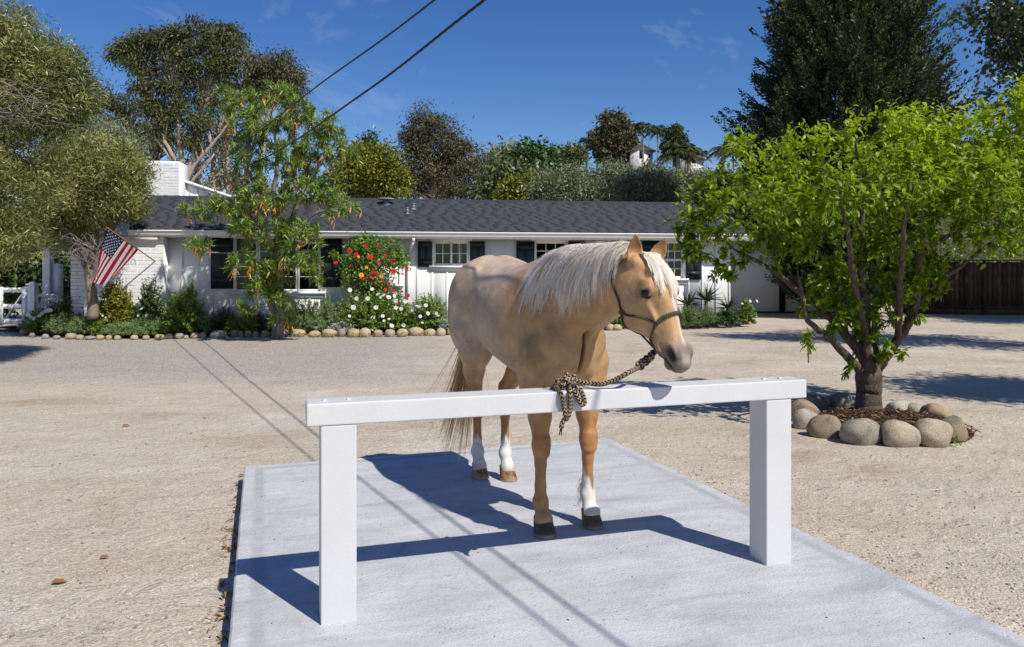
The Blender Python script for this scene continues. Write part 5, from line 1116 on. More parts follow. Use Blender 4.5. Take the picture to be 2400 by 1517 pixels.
lt = [[(-420,960,0.24),(-330,700,0.2),(-230,500,0.14),(-100,330,0.09),(0,220,0.05)],[(-330,700,0.15),(-180,560,0.09),(-60,480,0.05)],[(-230,500,0.12),(-120,150,0.07),(20,60,0.03)]]
r_, cl, od = bgtree('overhanging_tree', 'large golden green tree overhanging the left edge of the courtyard', 11.6, lt,
  [(100,150,66,70,0.8),(135,190,56,70,0.7),(60,240,70,70,0.8),(10,40,50,50,0.6),(-60,100,90,90,1.0),(110,270,60,40,0.6),(55,370,78,74,0.9),(20,450,90,80,0.9),(-30,540,80,66,0.9),(25,575,46,44,0.6),(-120,350,130,170,1.3),(-170,560,120,90,1.2)], 980, 70, 0.115, 0.09, 0.0155, LF['olive'], BK['olive'], hollow=0.5, branches=160, droop=0.1, tpl='lance', base=(P(-420,HY,11.6).x,11.6,0.0))
O, Dv, N, LL, WW, rb = fill(*clumps([blob(110,170,70,80,11.9,0.8), blob(150,215,50,65,11.9,0.7), blob(120,260,60,45,11.8,0.7)], 420, 0.5), 62, 0.10, 0.075, 0.015, 0.0, 0.5)
o = leaf_obj('upper_crown', O, Dv, N, LL, WW, 'lance', LF['deepolive'], r_, 0.5*rb+0.5*rng.random(len(O))); o.matrix_parent_inverse = Matrix.Translation(-r_.location)
tw = MB()
for q in range(150):
    s = np.array(P(rng.uniform(-10,100), rng.uniform(200,300), 11.0+rng.uniform(-0.3,0.5))); e = s+rng.normal(size=3)*np.array([0.4,0.25,0.22]); md = (s+e)/2+rng.normal(size=3)*0.08; tw.tube(cr([s,md,e],3), np.linspace(0.006,0.002,7), 3, False)
o = tw.build('bare_twigs', BK['grey'], r_); o.matrix_parent_inverse = Matrix.Translation(-r_.location); o['kind'] = 'stuff'
# dark hedge behind the gate
bgtree('dark_hedge_tree', 'dark shaded tree mass behind the ranch gate', 23.5, [[(40,720,0.2),(40,600,0.12)]], [(20,600,120,70,1.2),(110,590,70,60,1.2),(-60,560,120,110,1.5),(150,620,60,70,1.0),(60,660,150,60,1.0)], 420, 60, 0.28, 0.18, 0.09, LF['dark'], BK['dark'], hollow=0.5)

# ------------------------------------------------------------------ dark cypress
def cypress(label, px, Z, zt, slope, rmax, n, zb=0.4):
    c = np.array(P(px, HY, Z)); c[2] = 0.1; root = empty('cypress', c); tag(root, label, 'conifer'); inv = Matrix.Translation(-root.location)
    o = MB().tube([c, c+[0,0,zt*0.95]], [0.4,0.05], 10).build('trunk', BK['dark'], root); o.matrix_parent_inverse = inv
    OO, DD, NN, RR = [], [], [], []
    for q in range(n):
        z = zb+(zt-zb)*(1-math.sqrt(rng.random()*0.995))*1.0; r = min(rmax*(0.55+0.45*float(smooth(1.5,5.5,z))), slope*(zt-z)); a = rng.random()*2*math.pi; rr = r*(0.15+0.90*rng.random()**0.55)*(1+0.14*math.sin(3*a+z)+0.12*math.sin(7*a-2.1*z)+(0.22*rng.random() if rng.random() < 0.15 else 0)); h = np.array([math.cos(a), math.sin(a), 0])
        p0 = c+np.array([0,0,z])+h*rr*0.72; d = nrm(h*1.0+np.array([0,0,0.85])+0.2*rng.normal(size=3)); L = (0.7+0.8*rng.random())*min(1.0, 0.3+r/rmax); k = 96; t = rng.random(k); side = nrm(np.cross(d, rng.normal(size=3))); sgn = rng.choice([-1,1],k)
        OO.append(p0+d*(t*L)[:,None]+side*(sgn*0.22*L*(1-t)*rng.random(k))[:,None]+0.03*rng.normal(size=(k,3))); DD.append(d[None]*0.9+side[None]*(sgn*0.8*(1-t*0.6))[:,None]+0.3*rng.normal(size=(k,3))); NN.append(nrm(h+np.array([0,0,0.6]))+0.6*rng.normal(size=(k,3))); RR.append(np.full(k, rng.random())*0.5+0.5*rng.random(k)*(0.4+0.6*t))
    O = np.concatenate(OO); o = leaf_obj('crown', O, np.concatenate(DD), np.concatenate(NN), 0.125*(0.7+0.6*rng.random(len(O))), 0.05, 'rhomb', LF['con'], root, np.concatenate(RR)); o.matrix_parent_inverse = inv
cypress('tall dark cypress towering behind the leafy tree', 1985, 24.0, 16.6, 0.30, 3.4, 3900)
# hanging poplar at the upper right corner, trunk outside the frame
bgtree('poplar', 'dark leafed poplar hanging into the upper right corner', 13.2, [[(2820,840,0.28),(2800,500,0.22),(2760,250,0.16),(2700,0,0.08)],[(2790,420,0.12),(2600,200,0.07),(2420,130,0.03)],[(2770,280,0.1),(2580,60,0.06),(2380,20,0.03)],[(2790,480,0.08),(2600,380,0.05),(2440,300,0.025)]], [(2390,40,80,46,0.9),(2350,70,50,36,0.7),(2400,110,60,40,0.8),(2330,20,56,28,0.7),(2290,10,36,14,0.4),(2500,60,120,110,1.3),(2600,200,140,140,1.6),(2430,230,60,40,0.7),(2700,100,200,200,1.8),(2420,165,40,30,0.5),(2350,205,30,16,0.4),(2380,235,30,18,0.4),(2790,350,160,160,1.6)], 400, 46, 0.16, 0.095, 0.07, LF['poplar'], BK['grey'], hollow=0.3, branches=130, base=(P(2820,HY,13.2).x,13.2,0.05))
# shade trees just outside the right of the frame
bgtree('shade_tree', 'round shade tree outside the frame whose shadow crosses the gravel', 7.0, [[(3560,1020,0.16),(3560,600,0.12),(3540,200,0.06)]], [(3500,-150,300,110,1.2),(3420,-40,260,90,1.0),(3640,-60,260,110,1.0)], 240, 55, 0.2, 0.1, 0.07, LF['poplar'], BK['grey'], hollow=0.4, branches=30, base=(P(3560,HY,7).x,7,0.0))
bgtree('shade_tree', 'broad shade tree beyond the frame standing over the plank fence', 20.5, [[(2900,750,0.25),(2890,500,0.2),(2860,250,0.1)]], [(2820,330,190,130,2.3),(2980,300,170,130,2.3),(2700,420,120,90,1.6),(2860,160,160,120,2.0),(2560,560,90,50,1.2),(2480,585,70,24,0.8)], 620, 60, 0.3, 0.13, 0.09, LF['dark'], BK['dark'], hollow=0.4, branches=40, base=(P(2900,HY,20.5).x,20.5,0.1))

# ------------------------------------------------------------------ the leafy tree in the stone ring
TZ = 7.95
def grow(limbs, att, r_tw=0.010, seg=4):
    nodes = []; wood = MB(); ends = []
    for pts, r in limbs:
        p = cr(pts, 7); rr = np.interp(np.linspace(0,1,len(p)), np.linspace(0,1,len(r)), r); p = p+rng.normal(size=p.shape)*0.004; wood.tube(p, rr, 10); nodes += [(x, w) for x, w in zip(p, rr)]
    npos = np.array([n[0] for n in nodes]); nr = np.array([n[1] for n in nodes]); 
    for lim in limbs: ends.append((np.array(lim[0][-1]), nrm(np.array(lim[0][-1])-np.array(lim[0][-2])), 0.3))
    od = np.argsort([np.min(np.linalg.norm(npos-a, axis=1)) for a in att])
    for q in od:
        a = att[q]; dd = np.linalg.norm(npos-a, axis=1)+0.35*np.maximum(0, npos[:,2]-a[2]); j = np.argmin(dd); s = npos[j]; ln = np.linalg.norm(a-s)
        if ln < 0.03: continue
        mid = (s+a)/2+np.array([0,0,-0.10*ln])+rng.normal(size=3)*0.05*ln; p = cr([s, mid, a], seg); r0 = min(nr[j]*0.7, r_tw*(0.6+ln)); rr = np.linspace(r0, 0.0022, len(p)); wood.tube(p, rr, 5, False)
        npos = np.concatenate([npos, p[2:]]); nr = np.concatenate([nr, rr[2:]]); ends.append((a, nrm(p[-1]-p[-2]), ln, p))
    return wood, ends
def TP(px, py, dz=0.0): return np.array(P(px, py, TZ+dz))
limbs = [([TP(2038,985),TP(2036,955),TP(2036,920),TP(2036,880),TP(2036,850)],[0.155,0.135,0.125,0.135,0.10]),
 ([TP(2030,890),TP(2005,856,-0.05),TP(1945,793,-0.2),TP(1894,753,-0.35),TP(1882,698,-0.4),TP(1870,640,-0.5)],[0.0600,0.0480,0.0360,0.0280,0.0200,0.0096]),
 ([TP(2032,880),TP(2018,832,0.02),TP(1938,737,0.1),TP(1886,694,0.1),TP(1827,646,0.05),TP(1787,619,0.0),TP(1728,587,-0.1),TP(1660,540,-0.2)],[0.0600,0.0496,0.0400,0.0344,0.0288,0.0240,0.0176,0.0080]),
 ([TP(2036,880),TP(2030,830,0.1),TP(2001,745,0.3),TP(1945,630,0.5),TP(1906,571,0.6),TP(1860,500,0.7),TP(1800,420,0.75)],[0.0480,0.0440,0.0360,0.0280,0.0224,0.0160,0.0080]),
 ([TP(2036,890),TP(2034,860,-0.05),TP(2033,777,-0.1),TP(2021,658,-0.1),TP(2023,520,-0.15),TP(2012,420,-0.2),TP(2005,330,-0.25)],[0.0520,0.0480,0.0384,0.0344,0.0288,0.0200,0.0096]),
 ([TP(2040,880),TP(2052,840,0.2),TP(2050,740,0.5),TP(2060,600,0.8),TP(2080,450,0.9),TP(2110,320,0.9)],[0.0440,0.0400,0.0320,0.0256,0.0192,0.0080]),
 ([TP(2042,890),TP(2060,858),TP(2104,797,-0.05),TP(2143,725,-0.1),TP(2153,599,-0.15),TP(2160,500,-0.2),TP(2175,380,-0.2)],[0.0640,0.0560,0.0464,0.0400,0.0320,0.0240,0.0096]),
 ([TP(2153,605,-0.15),TP(2199,567,-0.25),TP(2260,537,-0.35),TP(2330,500,-0.4),TP(2400,440,-0.4)],[0.0272,0.0240,0.0200,0.0144,0.0064]),
 ([TP(2143,725,-0.1),TP(2183,674,0.1),TP(2238,634,0.25),TP(2294,591,0.35),TP(2370,530,0.4)],[0.0360,0.0304,0.0240,0.0192,0.0080]),
 ([TP(1945,793,-0.2),TP(1900,790,-0.5),TP(1895,850,-0.7)],[0.0240,0.0160,0.0064]),
 ([TP(2033,800,-0.1),TP(2000,650,-0.5),TP(1985,540,-0.8),TP(1960,440,-1.0)],[0.035,0.03,0.022,0.01]),
 ([TP(2104,797,-0.05),TP(2110,660,-0.5),TP(2120,540,-0.8),TP(2130,430,-0.95)],[0.035,0.03,0.022,0.01]),
 ([TP(2023,560,-0.15),TP(1990,480,-0.4),TP(1960,400,-0.6)],[0.0240,0.0176,0.0080]),
 ([TP(2050,700,0.55),TP(2120,640,1.0),TP(2200,520,1.3),TP(2260,420,1.4)],[0.0280,0.0240,0.0160,0.0080])]
cb = [blob(1690,500,80,60,TZ,0.45,-0.1), blob(1640,470,55,60,TZ,0.35,0.0), blob(1730,370,60,66,TZ,0.4,0.1), blob(1800,430,90,90,TZ,0.6,0.2), blob(1880,360,80,62,TZ,0.6,0.4), blob(1960,450,90,85,TZ,0.6,-0.9), blob(1840,470,85,65,TZ,0.5,-0.8), blob(2110,420,95,85,TZ,0.6,-0.9), blob(2270,430,95,80,TZ,0.6,-0.8), blob(2080,330,95,90,TZ,0.75,0.0), blob(2170,330,80,80,TZ,0.7,0.2), blob(2270,330,90,80,TZ,0.8,0.2), blob(2360,300,70,90,TZ,0.7,-0.1), blob(2395,230,40,50,TZ,0.3,-0.2), blob(2400,400,80,110,TZ,0.8,0.0), blob(2290,450,110,100,TZ,0.9,-0.2), blob(2150,440,110,90,TZ,0.9,0.3), blob(2040,470,90,80,TZ,0.8,0.6), blob(1880,500,100,70,TZ,0.7,-0.3), blob(1745,560,80,48,TZ,0.4,-0.15), blob(2360,550,75,44,TZ,0.45,0.1), blob(2260,550,70,46,TZ,0.45,-0.3), blob(1630,520,50,50,TZ,0.35,-0.1), blob(1850,560,80,50,TZ,0.5,-0.2), blob(2080,560,90,50,TZ,0.5,-0.2), blob(2450,330,60,120,TZ,0.6,0)]
att, _ = clumps(cb, 740, 0.3)
att2, _ = clumps([blob(1960,680,60,110,TZ,0.4,-0.1), blob(2110,680,60,100,TZ,0.4,0.0), blob(2040,740,50,110,TZ,0.35,-0.1), blob(2180,640,50,60,TZ,0.3,0.0), blob(1890,700,20,70,TZ,0.25,-0.4), blob(1890,800,16,40,TZ,0.15,-0.7), blob(1700,630,60,30,TZ,0.2,-0.2), blob(1620,590,40,26,TZ,0.2,-0.2), blob(2110,830,16,16,TZ,0.1), blob(2062,875,8,20,TZ,0.1,-0.15), blob(1985,870,10,30,TZ,0.1,-0.15)], 210, 0.1)
att = np.concatenate([att, att2])
wood, ends = grow(limbs, att)
tree = empty('leafy_tree', TP(2038,985)*np.array([1,1,0])); tag(tree, 'spreading bright green leafy tree in the ring of boulders', 'tree'); tinv = Matrix.Translation(-tree.location)
o = wood.build('trunk', BK['plum'], tree, smooth_shade=True); o.matrix_parent_inverse = tinv
OO, DD, NN = [], [], []
for e in ends:
    if len(e) < 4: continue
    a, d, ln, p = e; out = nrm(a-np.array(TP(2038,600))); k = int(13+rng.integers(0,12)); dense = 1.0
    for q in range(k):
        t = 1-rng.random()**1.4*min(1.0, 0.28/max(ln,0.05)); x = p[0]+(p[-1]-p[0])*0; idx = t*(len(p)-1); i0 = min(int(idx), len(p)-2); x = p[i0]*(1-(idx-i0))+p[i0+1]*(idx-i0)
        dv = nrm(d*0.45+rdir(1)[0]*0.9+out*0.35+np.array([0,0,-0.15])); OO.append(x+rng.normal(size=3)*0.012); DD.append(dv); NN.append(nrm(np.array([0,0,1.0])+rng.normal(size=3)*0.45+out*0.3))
    # shoot tips carry arching leaves
    for q in range(7): OO.append(a+rng.normal(size=3)*0.01); DD.append(nrm(d*0.8+rdir(1)[0]*0.7+np.array([0,0,0.25]))); NN.append(nrm(np.array([0,0,1.0])+rng.normal(size=3)*0.3))
OO, DD, NN = np.array(OO), np.array(DD), np.array(NN)
# a second flush of leaves through the crown
cl, od = clumps(cb, 520, 0.45); O2, D2, N2, L2, W2, rb2 = fill(cl, od, 15, 0.075, 0.1, 0.05, 0.25, 1.0)
n1 = len(OO); OO = np.concatenate([OO, O2]); DD = np.concatenate([DD, D2]); NN = np.concatenate([NN, N2]); n = len(OO)
Ls = 0.070*(0.55+0.85*rng.random(n)); rv = np.clip(0.5*rng.random(n)+0.5*smooth(1.9,3.3,OO[:,2])*(0.5+0.6*rng.random(n)), 0, 1)  # rv lightens leaves with height: sunlit crown top put into their colour
# the 300 leaves that show largest are objects of their own
vis = np.where((OO[:,1] < TZ-0.55)&(OO[:,0]/OO[:,1] < 0.665))[0]; sel = vis[np.argsort(OO[vis,1]-Ls[vis]*8)[:300]]; keep = np.ones(n, bool); keep[sel] = False
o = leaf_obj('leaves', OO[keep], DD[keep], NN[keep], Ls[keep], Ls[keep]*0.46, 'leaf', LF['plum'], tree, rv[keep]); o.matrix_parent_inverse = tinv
lm = []
for r in np.linspace(0.15, 0.95, 6):
    V, fs, k = leaf_arr(np.zeros((1,3)), np.array([[1.,0,0]]), np.array([[0,0,1.]]), np.array([1.0]), np.array([0.46]), 'leaf'); me = mesh_np('leaf', V, fs, True, {'rnd': np.full(k, r)}); me.materials.append(LF['plum']); lm.append(me)
for q in sel:
    d = Vector(DD[q]).normalized(); s = d.cross(Vector(NN[q])).normalized(); u = s.cross(d); mt = Matrix(((d.x,-s.x,u.x,0),(d.y,-s.y,u.y,0),(d.z,-s.z,u.z,0),(0,0,0,1)))
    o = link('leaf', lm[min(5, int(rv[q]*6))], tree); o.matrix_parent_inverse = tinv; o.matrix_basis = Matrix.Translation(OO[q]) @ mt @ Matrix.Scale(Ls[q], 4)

# ------------------------------------------------------------------ the yellow leafed tree in front of the house
FZ = 16.4
def FP(px, py, dz=0.0): return np.array(P(px, py, FZ+dz))
limbs = [([FP(650,790,0.9),FP(645,740,0.85),FP(634,700,0.8),FP(648,640,0.5),FP(650,560,0.3),FP(640,470,0.2),FP(650,380,0.1),FP(640,290,0.0)],[0.10,0.09,0.085,0.08,0.07,0.055,0.04,0.02]),
 ([FP(655,790,0.8),FP(660,720,0.7),FP(655,640,0.4),FP(672,560,0.2),FP(700,470,0.0),FP(740,400,-0.1),FP(790,330,-0.2)],[0.09,0.08,0.07,0.06,0.05,0.035,0.015]),
 ([FP(650,600,0.4),FP(600,520,0.2),FP(540,470,0.0),FP(470,500,-0.2)],[0.05,0.04,0.03,0.012]), ([FP(645,500,0.2),FP(590,420,0.2),FP(560,340,0.1),FP(545,280,0.1)],[0.045,0.038,0.025,0.012]),
 ([FP(672,560,0.2),FP(740,500,-0.2),FP(800,490,-0.4)],[0.04,0.03,0.012]), ([FP(650,640,0.4),FP(560,600,0.0),FP(470,590,-0.3)],[0.03,0.022,0.01]), ([FP(660,560,0.2),FP(720,570,-0.2),FP(750,570,-0.5)],[0.03,0.02,0.01]), ([FP(650,380,0.1),FP(690,300,0.2),FP(700,240,0.2)],[0.035,0.025,0.01])]
fb2 = [blob(560,255,70,46,FZ,0.9), blob(650,230,60,36,FZ,0.9), blob(700,260,40,40,FZ,0.7), blob(620,300,80,50,FZ,1.1), blob(760,310,50,46,FZ,0.7), blob(800,350,46,40,FZ,0.7), blob(700,370,70,50,FZ,0.9), blob(590,380,50,40,FZ,0.8), blob(620,460,80,50,FZ,1.0), blob(720,450,80,46,FZ,0.9), blob(790,480,50,34,FZ,0.6), blob(540,485,50,30,FZ,0.5,-0.3), blob(465,500,40,28,FZ,0.4,-0.4), blob(600,540,70,36,FZ,0.8), blob(700,540,56,36,FZ,0.8,-0.2), blob(640,600,56,44,FZ,0.7), blob(460,575,30,22,FZ,0.4,-0.4), blob(700,600,40,40,FZ,0.5,-0.3), blob(620,670,40,46,FZ,0.6,0.2), blob(665,690,30,40,FZ,0.5,0.2), blob(590,720,40,24,FZ,0.5,0.3), blob(730,640,26,30,FZ,0.4,-0.2), blob(560,620,40,30,FZ,0.4,-0.3), blob(660,740,30,22,FZ,0.4,0.3)]
att, od = clumps(fb2, 520, 0.2); wood, ends = grow(limbs, att, 0.011)
ft = empty('yellow_leafed_tree', FP(650,790,0.9)*np.array([1,1,0])+np.array([0,0,0.05])); tag(ft, 'narrow leafed tree with yellow old leaves growing against the house front', 'tree'); finv2 = Matrix.Translation(-ft.location)
o = wood.build('trunk', BK['grey'], ft, smooth_shade=True); o.matrix_parent_inverse = finv2
OO, DD, NN, LL, RR = [], [], [], [], []
for e in ends:
    a, d = e[0], e[1]; k = int(rng.integers(36,60)); dirs = nrm(rdir(k)*1.0+d*0.55+np.array([0,-0.15,0.15])); yl = rng.random() < 0.24
    OO.append(a+rng.normal(size=(k,3))*0.035); DD.append(dirs); NN.append(rdir(k)*0.6+np.array([0,-0.2,0.8])); LL.append(0.165*(0.6+0.6*rng.random(k))); r = rng.random(k)*0.82; RR.append(r)
    if yl:
        k2 = int(rng.integers(4,10)); OO.append(a+rng.normal(size=(k2,3))*0.05+np.array([0,0,-0.05])); DD.append(nrm(rdir(k2)*0.5+np.array([0,-0.1,-0.9]))); NN.append(rdir(k2)); LL.append(0.19*(0.6+0.6*rng.random(k2))); RR.append(0.9+0.1*rng.random(k2))
O = np.concatenate(OO); Lf = np.concatenate(LL); o = leaf_obj('leaves', O, np.concatenate(DD), np.concatenate(NN), Lf, Lf*0.16, 'lance', LF['lance'], ft, np.concatenate(RR)); o.matrix_parent_inverse = finv2
FLW = m_leaf('pale_green_flower', [(0,(0.20,0.24,0.06)),(1,(0.36,0.40,0.14))], 0.7, 0.2, 0.2)
for e in [ends[q] for q in rng.choice(len(ends), 26, False)]:
    k = 90; an = rng.random(k)*2*np.pi; rr = 0.15*np.sqrt(rng.random(k)); O = e[0]+np.stack([np.cos(an)*rr, np.sin(an)*rr, 0.10-0.9*rr**2/0.15+0.01*rng.normal(size=k)],1); o = leaf_obj('flower_head', O, rdir(k), rdir(k)+[0,0,1], 0.035, 0.03, 'rhomb', FLW, ft); o.matrix_parent_inverse = finv2
# ------------------------------------------------------------------ boulders and border stones
def stone_me(seed, a, b, c, rough=0.10, sub=3):
    r = np.random.default_rng(seed); bm = bmesh.new(); bmesh.ops.create_icosphere(bm, subdivisions=sub, radius=1.0); V = np.array([v.co[:] for v in bm.verts]); n = nrm(r.normal(size=(9,3))); ph = r.random(9)*6; f = r.uniform(1.2,3.2,9)
    d = sum(np.sin((V@n[q])*f[q]+ph[q])/(1+0.25*q) for q in range(9)); V = V*(1+rough*0.42*d)[:,None]
    for q in range(7):   # worn flats
        nn = nrm(r.normal(size=3)); h = 0.70+0.2*r.random(); s = V@nn; V = V-np.outer(np.maximum(0, s-h)*0.8, nn)
    V = np.sign(V)*np.abs(V)**0.92*np.array([a,b,c]); F3 = np.array([[v.index for v in f.verts] for f in bm.faces]); bm.free()
    return mesh_np('stone', V, F3, True)
BOULD = [(1934,978,1028,75,'pale grey boulder of the tree ring, next left of the big ochre one',0.42),(2014,984,1045,90,'biggest ochre boulder at the front of the tree ring',0.55),(2105,996,1050,85,'smooth olive brown boulder at the front of the tree ring',0.5),(2188,989,1050,90,'pale cracked boulder at the front of the tree ring',0.5),(2233,976,1036,67,'tall tan boulder at the right end of the tree ring',0.45),(2190,948,987,62,'leaning long grey boulder at the back right of the tree ring',0.4),(2144,947,973,39,'small brown boulder at the back of the tree ring beside the leaning one',0.28),(2103,945,971,54,'flat buff boulder behind the trunk on the right side',0.34),(2036,936,957,68,'boulder mostly hidden behind the trunk of the leafy tree',0.36),(1966,925,955,63,'dark shaded domed boulder at the back of the tree ring',0.42),(1909,928,961,55,'dark shaded boulder behind the right rail post',0.38),(1886,943,990,57,'sun dappled boulder peeping out beside the right rail post',0.38),(1887,964,1007,60,'grey green boulder between the rail post and the pale grey one',0.4)]
for q, (cx_, yt, yb, w, lab, wm) in enumerate(BOULD):
    g_ = GP(cx_, yb); Z = g_.y; rw = w/2/F*Z; h = (yb-yt)/F*Z; rd = rw*rng.uniform(0.8,0.95); Zc = Z+rd*0.75; k = Zc/Z
    o = link('boulder', stone_me(100+q, rw*1.04*k, rd, h*0.66*k, 0.21), None, RIVER); o.location = ((cx_-CX)/F*Zc, Zc, h*k*0.36); o.rotation_euler = (rng.normal()*0.08, rng.normal()*0.12 if q != 5 else 0.4, rng.normal()*0.15); tag(o, lab, 'boulder', 'boulders round the leafy tree')
# mulch inside the ring
cm = Vector((3.72, 7.45, 0)); mv = [(0,0,0.10)]; mf = []
for ri, (rr, z) in enumerate(((0.35,0.09),(0.6,0.07),(0.76,0.02))):
    for k in range(28): an = k/28*2*math.pi; mv.append((rr*math.cos(an)*0.92*(1+0.04*math.sin(5*an)), rr*math.sin(an)*1.0*(1+0.05*math.sin(3*an)), z+rng.normal()*0.010))
f3 = [(0, 1+k, 1+(k+1) % 28) for k in range(28)]; f4 = [(1+28*r+k, 1+28*(r+1)+k, 1+28*(r+1)+(k+1) % 28, 1+28*r+(k+1) % 28) for r in range(2) for k in range(28)]
o = link('mulch_bed', mesh_np('mulch_bed', np.array(mv), [np.array(f3), np.array(f4)], True), None, SOIL); o.location = cm; o['kind'] = 'structure'
CHIP = m_leaf('bark_chip', [(0,(0.03,0.018,0.012)),(0.6,(0.10,0.06,0.035)),(0.9,(0.24,0.16,0.10)),(1,(0.42,0.31,0.2))], 0.9, 0.1, 0.0)
k = 2600; an = rng.random(k)*2*np.pi; rr = 0.76*np.sqrt(rng.random(k)); O = np.stack([cm.x+np.cos(an)*rr*0.92, cm.y+np.sin(an)*rr, 0.105-0.08*(rr/0.86)**2+0.012*rng.random(k)],1)
o = leaf_obj('bark_mulch', O, rdir(k)*[1,1,0.3], rdir(k)*0.5+[0,0,1], 0.05*(0.4+rng.random(k)), 0.016, 'rhomb', CHIP, None); tag(o, 'dark bark mulch around the trunk inside the boulder ring', 'mulch', kind='stuff')
# small seedlings at the trunk foot
for q, (px, py, lab) in enumerate([(2004,965,'tiny green seedling in the mulch left of the trunk'),(2052,978,'tiny green seedling in the mulch right of the trunk'),(2236,1040,'tiny weed at the foot of the tall tan boulder')]):
    b_ = GP(px, py+6); rt = empty('seedling', b_); tag(rt, lab, 'seedling'); k = 26; O = np.array(b_)+np.abs(rng.normal(size=(k,3)))*np.array([0,0,0.03])+rng.normal(size=(k,3))*0.025+[0,-0.02,0.05 if q < 2 else 0.01]; o = leaf_obj('leaves', O, rdir(k)+[0,0,0.5], rdir(k)+[0,0,1], 0.035, 0.02, 'leaf', LF['shrub'], rt); o.matrix_parent_inverse = Matrix.Translation(-rt.location)

ST = [(44,772,18,14,0),(53,785,21,14,0),(72,791,14,11,1),(103,795,17,13,1),(130,796,16,10,1),(162,796,25,15,0),(184,797,19,13,0),(207,797,27,10,1),(232,797,18,12,0),(253,797,14,12,0),(272,797,16,11,0),(312,797,18,12,0),(340,797,16,11,0),(371,796,23,13,0),(394,795,20,14,0),(416,795,22,15,1),(435,795,11,10,0),(454,794,22,15,0),(473,793,15,14,0),(506,793,42,19,1),(548,790,24,16,1),(563,790,13,15,1),(580,790,18,15,0),(598,790,15,14,0),(619,789,24,15,0),(640,788,17,15,0),(662,790,26,18,0),(695,790,40,19,0),(735,791,30,16,0),(769,791,36,20,0),(799,790,21,20,1),(826,791,32,21,0),(854,791,29,23,0),(885,790,24,17,0),(913,790,26,19,0),(942,790,29,20,0),(974,788,36,21,0),(1007,788,27,18,0),(1032,788,24,19,0),(1055,786,17,16,0)]
smes = {}
def bstone(px, yb, w, h, kind, lab, grp, q):
    g_ = GP(px, yb); Z = g_.y; rw = w/2/F*Z*1.03; hh = h/F*Z; key = (kind, q % 7)
    if key not in smes: smes[key] = stone_me(300+q, 1, 0.95, 1, 0.09, 2); smes[key].materials.append(GREY if kind else TAN)
    o = link('border_stone', smes[key]); o.location = (g_.x, Z+rw*0.6, g_.z+hh*0.40); o.scale = (rw, min(rw, 0.17)*0.95, hh*0.62); o.rotation_euler = (0,0,rng.normal()*0.2); tag(o, lab, 'stone', grp)
def ordn(n):
    if n < 20: return ORD[n]
    t = {20:'twenty',30:'thirty',40:'forty'}[(n+1)//10*10]; r = (n+1) % 10
    return {'twenty':'twentieth','thirty':'thirtieth','forty':'fortieth'}[t] if r == 0 else t+'-'+ORD[r-1]
for q, (px, yb, w, h, kd) in enumerate(ST):
    sz = 'large' if w >= 30 else 'small' if w < 18 else 'medium'; c_ = 'grey' if kd else 'tan'
    bstone(px, yb, w, h, kd, f'{sz} {c_} border stone, {ordn(q)} from the left end of the flower bed edge', 'stones along the flower bed edge', q)
for q, (px, yb, w, h) in enumerate([(1074,785,22,16),(1100,784,24,17),(1430,775,20,16),(1448,775,24,15)]):
    bstone(px, yb, w, h, 0, ['tan border stone half hidden by the horse rump','tan border stone hidden behind the horse thigh','tan border stone seen between chest and jaw, nearer the chest','tan border stone seen between chest and jaw, nearer the jaw'][q], 'stones along the flower bed edge', 50+q)
for q, (px, yb, w, h, kd) in enumerate([(1610,770,18,14,1),(1640,769,16,12,1),(1664,766,9,9,1),(1680,765,20,13,1),(1696,764,17,13,1),(1712,764,16,12,1),(1730,764,20,9,1),(1757,761,11,8,0),(1770,759,12,9,0)]):
    bstone(px, yb, w, h, kd, f'{"grey" if kd else "pale"} border stone, {ORD[q]} from the horse muzzle along the aloe bed', 'stones along the aloe bed', 70+q)
# bed soil between the stones and the wall
def bed(name, front, back, z=0.07):
    n = len(front); V = [(x, y, float(gz(x,y))+0.02) for x, y in front]+[(x, y+0.25, float(gz(x,y))+z+0.02*math.sin(x*3)) for x, y in front]+[(x, y, float(gz(x,y))+z+0.03) for x, y in back]
    f = [(a, a+1, n+a+1, n+a) for a in range(n-1)]+[(n+a, n+a+1, 2*n+a+1, 2*n+a) for a in range(n-1)]
    link(name, mesh_np(name, np.array(V), np.array(f), True), None, SOIL)['kind'] = 'structure'
fr_ = [(GP(a, b).x, GP(a, b).y+0.12) for a, b in ((44,770),(70,787),(130,793),(260,795),(380,794),(500,790),(640,787),(800,787),(940,787),(1060,785),(1200,782),(1440,774))]
def wall_pt(x): return (x, HA.y+math.tan(HT)*(x-HA.x)-0.03)
bed('planting_bed', fr_, [(x-0.2, 19.6) if x < -8.8 else wall_pt(x) for x, y in fr_])
fr2 = [(GP(a, b).x, GP(a, b).y+0.08) for a, b in ((1560,770),(1620,769),(1690,764),(1740,763),(1772,758))]
bed('aloe_bed', fr2, [(x-0.4, wall_pt(x-0.4)[1]) for x, y in fr2])
# dry leaf litter on the bed
k = 500; px = rng.uniform(500,1000,k); O = np.array([np.array(GP(a, rng.uniform(768,786), 0.09)) for a in px]); O[:,1] += 0.15
o = leaf_obj('bed_leaf_litter', O, rdir(k)*[1,1,0.4], rdir(k)*0.6+[0,0,1], 0.11*(0.5+rng.random(k)), 0.03, 'leaf', m_leaf('dry_leaf', [(0,(0.10,0.05,0.02)),(0.5,(0.28,0.15,0.06)),(1,(0.42,0.26,0.12))], 0.8, 0.1, 0.1), None); tag(o, 'dry brown leaves lying on the soil of the flower bed', 'leaf litter', kind='stuff')

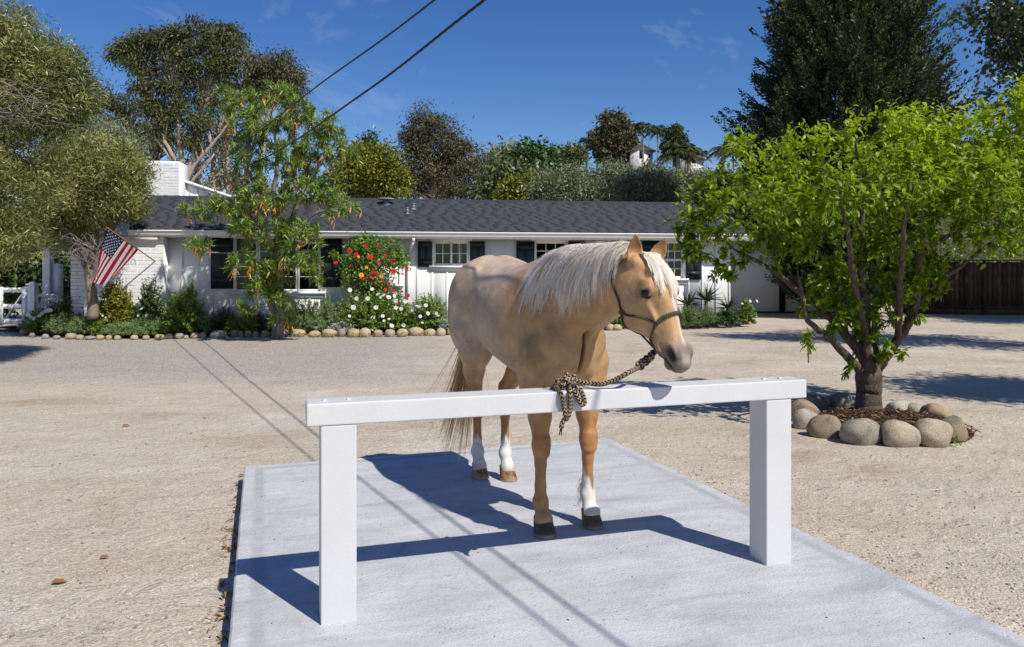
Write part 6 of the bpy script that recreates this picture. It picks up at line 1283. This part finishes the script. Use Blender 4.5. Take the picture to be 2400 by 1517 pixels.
# ------------------------------------------------------------------ shrubs and flowers
def stem_pts(base, rx, ry, h, n, up=0.5, fill_=0.5):
    an = rng.random(n)*2*np.pi; el = np.arcsin(rng.random(n)**0.8); r = fill_+(1-fill_)*rng.random(n)**0.5
    e = np.stack([np.cos(an)*np.cos(el)*rx*r, np.sin(an)*np.cos(el)*ry*r, np.sin(el)*h*r+0.05*h],1); s = e*np.array([0.25,0.25,0.0]); c = s*0.6+e*0.4+np.array([0,0,up])*h*0.35
    return s+base, c+base, e+base
def bush(name, label, px, Z, wpx, ytop, leaf, nst=110, npl=26, L=0.05, W=0.02, tpl='rhomb', up=0.5, spread=0.8, ry=None, group=None, cat='shrub', base_z=None, fill_=0.45, rscale=1.0, t0=0.2, droop=0.0):
    x = (px-CX)/F*Z; b0 = float(gz(x, Z))+0.08 if base_z is None else base_z; base = np.array([x, Z, b0]); rx = wpx/2/F*Z*1.1; h = max(0.08, HC-(ytop-HY)/F*Z-b0)*1.06; nst = int(nst*1.35)
    root = empty(name, base); tag(root, label, cat, group); inv = Matrix.Translation(-root.location); s, c, e = stem_pts(base, rx, ry or rx*0.85, h, nst, up, fill_)
    st = MB()
    for q in range(0, nst, 3): st.tube(np.array([s[q], 0.25*s[q]+0.5*c[q]+0.25*e[q], e[q]]), [0.006,0.004,0.002], 4, False)
    o = st.build('stems', BK['stem'], root); o.matrix_parent_inverse = inv; o['kind'] = 'stuff'
    t = t0+(1-t0)*rng.random((nst,npl))**0.7; T_ = t[...,None]; O = ((1-T_)**2*s[:,None]+2*T_*(1-T_)*c[:,None]+T_**2*e[:,None]).reshape(-1,3); tg = nrm((2*(1-T_)*(c-s)[:,None]+2*T_*(e-c)[:,None]).reshape(-1,3)); n = len(O)
    Dv = nrm(tg*(1-spread*0.5)+rdir(n)*spread+np.array([0,0,-droop])); N = nrm(rdir(n)*0.7+np.array([0,-0.25,0.9])); rb = np.repeat(rng.random(nst), npl)
    o = leaf_obj('leaves', O+rng.normal(size=O.shape)*0.008, Dv, N, L*(0.6+0.7*rng.random(n)), W*(0.6+0.7*rng.random(n)), tpl, leaf, root, (0.4*rb+0.4*rng.random(n)+0.3*t.ravel()-0.1)*rscale); o.matrix_parent_inverse = inv
    return root, e, inv
def flower_me(cols, layers=3, cup=0.5, center=None):
    V, Fc, mi = [], [], []; r = np.random.default_rng(len(cols)*13+layers)
    for ly in range(layers):
        k = 7-ly; rad = 1.0-0.27*ly; tilt = 0.10+cup*ly*0.55
        for q in range(k):
            a = (q+0.5*ly+0.15*r.random())/k*2*math.pi; d = np.array([math.cos(a), math.sin(a), 0]); s = np.array([-d[1], d[0], 0]); n = len(V); w = 0.52*rad
            up_ = np.array([0,0,1.0]); V += [d*0.08, d*rad*0.55*math.cos(tilt)+s*w+up_*rad*0.55*math.sin(tilt), d*rad*math.cos(tilt)+s*w*0.45+up_*rad*math.sin(tilt)*1.1, d*rad*math.cos(tilt)-s*w*0.45+up_*rad*math.sin(tilt)*1.1, d*rad*0.55*math.cos(tilt)-s*w+up_*rad*0.55*math.sin(tilt)]
            Fc += [(n,n+1,n+2,n+3),(n,n+3,n+4,n+4)]; mi += [ly % len(cols)]*2
    me = bpy.data.meshes.new('flower'); me.from_pydata([tuple(v) for v in V], [], [f if f[2] != f[3] else f[:3] for f in Fc]); me.update()
    for c in cols: me.materials.append(c)
    me.polygons.foreach_set('material_index', mi)
    return me
def petal(name, c): return m_leaf(name, [(0,c),(1,c)], 0.6, 0.2, 0.25, (1.1,1.05,1.0))
PW, PR, PC, PO, PP, PY = petal('white_petal',(0.80,0.79,0.76)), petal('red_petal',(0.52,0.02,0.02)), petal('coral_petal',(0.62,0.055,0.025)), petal('orange_petal',(0.80,0.33,0.03)), petal('pink_petal',(0.62,0.08,0.16)), petal('yellow_petal',(0.80,0.58,0.06))
FM = dict(w=flower_me([PW],2,0.35), w3=flower_me([PW,PW],3), r=flower_me([PR]), rc=flower_me([PR,PC]), c=flower_me([PC]), o=flower_me([PO,PY]), p=flower_me([PP]))
def flower(kind, pos, r, parent, inv, face=(0.15,-1,0.5)):
    f = (Vector(face)+Vector(rng.normal(size=3)*0.35)).normalized(); o = link('flower', FM[kind], parent); o.matrix_parent_inverse = inv; r *= 0.74*(0.8+0.45*rng.random()); o.matrix_basis = Matrix.Translation(Vector(pos)) @ f.to_track_quat('Z','Y').to_matrix().to_4x4() @ Matrix.Rotation(rng.random()*6,4,'Z') @ Matrix.Scale(r,4)
# left bed
def Zb(px): return GP(px, np.interp(px, [44,70,130,300,400,500,800,1060,1440],[772,788,795,797,795,792,790,787,775])).y
r1, e, inv = bush('white_rose_bush', 'low rose bush with white blooms at the left end of the bed', 100, Zb(100)+0.75, 96, 722, LF['shrub'], 120, 26, 0.055, 0.034)
for px, py in ((72,744),(80,747),(66,738),(98,735),(106,731),(113,728),(120,727),(144,736),(92,741),(35,756)): flower('w3', P(px, py, Zb(100)+0.25), 0.065, r1, inv)
bush('yellow_green_plant', 'low lime green plant at the left end of the bed edge', 84, Zb(84)+0.35, 50, 772, LF['yel'], 50, 26, 0.04, 0.026)
bush('grey_green_shrub', 'feathery grey green shrub right of the leftmost white roses', 150, Zb(150)+0.55, 90, 742, LF['lav'], 150, 30, 0.075, 0.010, 'lance')
bush('grey_green_shrub', 'feathery grey green shrub under the leaning olive trunk', 205, Zb(205)+0.5, 84, 738, LF['lav'], 150, 30, 0.075, 0.010, 'lance')
bush('grey_green_shrub', 'low feathery grey green shrub in front of the spiky agave', 285, Zb(285)+0.4, 90, 756, LF['lav'], 150, 30, 0.07, 0.010, 'lance')
bush('grey_green_shrub', 'spreading grey green shrub between the agave and the wall corner', 350, Zb(350)+0.45, 112, 742, LF['lav'], 190, 30, 0.07, 0.010, 'lance')
r2, e, inv = bush('flower_clump', 'mixed clump of small white and blue flowers by the agave', 248, Zb(248)+0.7, 50, 736, LF['shrub'], 60, 24, 0.05, 0.03)
for px, py in ((247,756),(240,740),(250,745),(258,744),(324,740),(344,740),(342,754),(332,724)): flower('w3', P(px, py, Zb(248)+0.4), 0.045, r2, inv)
bush('golden_shrub', 'round golden green shrub under the flag', 272, 17.75, 94, 662, LF['yel'], 190, 30, 0.06, 0.04, 'leaf', fill_=0.6)
bush('dark_shrub', 'tall dark shrub with upright sprays against the brick wall', 352, 17.8, 72, 652, LF['dark'], 150, 30, 0.06, 0.03, up=0.9)
bush('dark_shrub', 'dark leafy shrub in shade beside the porch wall', 165, 18.1, 110, 695, LF['dark'], 130, 26, 0.12, 0.03, 'blade')
bush('green_shrub', 'bright green upright shrub at the corner of the white wall', 432, 17.7, 112, 682, LF['shrub'], 210, 30, 0.06, 0.034, 'leaf', up=0.8)
bush('green_shrub', 'slim bright green shoot rising beside the corner shrub', 446, 17.9, 30, 655, LF['shrub'], 40, 26, 0.05, 0.03, 'leaf', up=1.2)
bush('lacy_shrub', 'dark lacy shrub left of the yellow leafed tree foot', 530, Zb(530)+0.9, 86, 722, LF['dark'], 150, 26, 0.06, 0.012, 'lance')
bush('lacy_shrub', 'dark lacy shrub touching the yellow leafed tree trunk', 596, Zb(596)+0.9, 70, 730, LF['dark'], 120, 26, 0.06, 0.02)
bush('lime_shrub', 'low lime green plant at the foot of the yellow leafed tree', 655, Zb(655)+0.45, 62, 742, LF['yel'], 80, 26, 0.045, 0.02)
bush('lavender', 'grey green upright lavender right of the yellow leafed tree', 722, Zb(722)+0.6, 82, 700, LF['lav'], 150, 32, 0.065, 0.010, 'lance', up=1.0)
bush('lavender', 'grey green upright lavender left of the white rose bush', 768, Zb(768)+0.7, 60, 696, LF['lav'], 110, 32, 0.065, 0.010, 'lance', up=1.0)
bush('silver_plant', 'low silvery plant at the foot of the white rose bush', 800, Zb(800)+0.35, 64, 756, LF['silver'], 70, 24, 0.05, 0.018)
bush('silver_plant', 'low silvery plant beside the horse rump', 1048, Zb(1048)+0.4, 40, 742, LF['silver'], 50, 24, 0.05, 0.018)
r3, e, inv = bush('white_rose_bush', 'broad rose bush dotted with white blooms below the red climbing rose', 868, Zb(868)+0.75, 182, 684, LF['shrub'], 300, 30, 0.05, 0.032, 'leaf', fill_=0.55)
for px, py in ((820,680),(872,678),(886,690),(893,697),(900,692),(911,697),(924,693),(928,706),(950,707),(848,720),(828,721),(881,721),(928,722),(940,724),(819,741),(874,745),(897,741),(912,748),(918,764),(946,763),(872,772),(862,700),(836,700),(900,752)): flower('w' if rng.random() < 0.5 else 'w3', P(px, py, Zb(868)+0.15), rng.uniform(0.05,0.075), r3, inv)
r4, e, inv = bush('white_rose_bush', 'green bush with a few white blooms beside the downspout', 1005, Zb(1005)+0.7, 104, 690, LF['shrub'], 190, 30, 0.05, 0.028, 'leaf', fill_=0.5)
for px, py in ((998,716),(983,720),(978,718),(1023,735),(1027,741),(985,742),(1003,735),(960,706),(990,757),(966,728)): flower('w3', P(px, py, Zb(1005)+0.2), rng.uniform(0.05,0.07), r4, inv)
bush('green_shrub', 'leafy green shrub glimpsed between horse chest and head', 1450, Zb(1440)+0.7, 110, 722, LF['shrub'], 160, 28, 0.055, 0.03, 'leaf')
bush('lavender', 'grey green shrub hidden behind the horse barrel', 1120, Zb(1100)+0.6, 110, 705, LF['lav'], 120, 26, 0.065, 0.012, 'lance', up=0.9)
bush('green_shrub', 'leafy green plant at the bed edge between agave and strap leaved clump', 408, Zb(408)+0.5, 66, 744, LF['shrub'], 110, 26, 0.05, 0.026)
bush('green_shrub', 'small leafy green plant at the bed edge below the flag tail', 232, Zb(232)+0.35, 56, 752, LF['shrub'], 80, 26, 0.05, 0.022)
bush('green_shrub', 'leafy green plant filling the bed under the big front window', 566, Zb(566)+0.55, 80, 738, LF['shrub'], 130, 26, 0.05, 0.022)
bush('lavender', 'grey green lavender under the big front window sill', 690, Zb(690)+0.8, 70, 715, LF['lav'], 110, 30, 0.065, 0.011, 'lance', up=1.0)
bush('white_rose_bush', 'bushy green rose growing between white rose bush and downspout', 948, Zb(948)+0.6, 70, 706, LF['shrub'], 120, 28, 0.05, 0.03, 'leaf')
# strap leaved clumps and agave
def rosette(name, label, px, Z, n, L, W, mat, e0=0.3, e1=1.3, base_dz=0.0, curve=0.35, cat='plant', seg=6, group=None):
    x = (px-CX)/F*Z; base = np.array([x, Z, float(gz(x,Z))+0.08+base_dz]); root = empty(name, base-np.array([0,0,base_dz])); tag(root, label, cat, group); inv = Matrix.Translation(-root.location)
    for q in range(n):
        a = q*2.399+rng.random()*0.5; el = e0+(e1-e0)*rng.random(); ll = L*(0.7+0.5*rng.random()); h = np.array([math.cos(a), math.sin(a), 0]); sd = np.array([-h[1], h[0], 0]); V = []
        for i_ in range(seg+1):
            t = i_/seg; p = base+h*(ll*t*math.cos(el)+0.02)+np.array([0,0,1])*(ll*t*math.sin(el)-curve*ll*t*t*math.cos(el)*1.2); w = W*(1-t**1.6)*(0.75+0.5*math.sin(math.pi*min(1,t*1.4))); up_ = np.array([0,0,1])*math.cos(el)-h*math.sin(el)
            V += [p-sd*w/2+up_*w*0.22, p-up_*w*0.12, p+sd*w/2+up_*w*0.22]
        f = [(3*i_+j, 3*i_+j+1, 3*i_+j+4, 3*i_+j+3) for i_ in range(seg) for j in range(2)]
        o = link('leaf', mesh_np('leaf', np.array(V), np.array(f), True, {'rnd': np.full(len(V), rng.random())}), root, mat); o.matrix_parent_inverse = inv
    if base_dz > 0.05:
        o = MB().tube([base-[0,0,base_dz+0.1], base], [0.05,0.045], 8).build('stalk', BK['dark'], root); o.matrix_parent_inverse = inv
AGV = m_leaf('agave_leaf', [(0,(0.09,0.16,0.07)),(1,(0.22,0.30,0.16))], 0.5, 0.3, 0.1); ALO = m_leaf('aloe_leaf', [(0,(0.03,0.055,0.03)),(1,(0.085,0.12,0.06))], 0.4, 0.4, 0.05)
rosette('agave', 'broad bladed pale agave in the middle of the left bed', 290, Zb(290)+0.75, 11, 0.62, 0.10, AGV, 0.7, 1.5, 0.0, 0.15, 'agave')
rosette('strap_plant', 'bright strap leaved clump at the bed edge before the corner shrub', 474, Zb(474)+0.5, 60, 0.50, 0.032, LF['strap'], 0.5, 1.4, 0.0, 0.5, 'plant')
rosette('strap_plant', 'dark strap leaved clump left of the leaning olive trunk', 190, 17.9, 40, 0.6, 0.04, LF['dark'], 0.5, 1.3, 0.0, 0.5, 'plant')
rosette('aloe', 'tall spiky aloe in the bed right of the horse face, middle one', 1655, 19.7, 34, 0.60, 0.062, ALO, -0.1, 1.3, 0.62, 0.12, 'aloe', group='aloes by the wall corner')
rosette('aloe', 'spiky aloe half hidden behind the horse nose', 1612, 19.6, 30, 0.55, 0.056, ALO, -0.1, 1.3, 0.50, 0.14, 'aloe', group='aloes by the wall corner')
rosette('aloe', 'spiky aloe nearest the shaded outbuilding', 1706, 19.6, 30, 0.52, 0.056, ALO, -0.2, 1.2, 0.42, 0.2, 'aloe', group='aloes by the wall corner')
bush('blue_green_shrub', 'soft blue green shrub behind the horse muzzle', 1612, 19.2, 84, 715, LF['lav'], 170, 30, 0.06, 0.010, 'lance', rscale=0.5)
bush('blue_green_shrub', 'soft blue green shrub below the middle aloe', 1655, 19.3, 60, 722, LF['lav'], 110, 30, 0.06, 0.010, 'lance', rscale=0.45)
bush('dark_shrub', 'dark leafy plant under the aloe near the outbuilding', 1700, 19.5, 60, 728, LF['dark'], 100, 26, 0.09, 0.02, 'blade')
r5, e, inv = bush('white_rose_bush', 'small rose bush with two white blooms at the end of the aloe bed', 1748, 19.7, 46, 704, LF['shrub'], 70, 26, 0.055, 0.034, 'leaf')
for px, py in ((1758,706),(1774,706),(1740,712)): flower('w3', P(px, py, 19.4), 0.05, r5, inv)
# red climbing rose
cl0 = empty('climbing_rose', (hs(870)*ch+HA.x, HA.y+hs(870)*sh_-0.15, 0.08)); tag(cl0, 'climbing rose with red and orange blooms on the house wall', 'rose'); cinv = Matrix.Translation(-cl0.location)
CZ = 18.75
cbl = [blob(835,600,34,40,CZ,0.22), blob(870,620,50,44,CZ,0.28), blob(920,600,38,36,CZ,0.24), blob(940,610,20,30,CZ,0.2), blob(830,650,34,44,CZ,0.24), blob(880,660,40,36,CZ,0.28), blob(870,570,44,20,CZ,0.18), blob(845,560,30,14,CZ,0.15), blob(790,595,16,12,CZ,0.12), blob(900,690,50,26,CZ,0.2), blob(860,580,26,30,CZ,0.2)]
cl, od = clumps(cbl, 420, 0.2); O, Dv, N, LL, WW, rb = fill(cl, od, 16, 0.065, 0.06, 0.042, 0.35, 0.6); o = leaf_obj('leaves', O, Dv, N, LL, WW, 'leaf', LF['shrub'], cl0, 0.45*rb+0.5*rng.random(len(O))); o.matrix_parent_inverse = cinv
st = MB()
for q in range(14):
    s = np.array(P(rng.uniform(830,890), 778, CZ)); e_ = cl[rng.integers(len(cl))]; st.tube(cr([s, (s+e_)/2+rng.normal(size=3)*0.12, e_], 4), np.linspace(0.016,0.005,9), 5, False)
o = st.build('canes', BK['dark'], cl0); o.matrix_parent_inverse = cinv; o['kind'] = 'stuff'
for px, py, kd, r in ((858,577,'rc',.085),(820,588,'r',.085),(835,597,'r',.075),(867,603,'c',.10),(904,601,'r',.075),(920,614,'r',.085),(787,616,'c',.085),(888,616,'p',.06),(824,622,'p',.07),(859,627,'o',.06),(875,639,'r',.07),(884,643,'rc',.06),(847,645,'o',.075),(850,651,'r',.075),(872,650,'p',.075),(894,648,'o',.065),(923,636,'rc',.085),(953,629,'r',.065),(943,642,'p',.055),(880,661,'c',.055),(894,660,'c',.05),(903,679,'c',.075),(920,681,'r',.08),(912,666,'r',.05),(888,575,'c',.05),(887,594,'c',.03),(967,605,'c',.03),(818,701,'c',.05),(941,684,'r',.045),(957,693,'c',.05),(935,711,'r',.05),(840,602,'o',.045)):
    flower(kd, P(px, py, CZ-0.32), r, cl0, cinv)

# ------------------------------------------------------------------ flag
def mk_cloth(name, c):
    m, nt, b = M(name, c, 0.75, 0.2); tr = nd(nt, 'BsdfTranslucent', {'Color': c}); mx = nd(nt, 'MixShader', {0: 0.25, 1: b.outputs[0], 2: tr.outputs[0]}); lk(nt, mx.outputs[0], nt.nodes['Material Output'].inputs[0]); return m
FR, FW, FB = mk_cloth('red_cloth',(0.42,0.012,0.03)), mk_cloth('white_cloth',(0.74,0.74,0.76)), mk_cloth('blue_cloth',(0.012,0.022,0.11))
flag = empty('flag', P(384,628,18.45)); tag(flag, 'United States flag hanging from a slanted pole by the brick wall', 'flag'); finv3 = Matrix.Translation(-flag.location)
tip = np.array(P(250,533,16.6)); root_ = np.array(P(384,627,18.55))
GOLD = m_paint('varnished_wood', (0.30,0.17,0.06), 0.4, 0.3, 20)
o = MB().tube([root_, tip], [0.014,0.012], 10).build('pole', GOLD, flag); o.matrix_parent_inverse = finv3
o = MB().tube([root_+[0,0.1,-0.06], root_*0.97+tip*0.03], 0.024, 10).build('bracket', WHITE, flag); o.matrix_parent_inverse = finv3
def FG(u, v):
    "u along the hoist from the tip, v along the fly"
    H = tip+(root_-tip)*(0.01+0.52*u); Zf = 17.3
    f0 = np.array(P(217,652,16.7)); f1 = np.array(P(240,676,17.05)); e_ = f0+(f1-f0)*u; p = H*(1-v)+e_*v
    fold = math.sin(u*8.5+0.6+v*0.8)*0.10*v**0.8+math.sin(u*17+1.0)*0.03*v; p = p+np.array([0.35,1.0,0.0])*fold*0.9+np.array([0.0,0,-1])*0.05*math.sin(math.pi*v)*0.6
    p[0] += -0.10*math.sin(math.pi*v)*(1-u)*0.6
    return p
nu, nv = 52, 40; V = [FG(a/nu, b/nv) for a in range(nu+1) for b in range(nv+1)]; f, mi = [], []
for a in range(nu):
    for b in range(nv):
        f.append((a*(nv+1)+b, a*(nv+1)+b+1, (a+1)*(nv+1)+b+1, (a+1)*(nv+1)+b)); stp = int((a+0.5)/nu*13); mi.append(2 if stp < 7 and (b+0.5)/nv < 0.4 else (0 if stp % 2 == 0 else 1))
me = mesh_np('cloth', np.array(V), np.array(f), True, mat_idx=mi); o = link('cloth', me, flag, [FR, FW, FB]); o.matrix_parent_inverse = finv3
sv, sf = [], []
for row in range(9):
    for c_ in range(6 if row % 2 == 0 else 5):
        uu = (row+1)/10*(7/13); vv = ((c_+0.5) if row % 2 == 0 else (c_+1.0))/6*0.4
        for side in (-1, 1):
            c0 = FG(uu, vv); du = nrm(FG(uu+0.01, vv)-c0); dv = nrm(FG(uu, vv+0.01)-c0); nn = nrm(np.cross(du, dv)); dv = np.cross(nn, du); n = len(sv); sv.append(c0+nn*side*0.004)
            for k in range(10): r = 0.024 if k % 2 == 0 else 0.0105; an = k/10*2*math.pi; sv.append(c0+nn*side*0.004+du*r*math.cos(an)+dv*r*math.sin(an))
            sf += [(n, n+1+k, n+1+(k+1) % 10) for k in range(10)]
o = link('stars', mesh_np('stars', np.array(sv), np.array(sf)), flag, FW); o.matrix_parent_inverse = finv3; o['kind'] = 'stuff'

# ------------------------------------------------------------------ overhead lines
WIRE = m_paint('black_cable', (0.012,0.012,0.012), 0.5, 0.2)
def line(label, pts, r, twist):
    p = cr(pts, 14); root = empty('power_line', p[-1]); tag(root, label, 'cable'); inv = Matrix.Translation(-root.location)
    if not twist: o = MB().tube(p, r, 6).build('cable', WIRE, root); o.matrix_parent_inverse = inv
    else:
        q = np.array([p[0]+(p[-1]-p[0])*t for t in (0,1)]); n = 420; s = np.linspace(0, len(p)-1, n); pp_ = np.stack([np.interp(s, np.arange(len(p)), p[:,c]) for c in range(3)],1); ln = np.concatenate([[0],np.cumsum(np.linalg.norm(np.diff(pp_,axis=0),axis=1))])
        for k in range(3):
            a = ln*2*np.pi/0.42+k*2.094; o = MB().tube(pp_+np.stack([np.cos(a)*0.0, np.cos(a), np.sin(a)],1)*r*0.75, r*0.72, 5).build('strand', WIRE, root); o.matrix_parent_inverse = inv
z_ = SLAB
line('twisted black service cable, the right one of the two overhead lines', [(6.45,-6.6,3.95),(2.57,0.56,3.6+z_),(-0.21,5.84,3.5+z_),(-1.71,8.67,3.44+z_),(-4.85,14.8,3.62+z_),(-10.0,24.0,4.25)], 0.010, True)
line('thin black cable, the left one of the two overhead lines', [(6.3,-6.6,3.95),(2.34,0.64,3.6+z_),(-0.60,5.94,3.54+z_),(-2.49,9.42,3.66+z_),(-5.38,14.8,3.8+z_),(-10.3,24.05,4.3)], 0.0085, False)
line('fine pale cable crossing behind the roof by the dome shaped tree', [P(1292,378,62),P(1200,400,58),P(1000,428,50),P(850,445,44)], 0.012, False)

# ------------------------------------------------------------------ loose things on the ground
DRY = m_leaf('fallen_leaf', [(0,(0.09,0.045,0.02)),(0.5,(0.26,0.12,0.045)),(0.85,(0.40,0.25,0.09)),(1,(0.36,0.33,0.10))], 0.7, 0.2, 0.1)
k = 520; X = rng.uniform(-9, 8, k); Y = 2.2+13*rng.random(k)**1.4; msk = []
for x, y in zip(X, Y): d = Vector((x,y,0))-BL; msk.append(not (-0.05 < d.dot(e1) < 2.95 and -5.3 < d.dot(e2) < 0.05))
X, Y = X[np.array(msk)], Y[np.array(msk)]; k = len(X); O = np.stack([X,Y,gz(X,Y)+0.006],1)
o = leaf_obj('leaf_litter', O, rdir(k)*[1,1,0.15], rdir(k)*0.5+[0,0,1], 0.045*(0.4+rng.random(k)**2), 0.010, 'leaf', DRY, None); tag(o, 'scattered dry leaves and twigs on the gravel yard', 'leaf litter', kind='stuff')
k = 260; t = rng.random(k)*5.2; O = np.array([np.array(BL-e2*a-e1*(0.02+0.07*rng.random()**2))+[0,0,0.012] for a in t]); o = leaf_obj('edge_leaf_litter', O, rdir(k)*[1,1,0.3], rdir(k)*0.5+[0,0,1], 0.05*(0.3+rng.random(k)), 0.012, 'leaf', DRY, None); tag(o, 'dry leaves gathered along the left side of the concrete slab', 'leaf litter', kind='stuff')
for q, (px, py, l_, lab) in enumerate([(118,1372,0.075,'curled orange leaf lying on the gravel at the lower left'),(232,1312,0.05,'small brown leaf on the gravel right of the curled orange one'),(557,1119,0.06,'brown leaf lying at the back left corner of the slab'),(285,1001,0.08,'dark dry sprig on the gravel left of the rail'),(474,983,0.045,'dark pebble like leaf between the cable shadows and the sprig')]):
    g_ = GP(px, py); rt = leaf_obj('fallen_leaf', np.array([g_])+[0,0,0.012], np.array([[1,0.3,0.1]]), np.array([[0.1,-0.4,1]]), np.array([l_]), np.array([l_*0.45]), 'leaf', DRY, None, np.array([0.45])); del rt['kind']; tag(rt, lab, 'leaf')
def pebbles(name, label, n, area, rmin, rmax, mat, zf):
    bm = bmesh.new(); bmesh.ops.create_icosphere(bm, subdivisions=1, radius=1.0); TV = np.array([v.co[:] for v in bm.verts]); TFc = np.array([[v.index for v in f.verts] for f in bm.faces]); bm.free()
    c = area(n); n = len(c); r = rmin+(rmax-rmin)*rng.random(n)**2.2; sc = np.stack([r*(0.8+0.5*rng.random(n)), r*(0.8+0.5*rng.random(n)), r*0.7],1); a = rng.random(n)*6.28; V = TV[None]*sc[:,None]*(1+0.12*rng.normal(size=(n,len(TV),1))); ca, sa = np.cos(a)[:,None], np.sin(a)[:,None]
    V = np.stack([V[...,0]*ca-V[...,1]*sa, V[...,0]*sa+V[...,1]*ca, V[...,2]],-1)+c[:,None]+np.array([0,0,0.25])*r[:,None,None]
    o = link(name, mesh_np(name, V.reshape(-1,3), (TFc[None]+(np.arange(n)*len(TV))[:,None,None]).reshape(-1,3), True, {'rnd': np.repeat(rng.random(n), len(TV))}), None, mat); tag(o, label, 'gravel', kind='stuff')
m_, nt, b = M('gravel_stone', (0.4,0.35,0.3), 0.9, 0.15); lk(nt, ramp(nt, attr(nt,'rnd'), [(0,(0.16,0.145,0.13)),(0.3,(0.36,0.31,0.26)),(0.7,(0.50,0.43,0.36)),(1,(0.60,0.54,0.47))]), b.inputs['Base Color']); PEB = m_
def yard(n):
    Z = 2.5+9*rng.random(n)**1.5; X = (rng.random(n)-0.5)*1.42*Z; keep = []
    for x, y in zip(X, Z): d = Vector((x,y,0))-BL; keep.append(not (-0.02 < d.dot(e1) < 2.92 and -5.3 < d.dot(e2) < 0.02))
    keep = np.array(keep); return np.stack([X[keep], Z[keep], gz(X[keep],Z[keep])],1)
pebbles('gravel_stones', 'loose gravel stones strewn over the yard in the foreground', 16000, yard, 0.0025, 0.0085, PEB, gz)
m_, nt, b = M('dark_grit', (0.06,0.05,0.045), 0.9); GRIT = m_
def slabd(n):
    a = rng.random(n)*2.8+0.05; bb = -rng.random(n)*3.6-0.05; p = np.array([np.array(SL(x, y)) for x, y in zip(a, bb)]); return p
pebbles('slab_grit', 'tiny dark bits of grit on the concrete slab', 240, slabd, 0.001, 0.0045, GRIT, None)
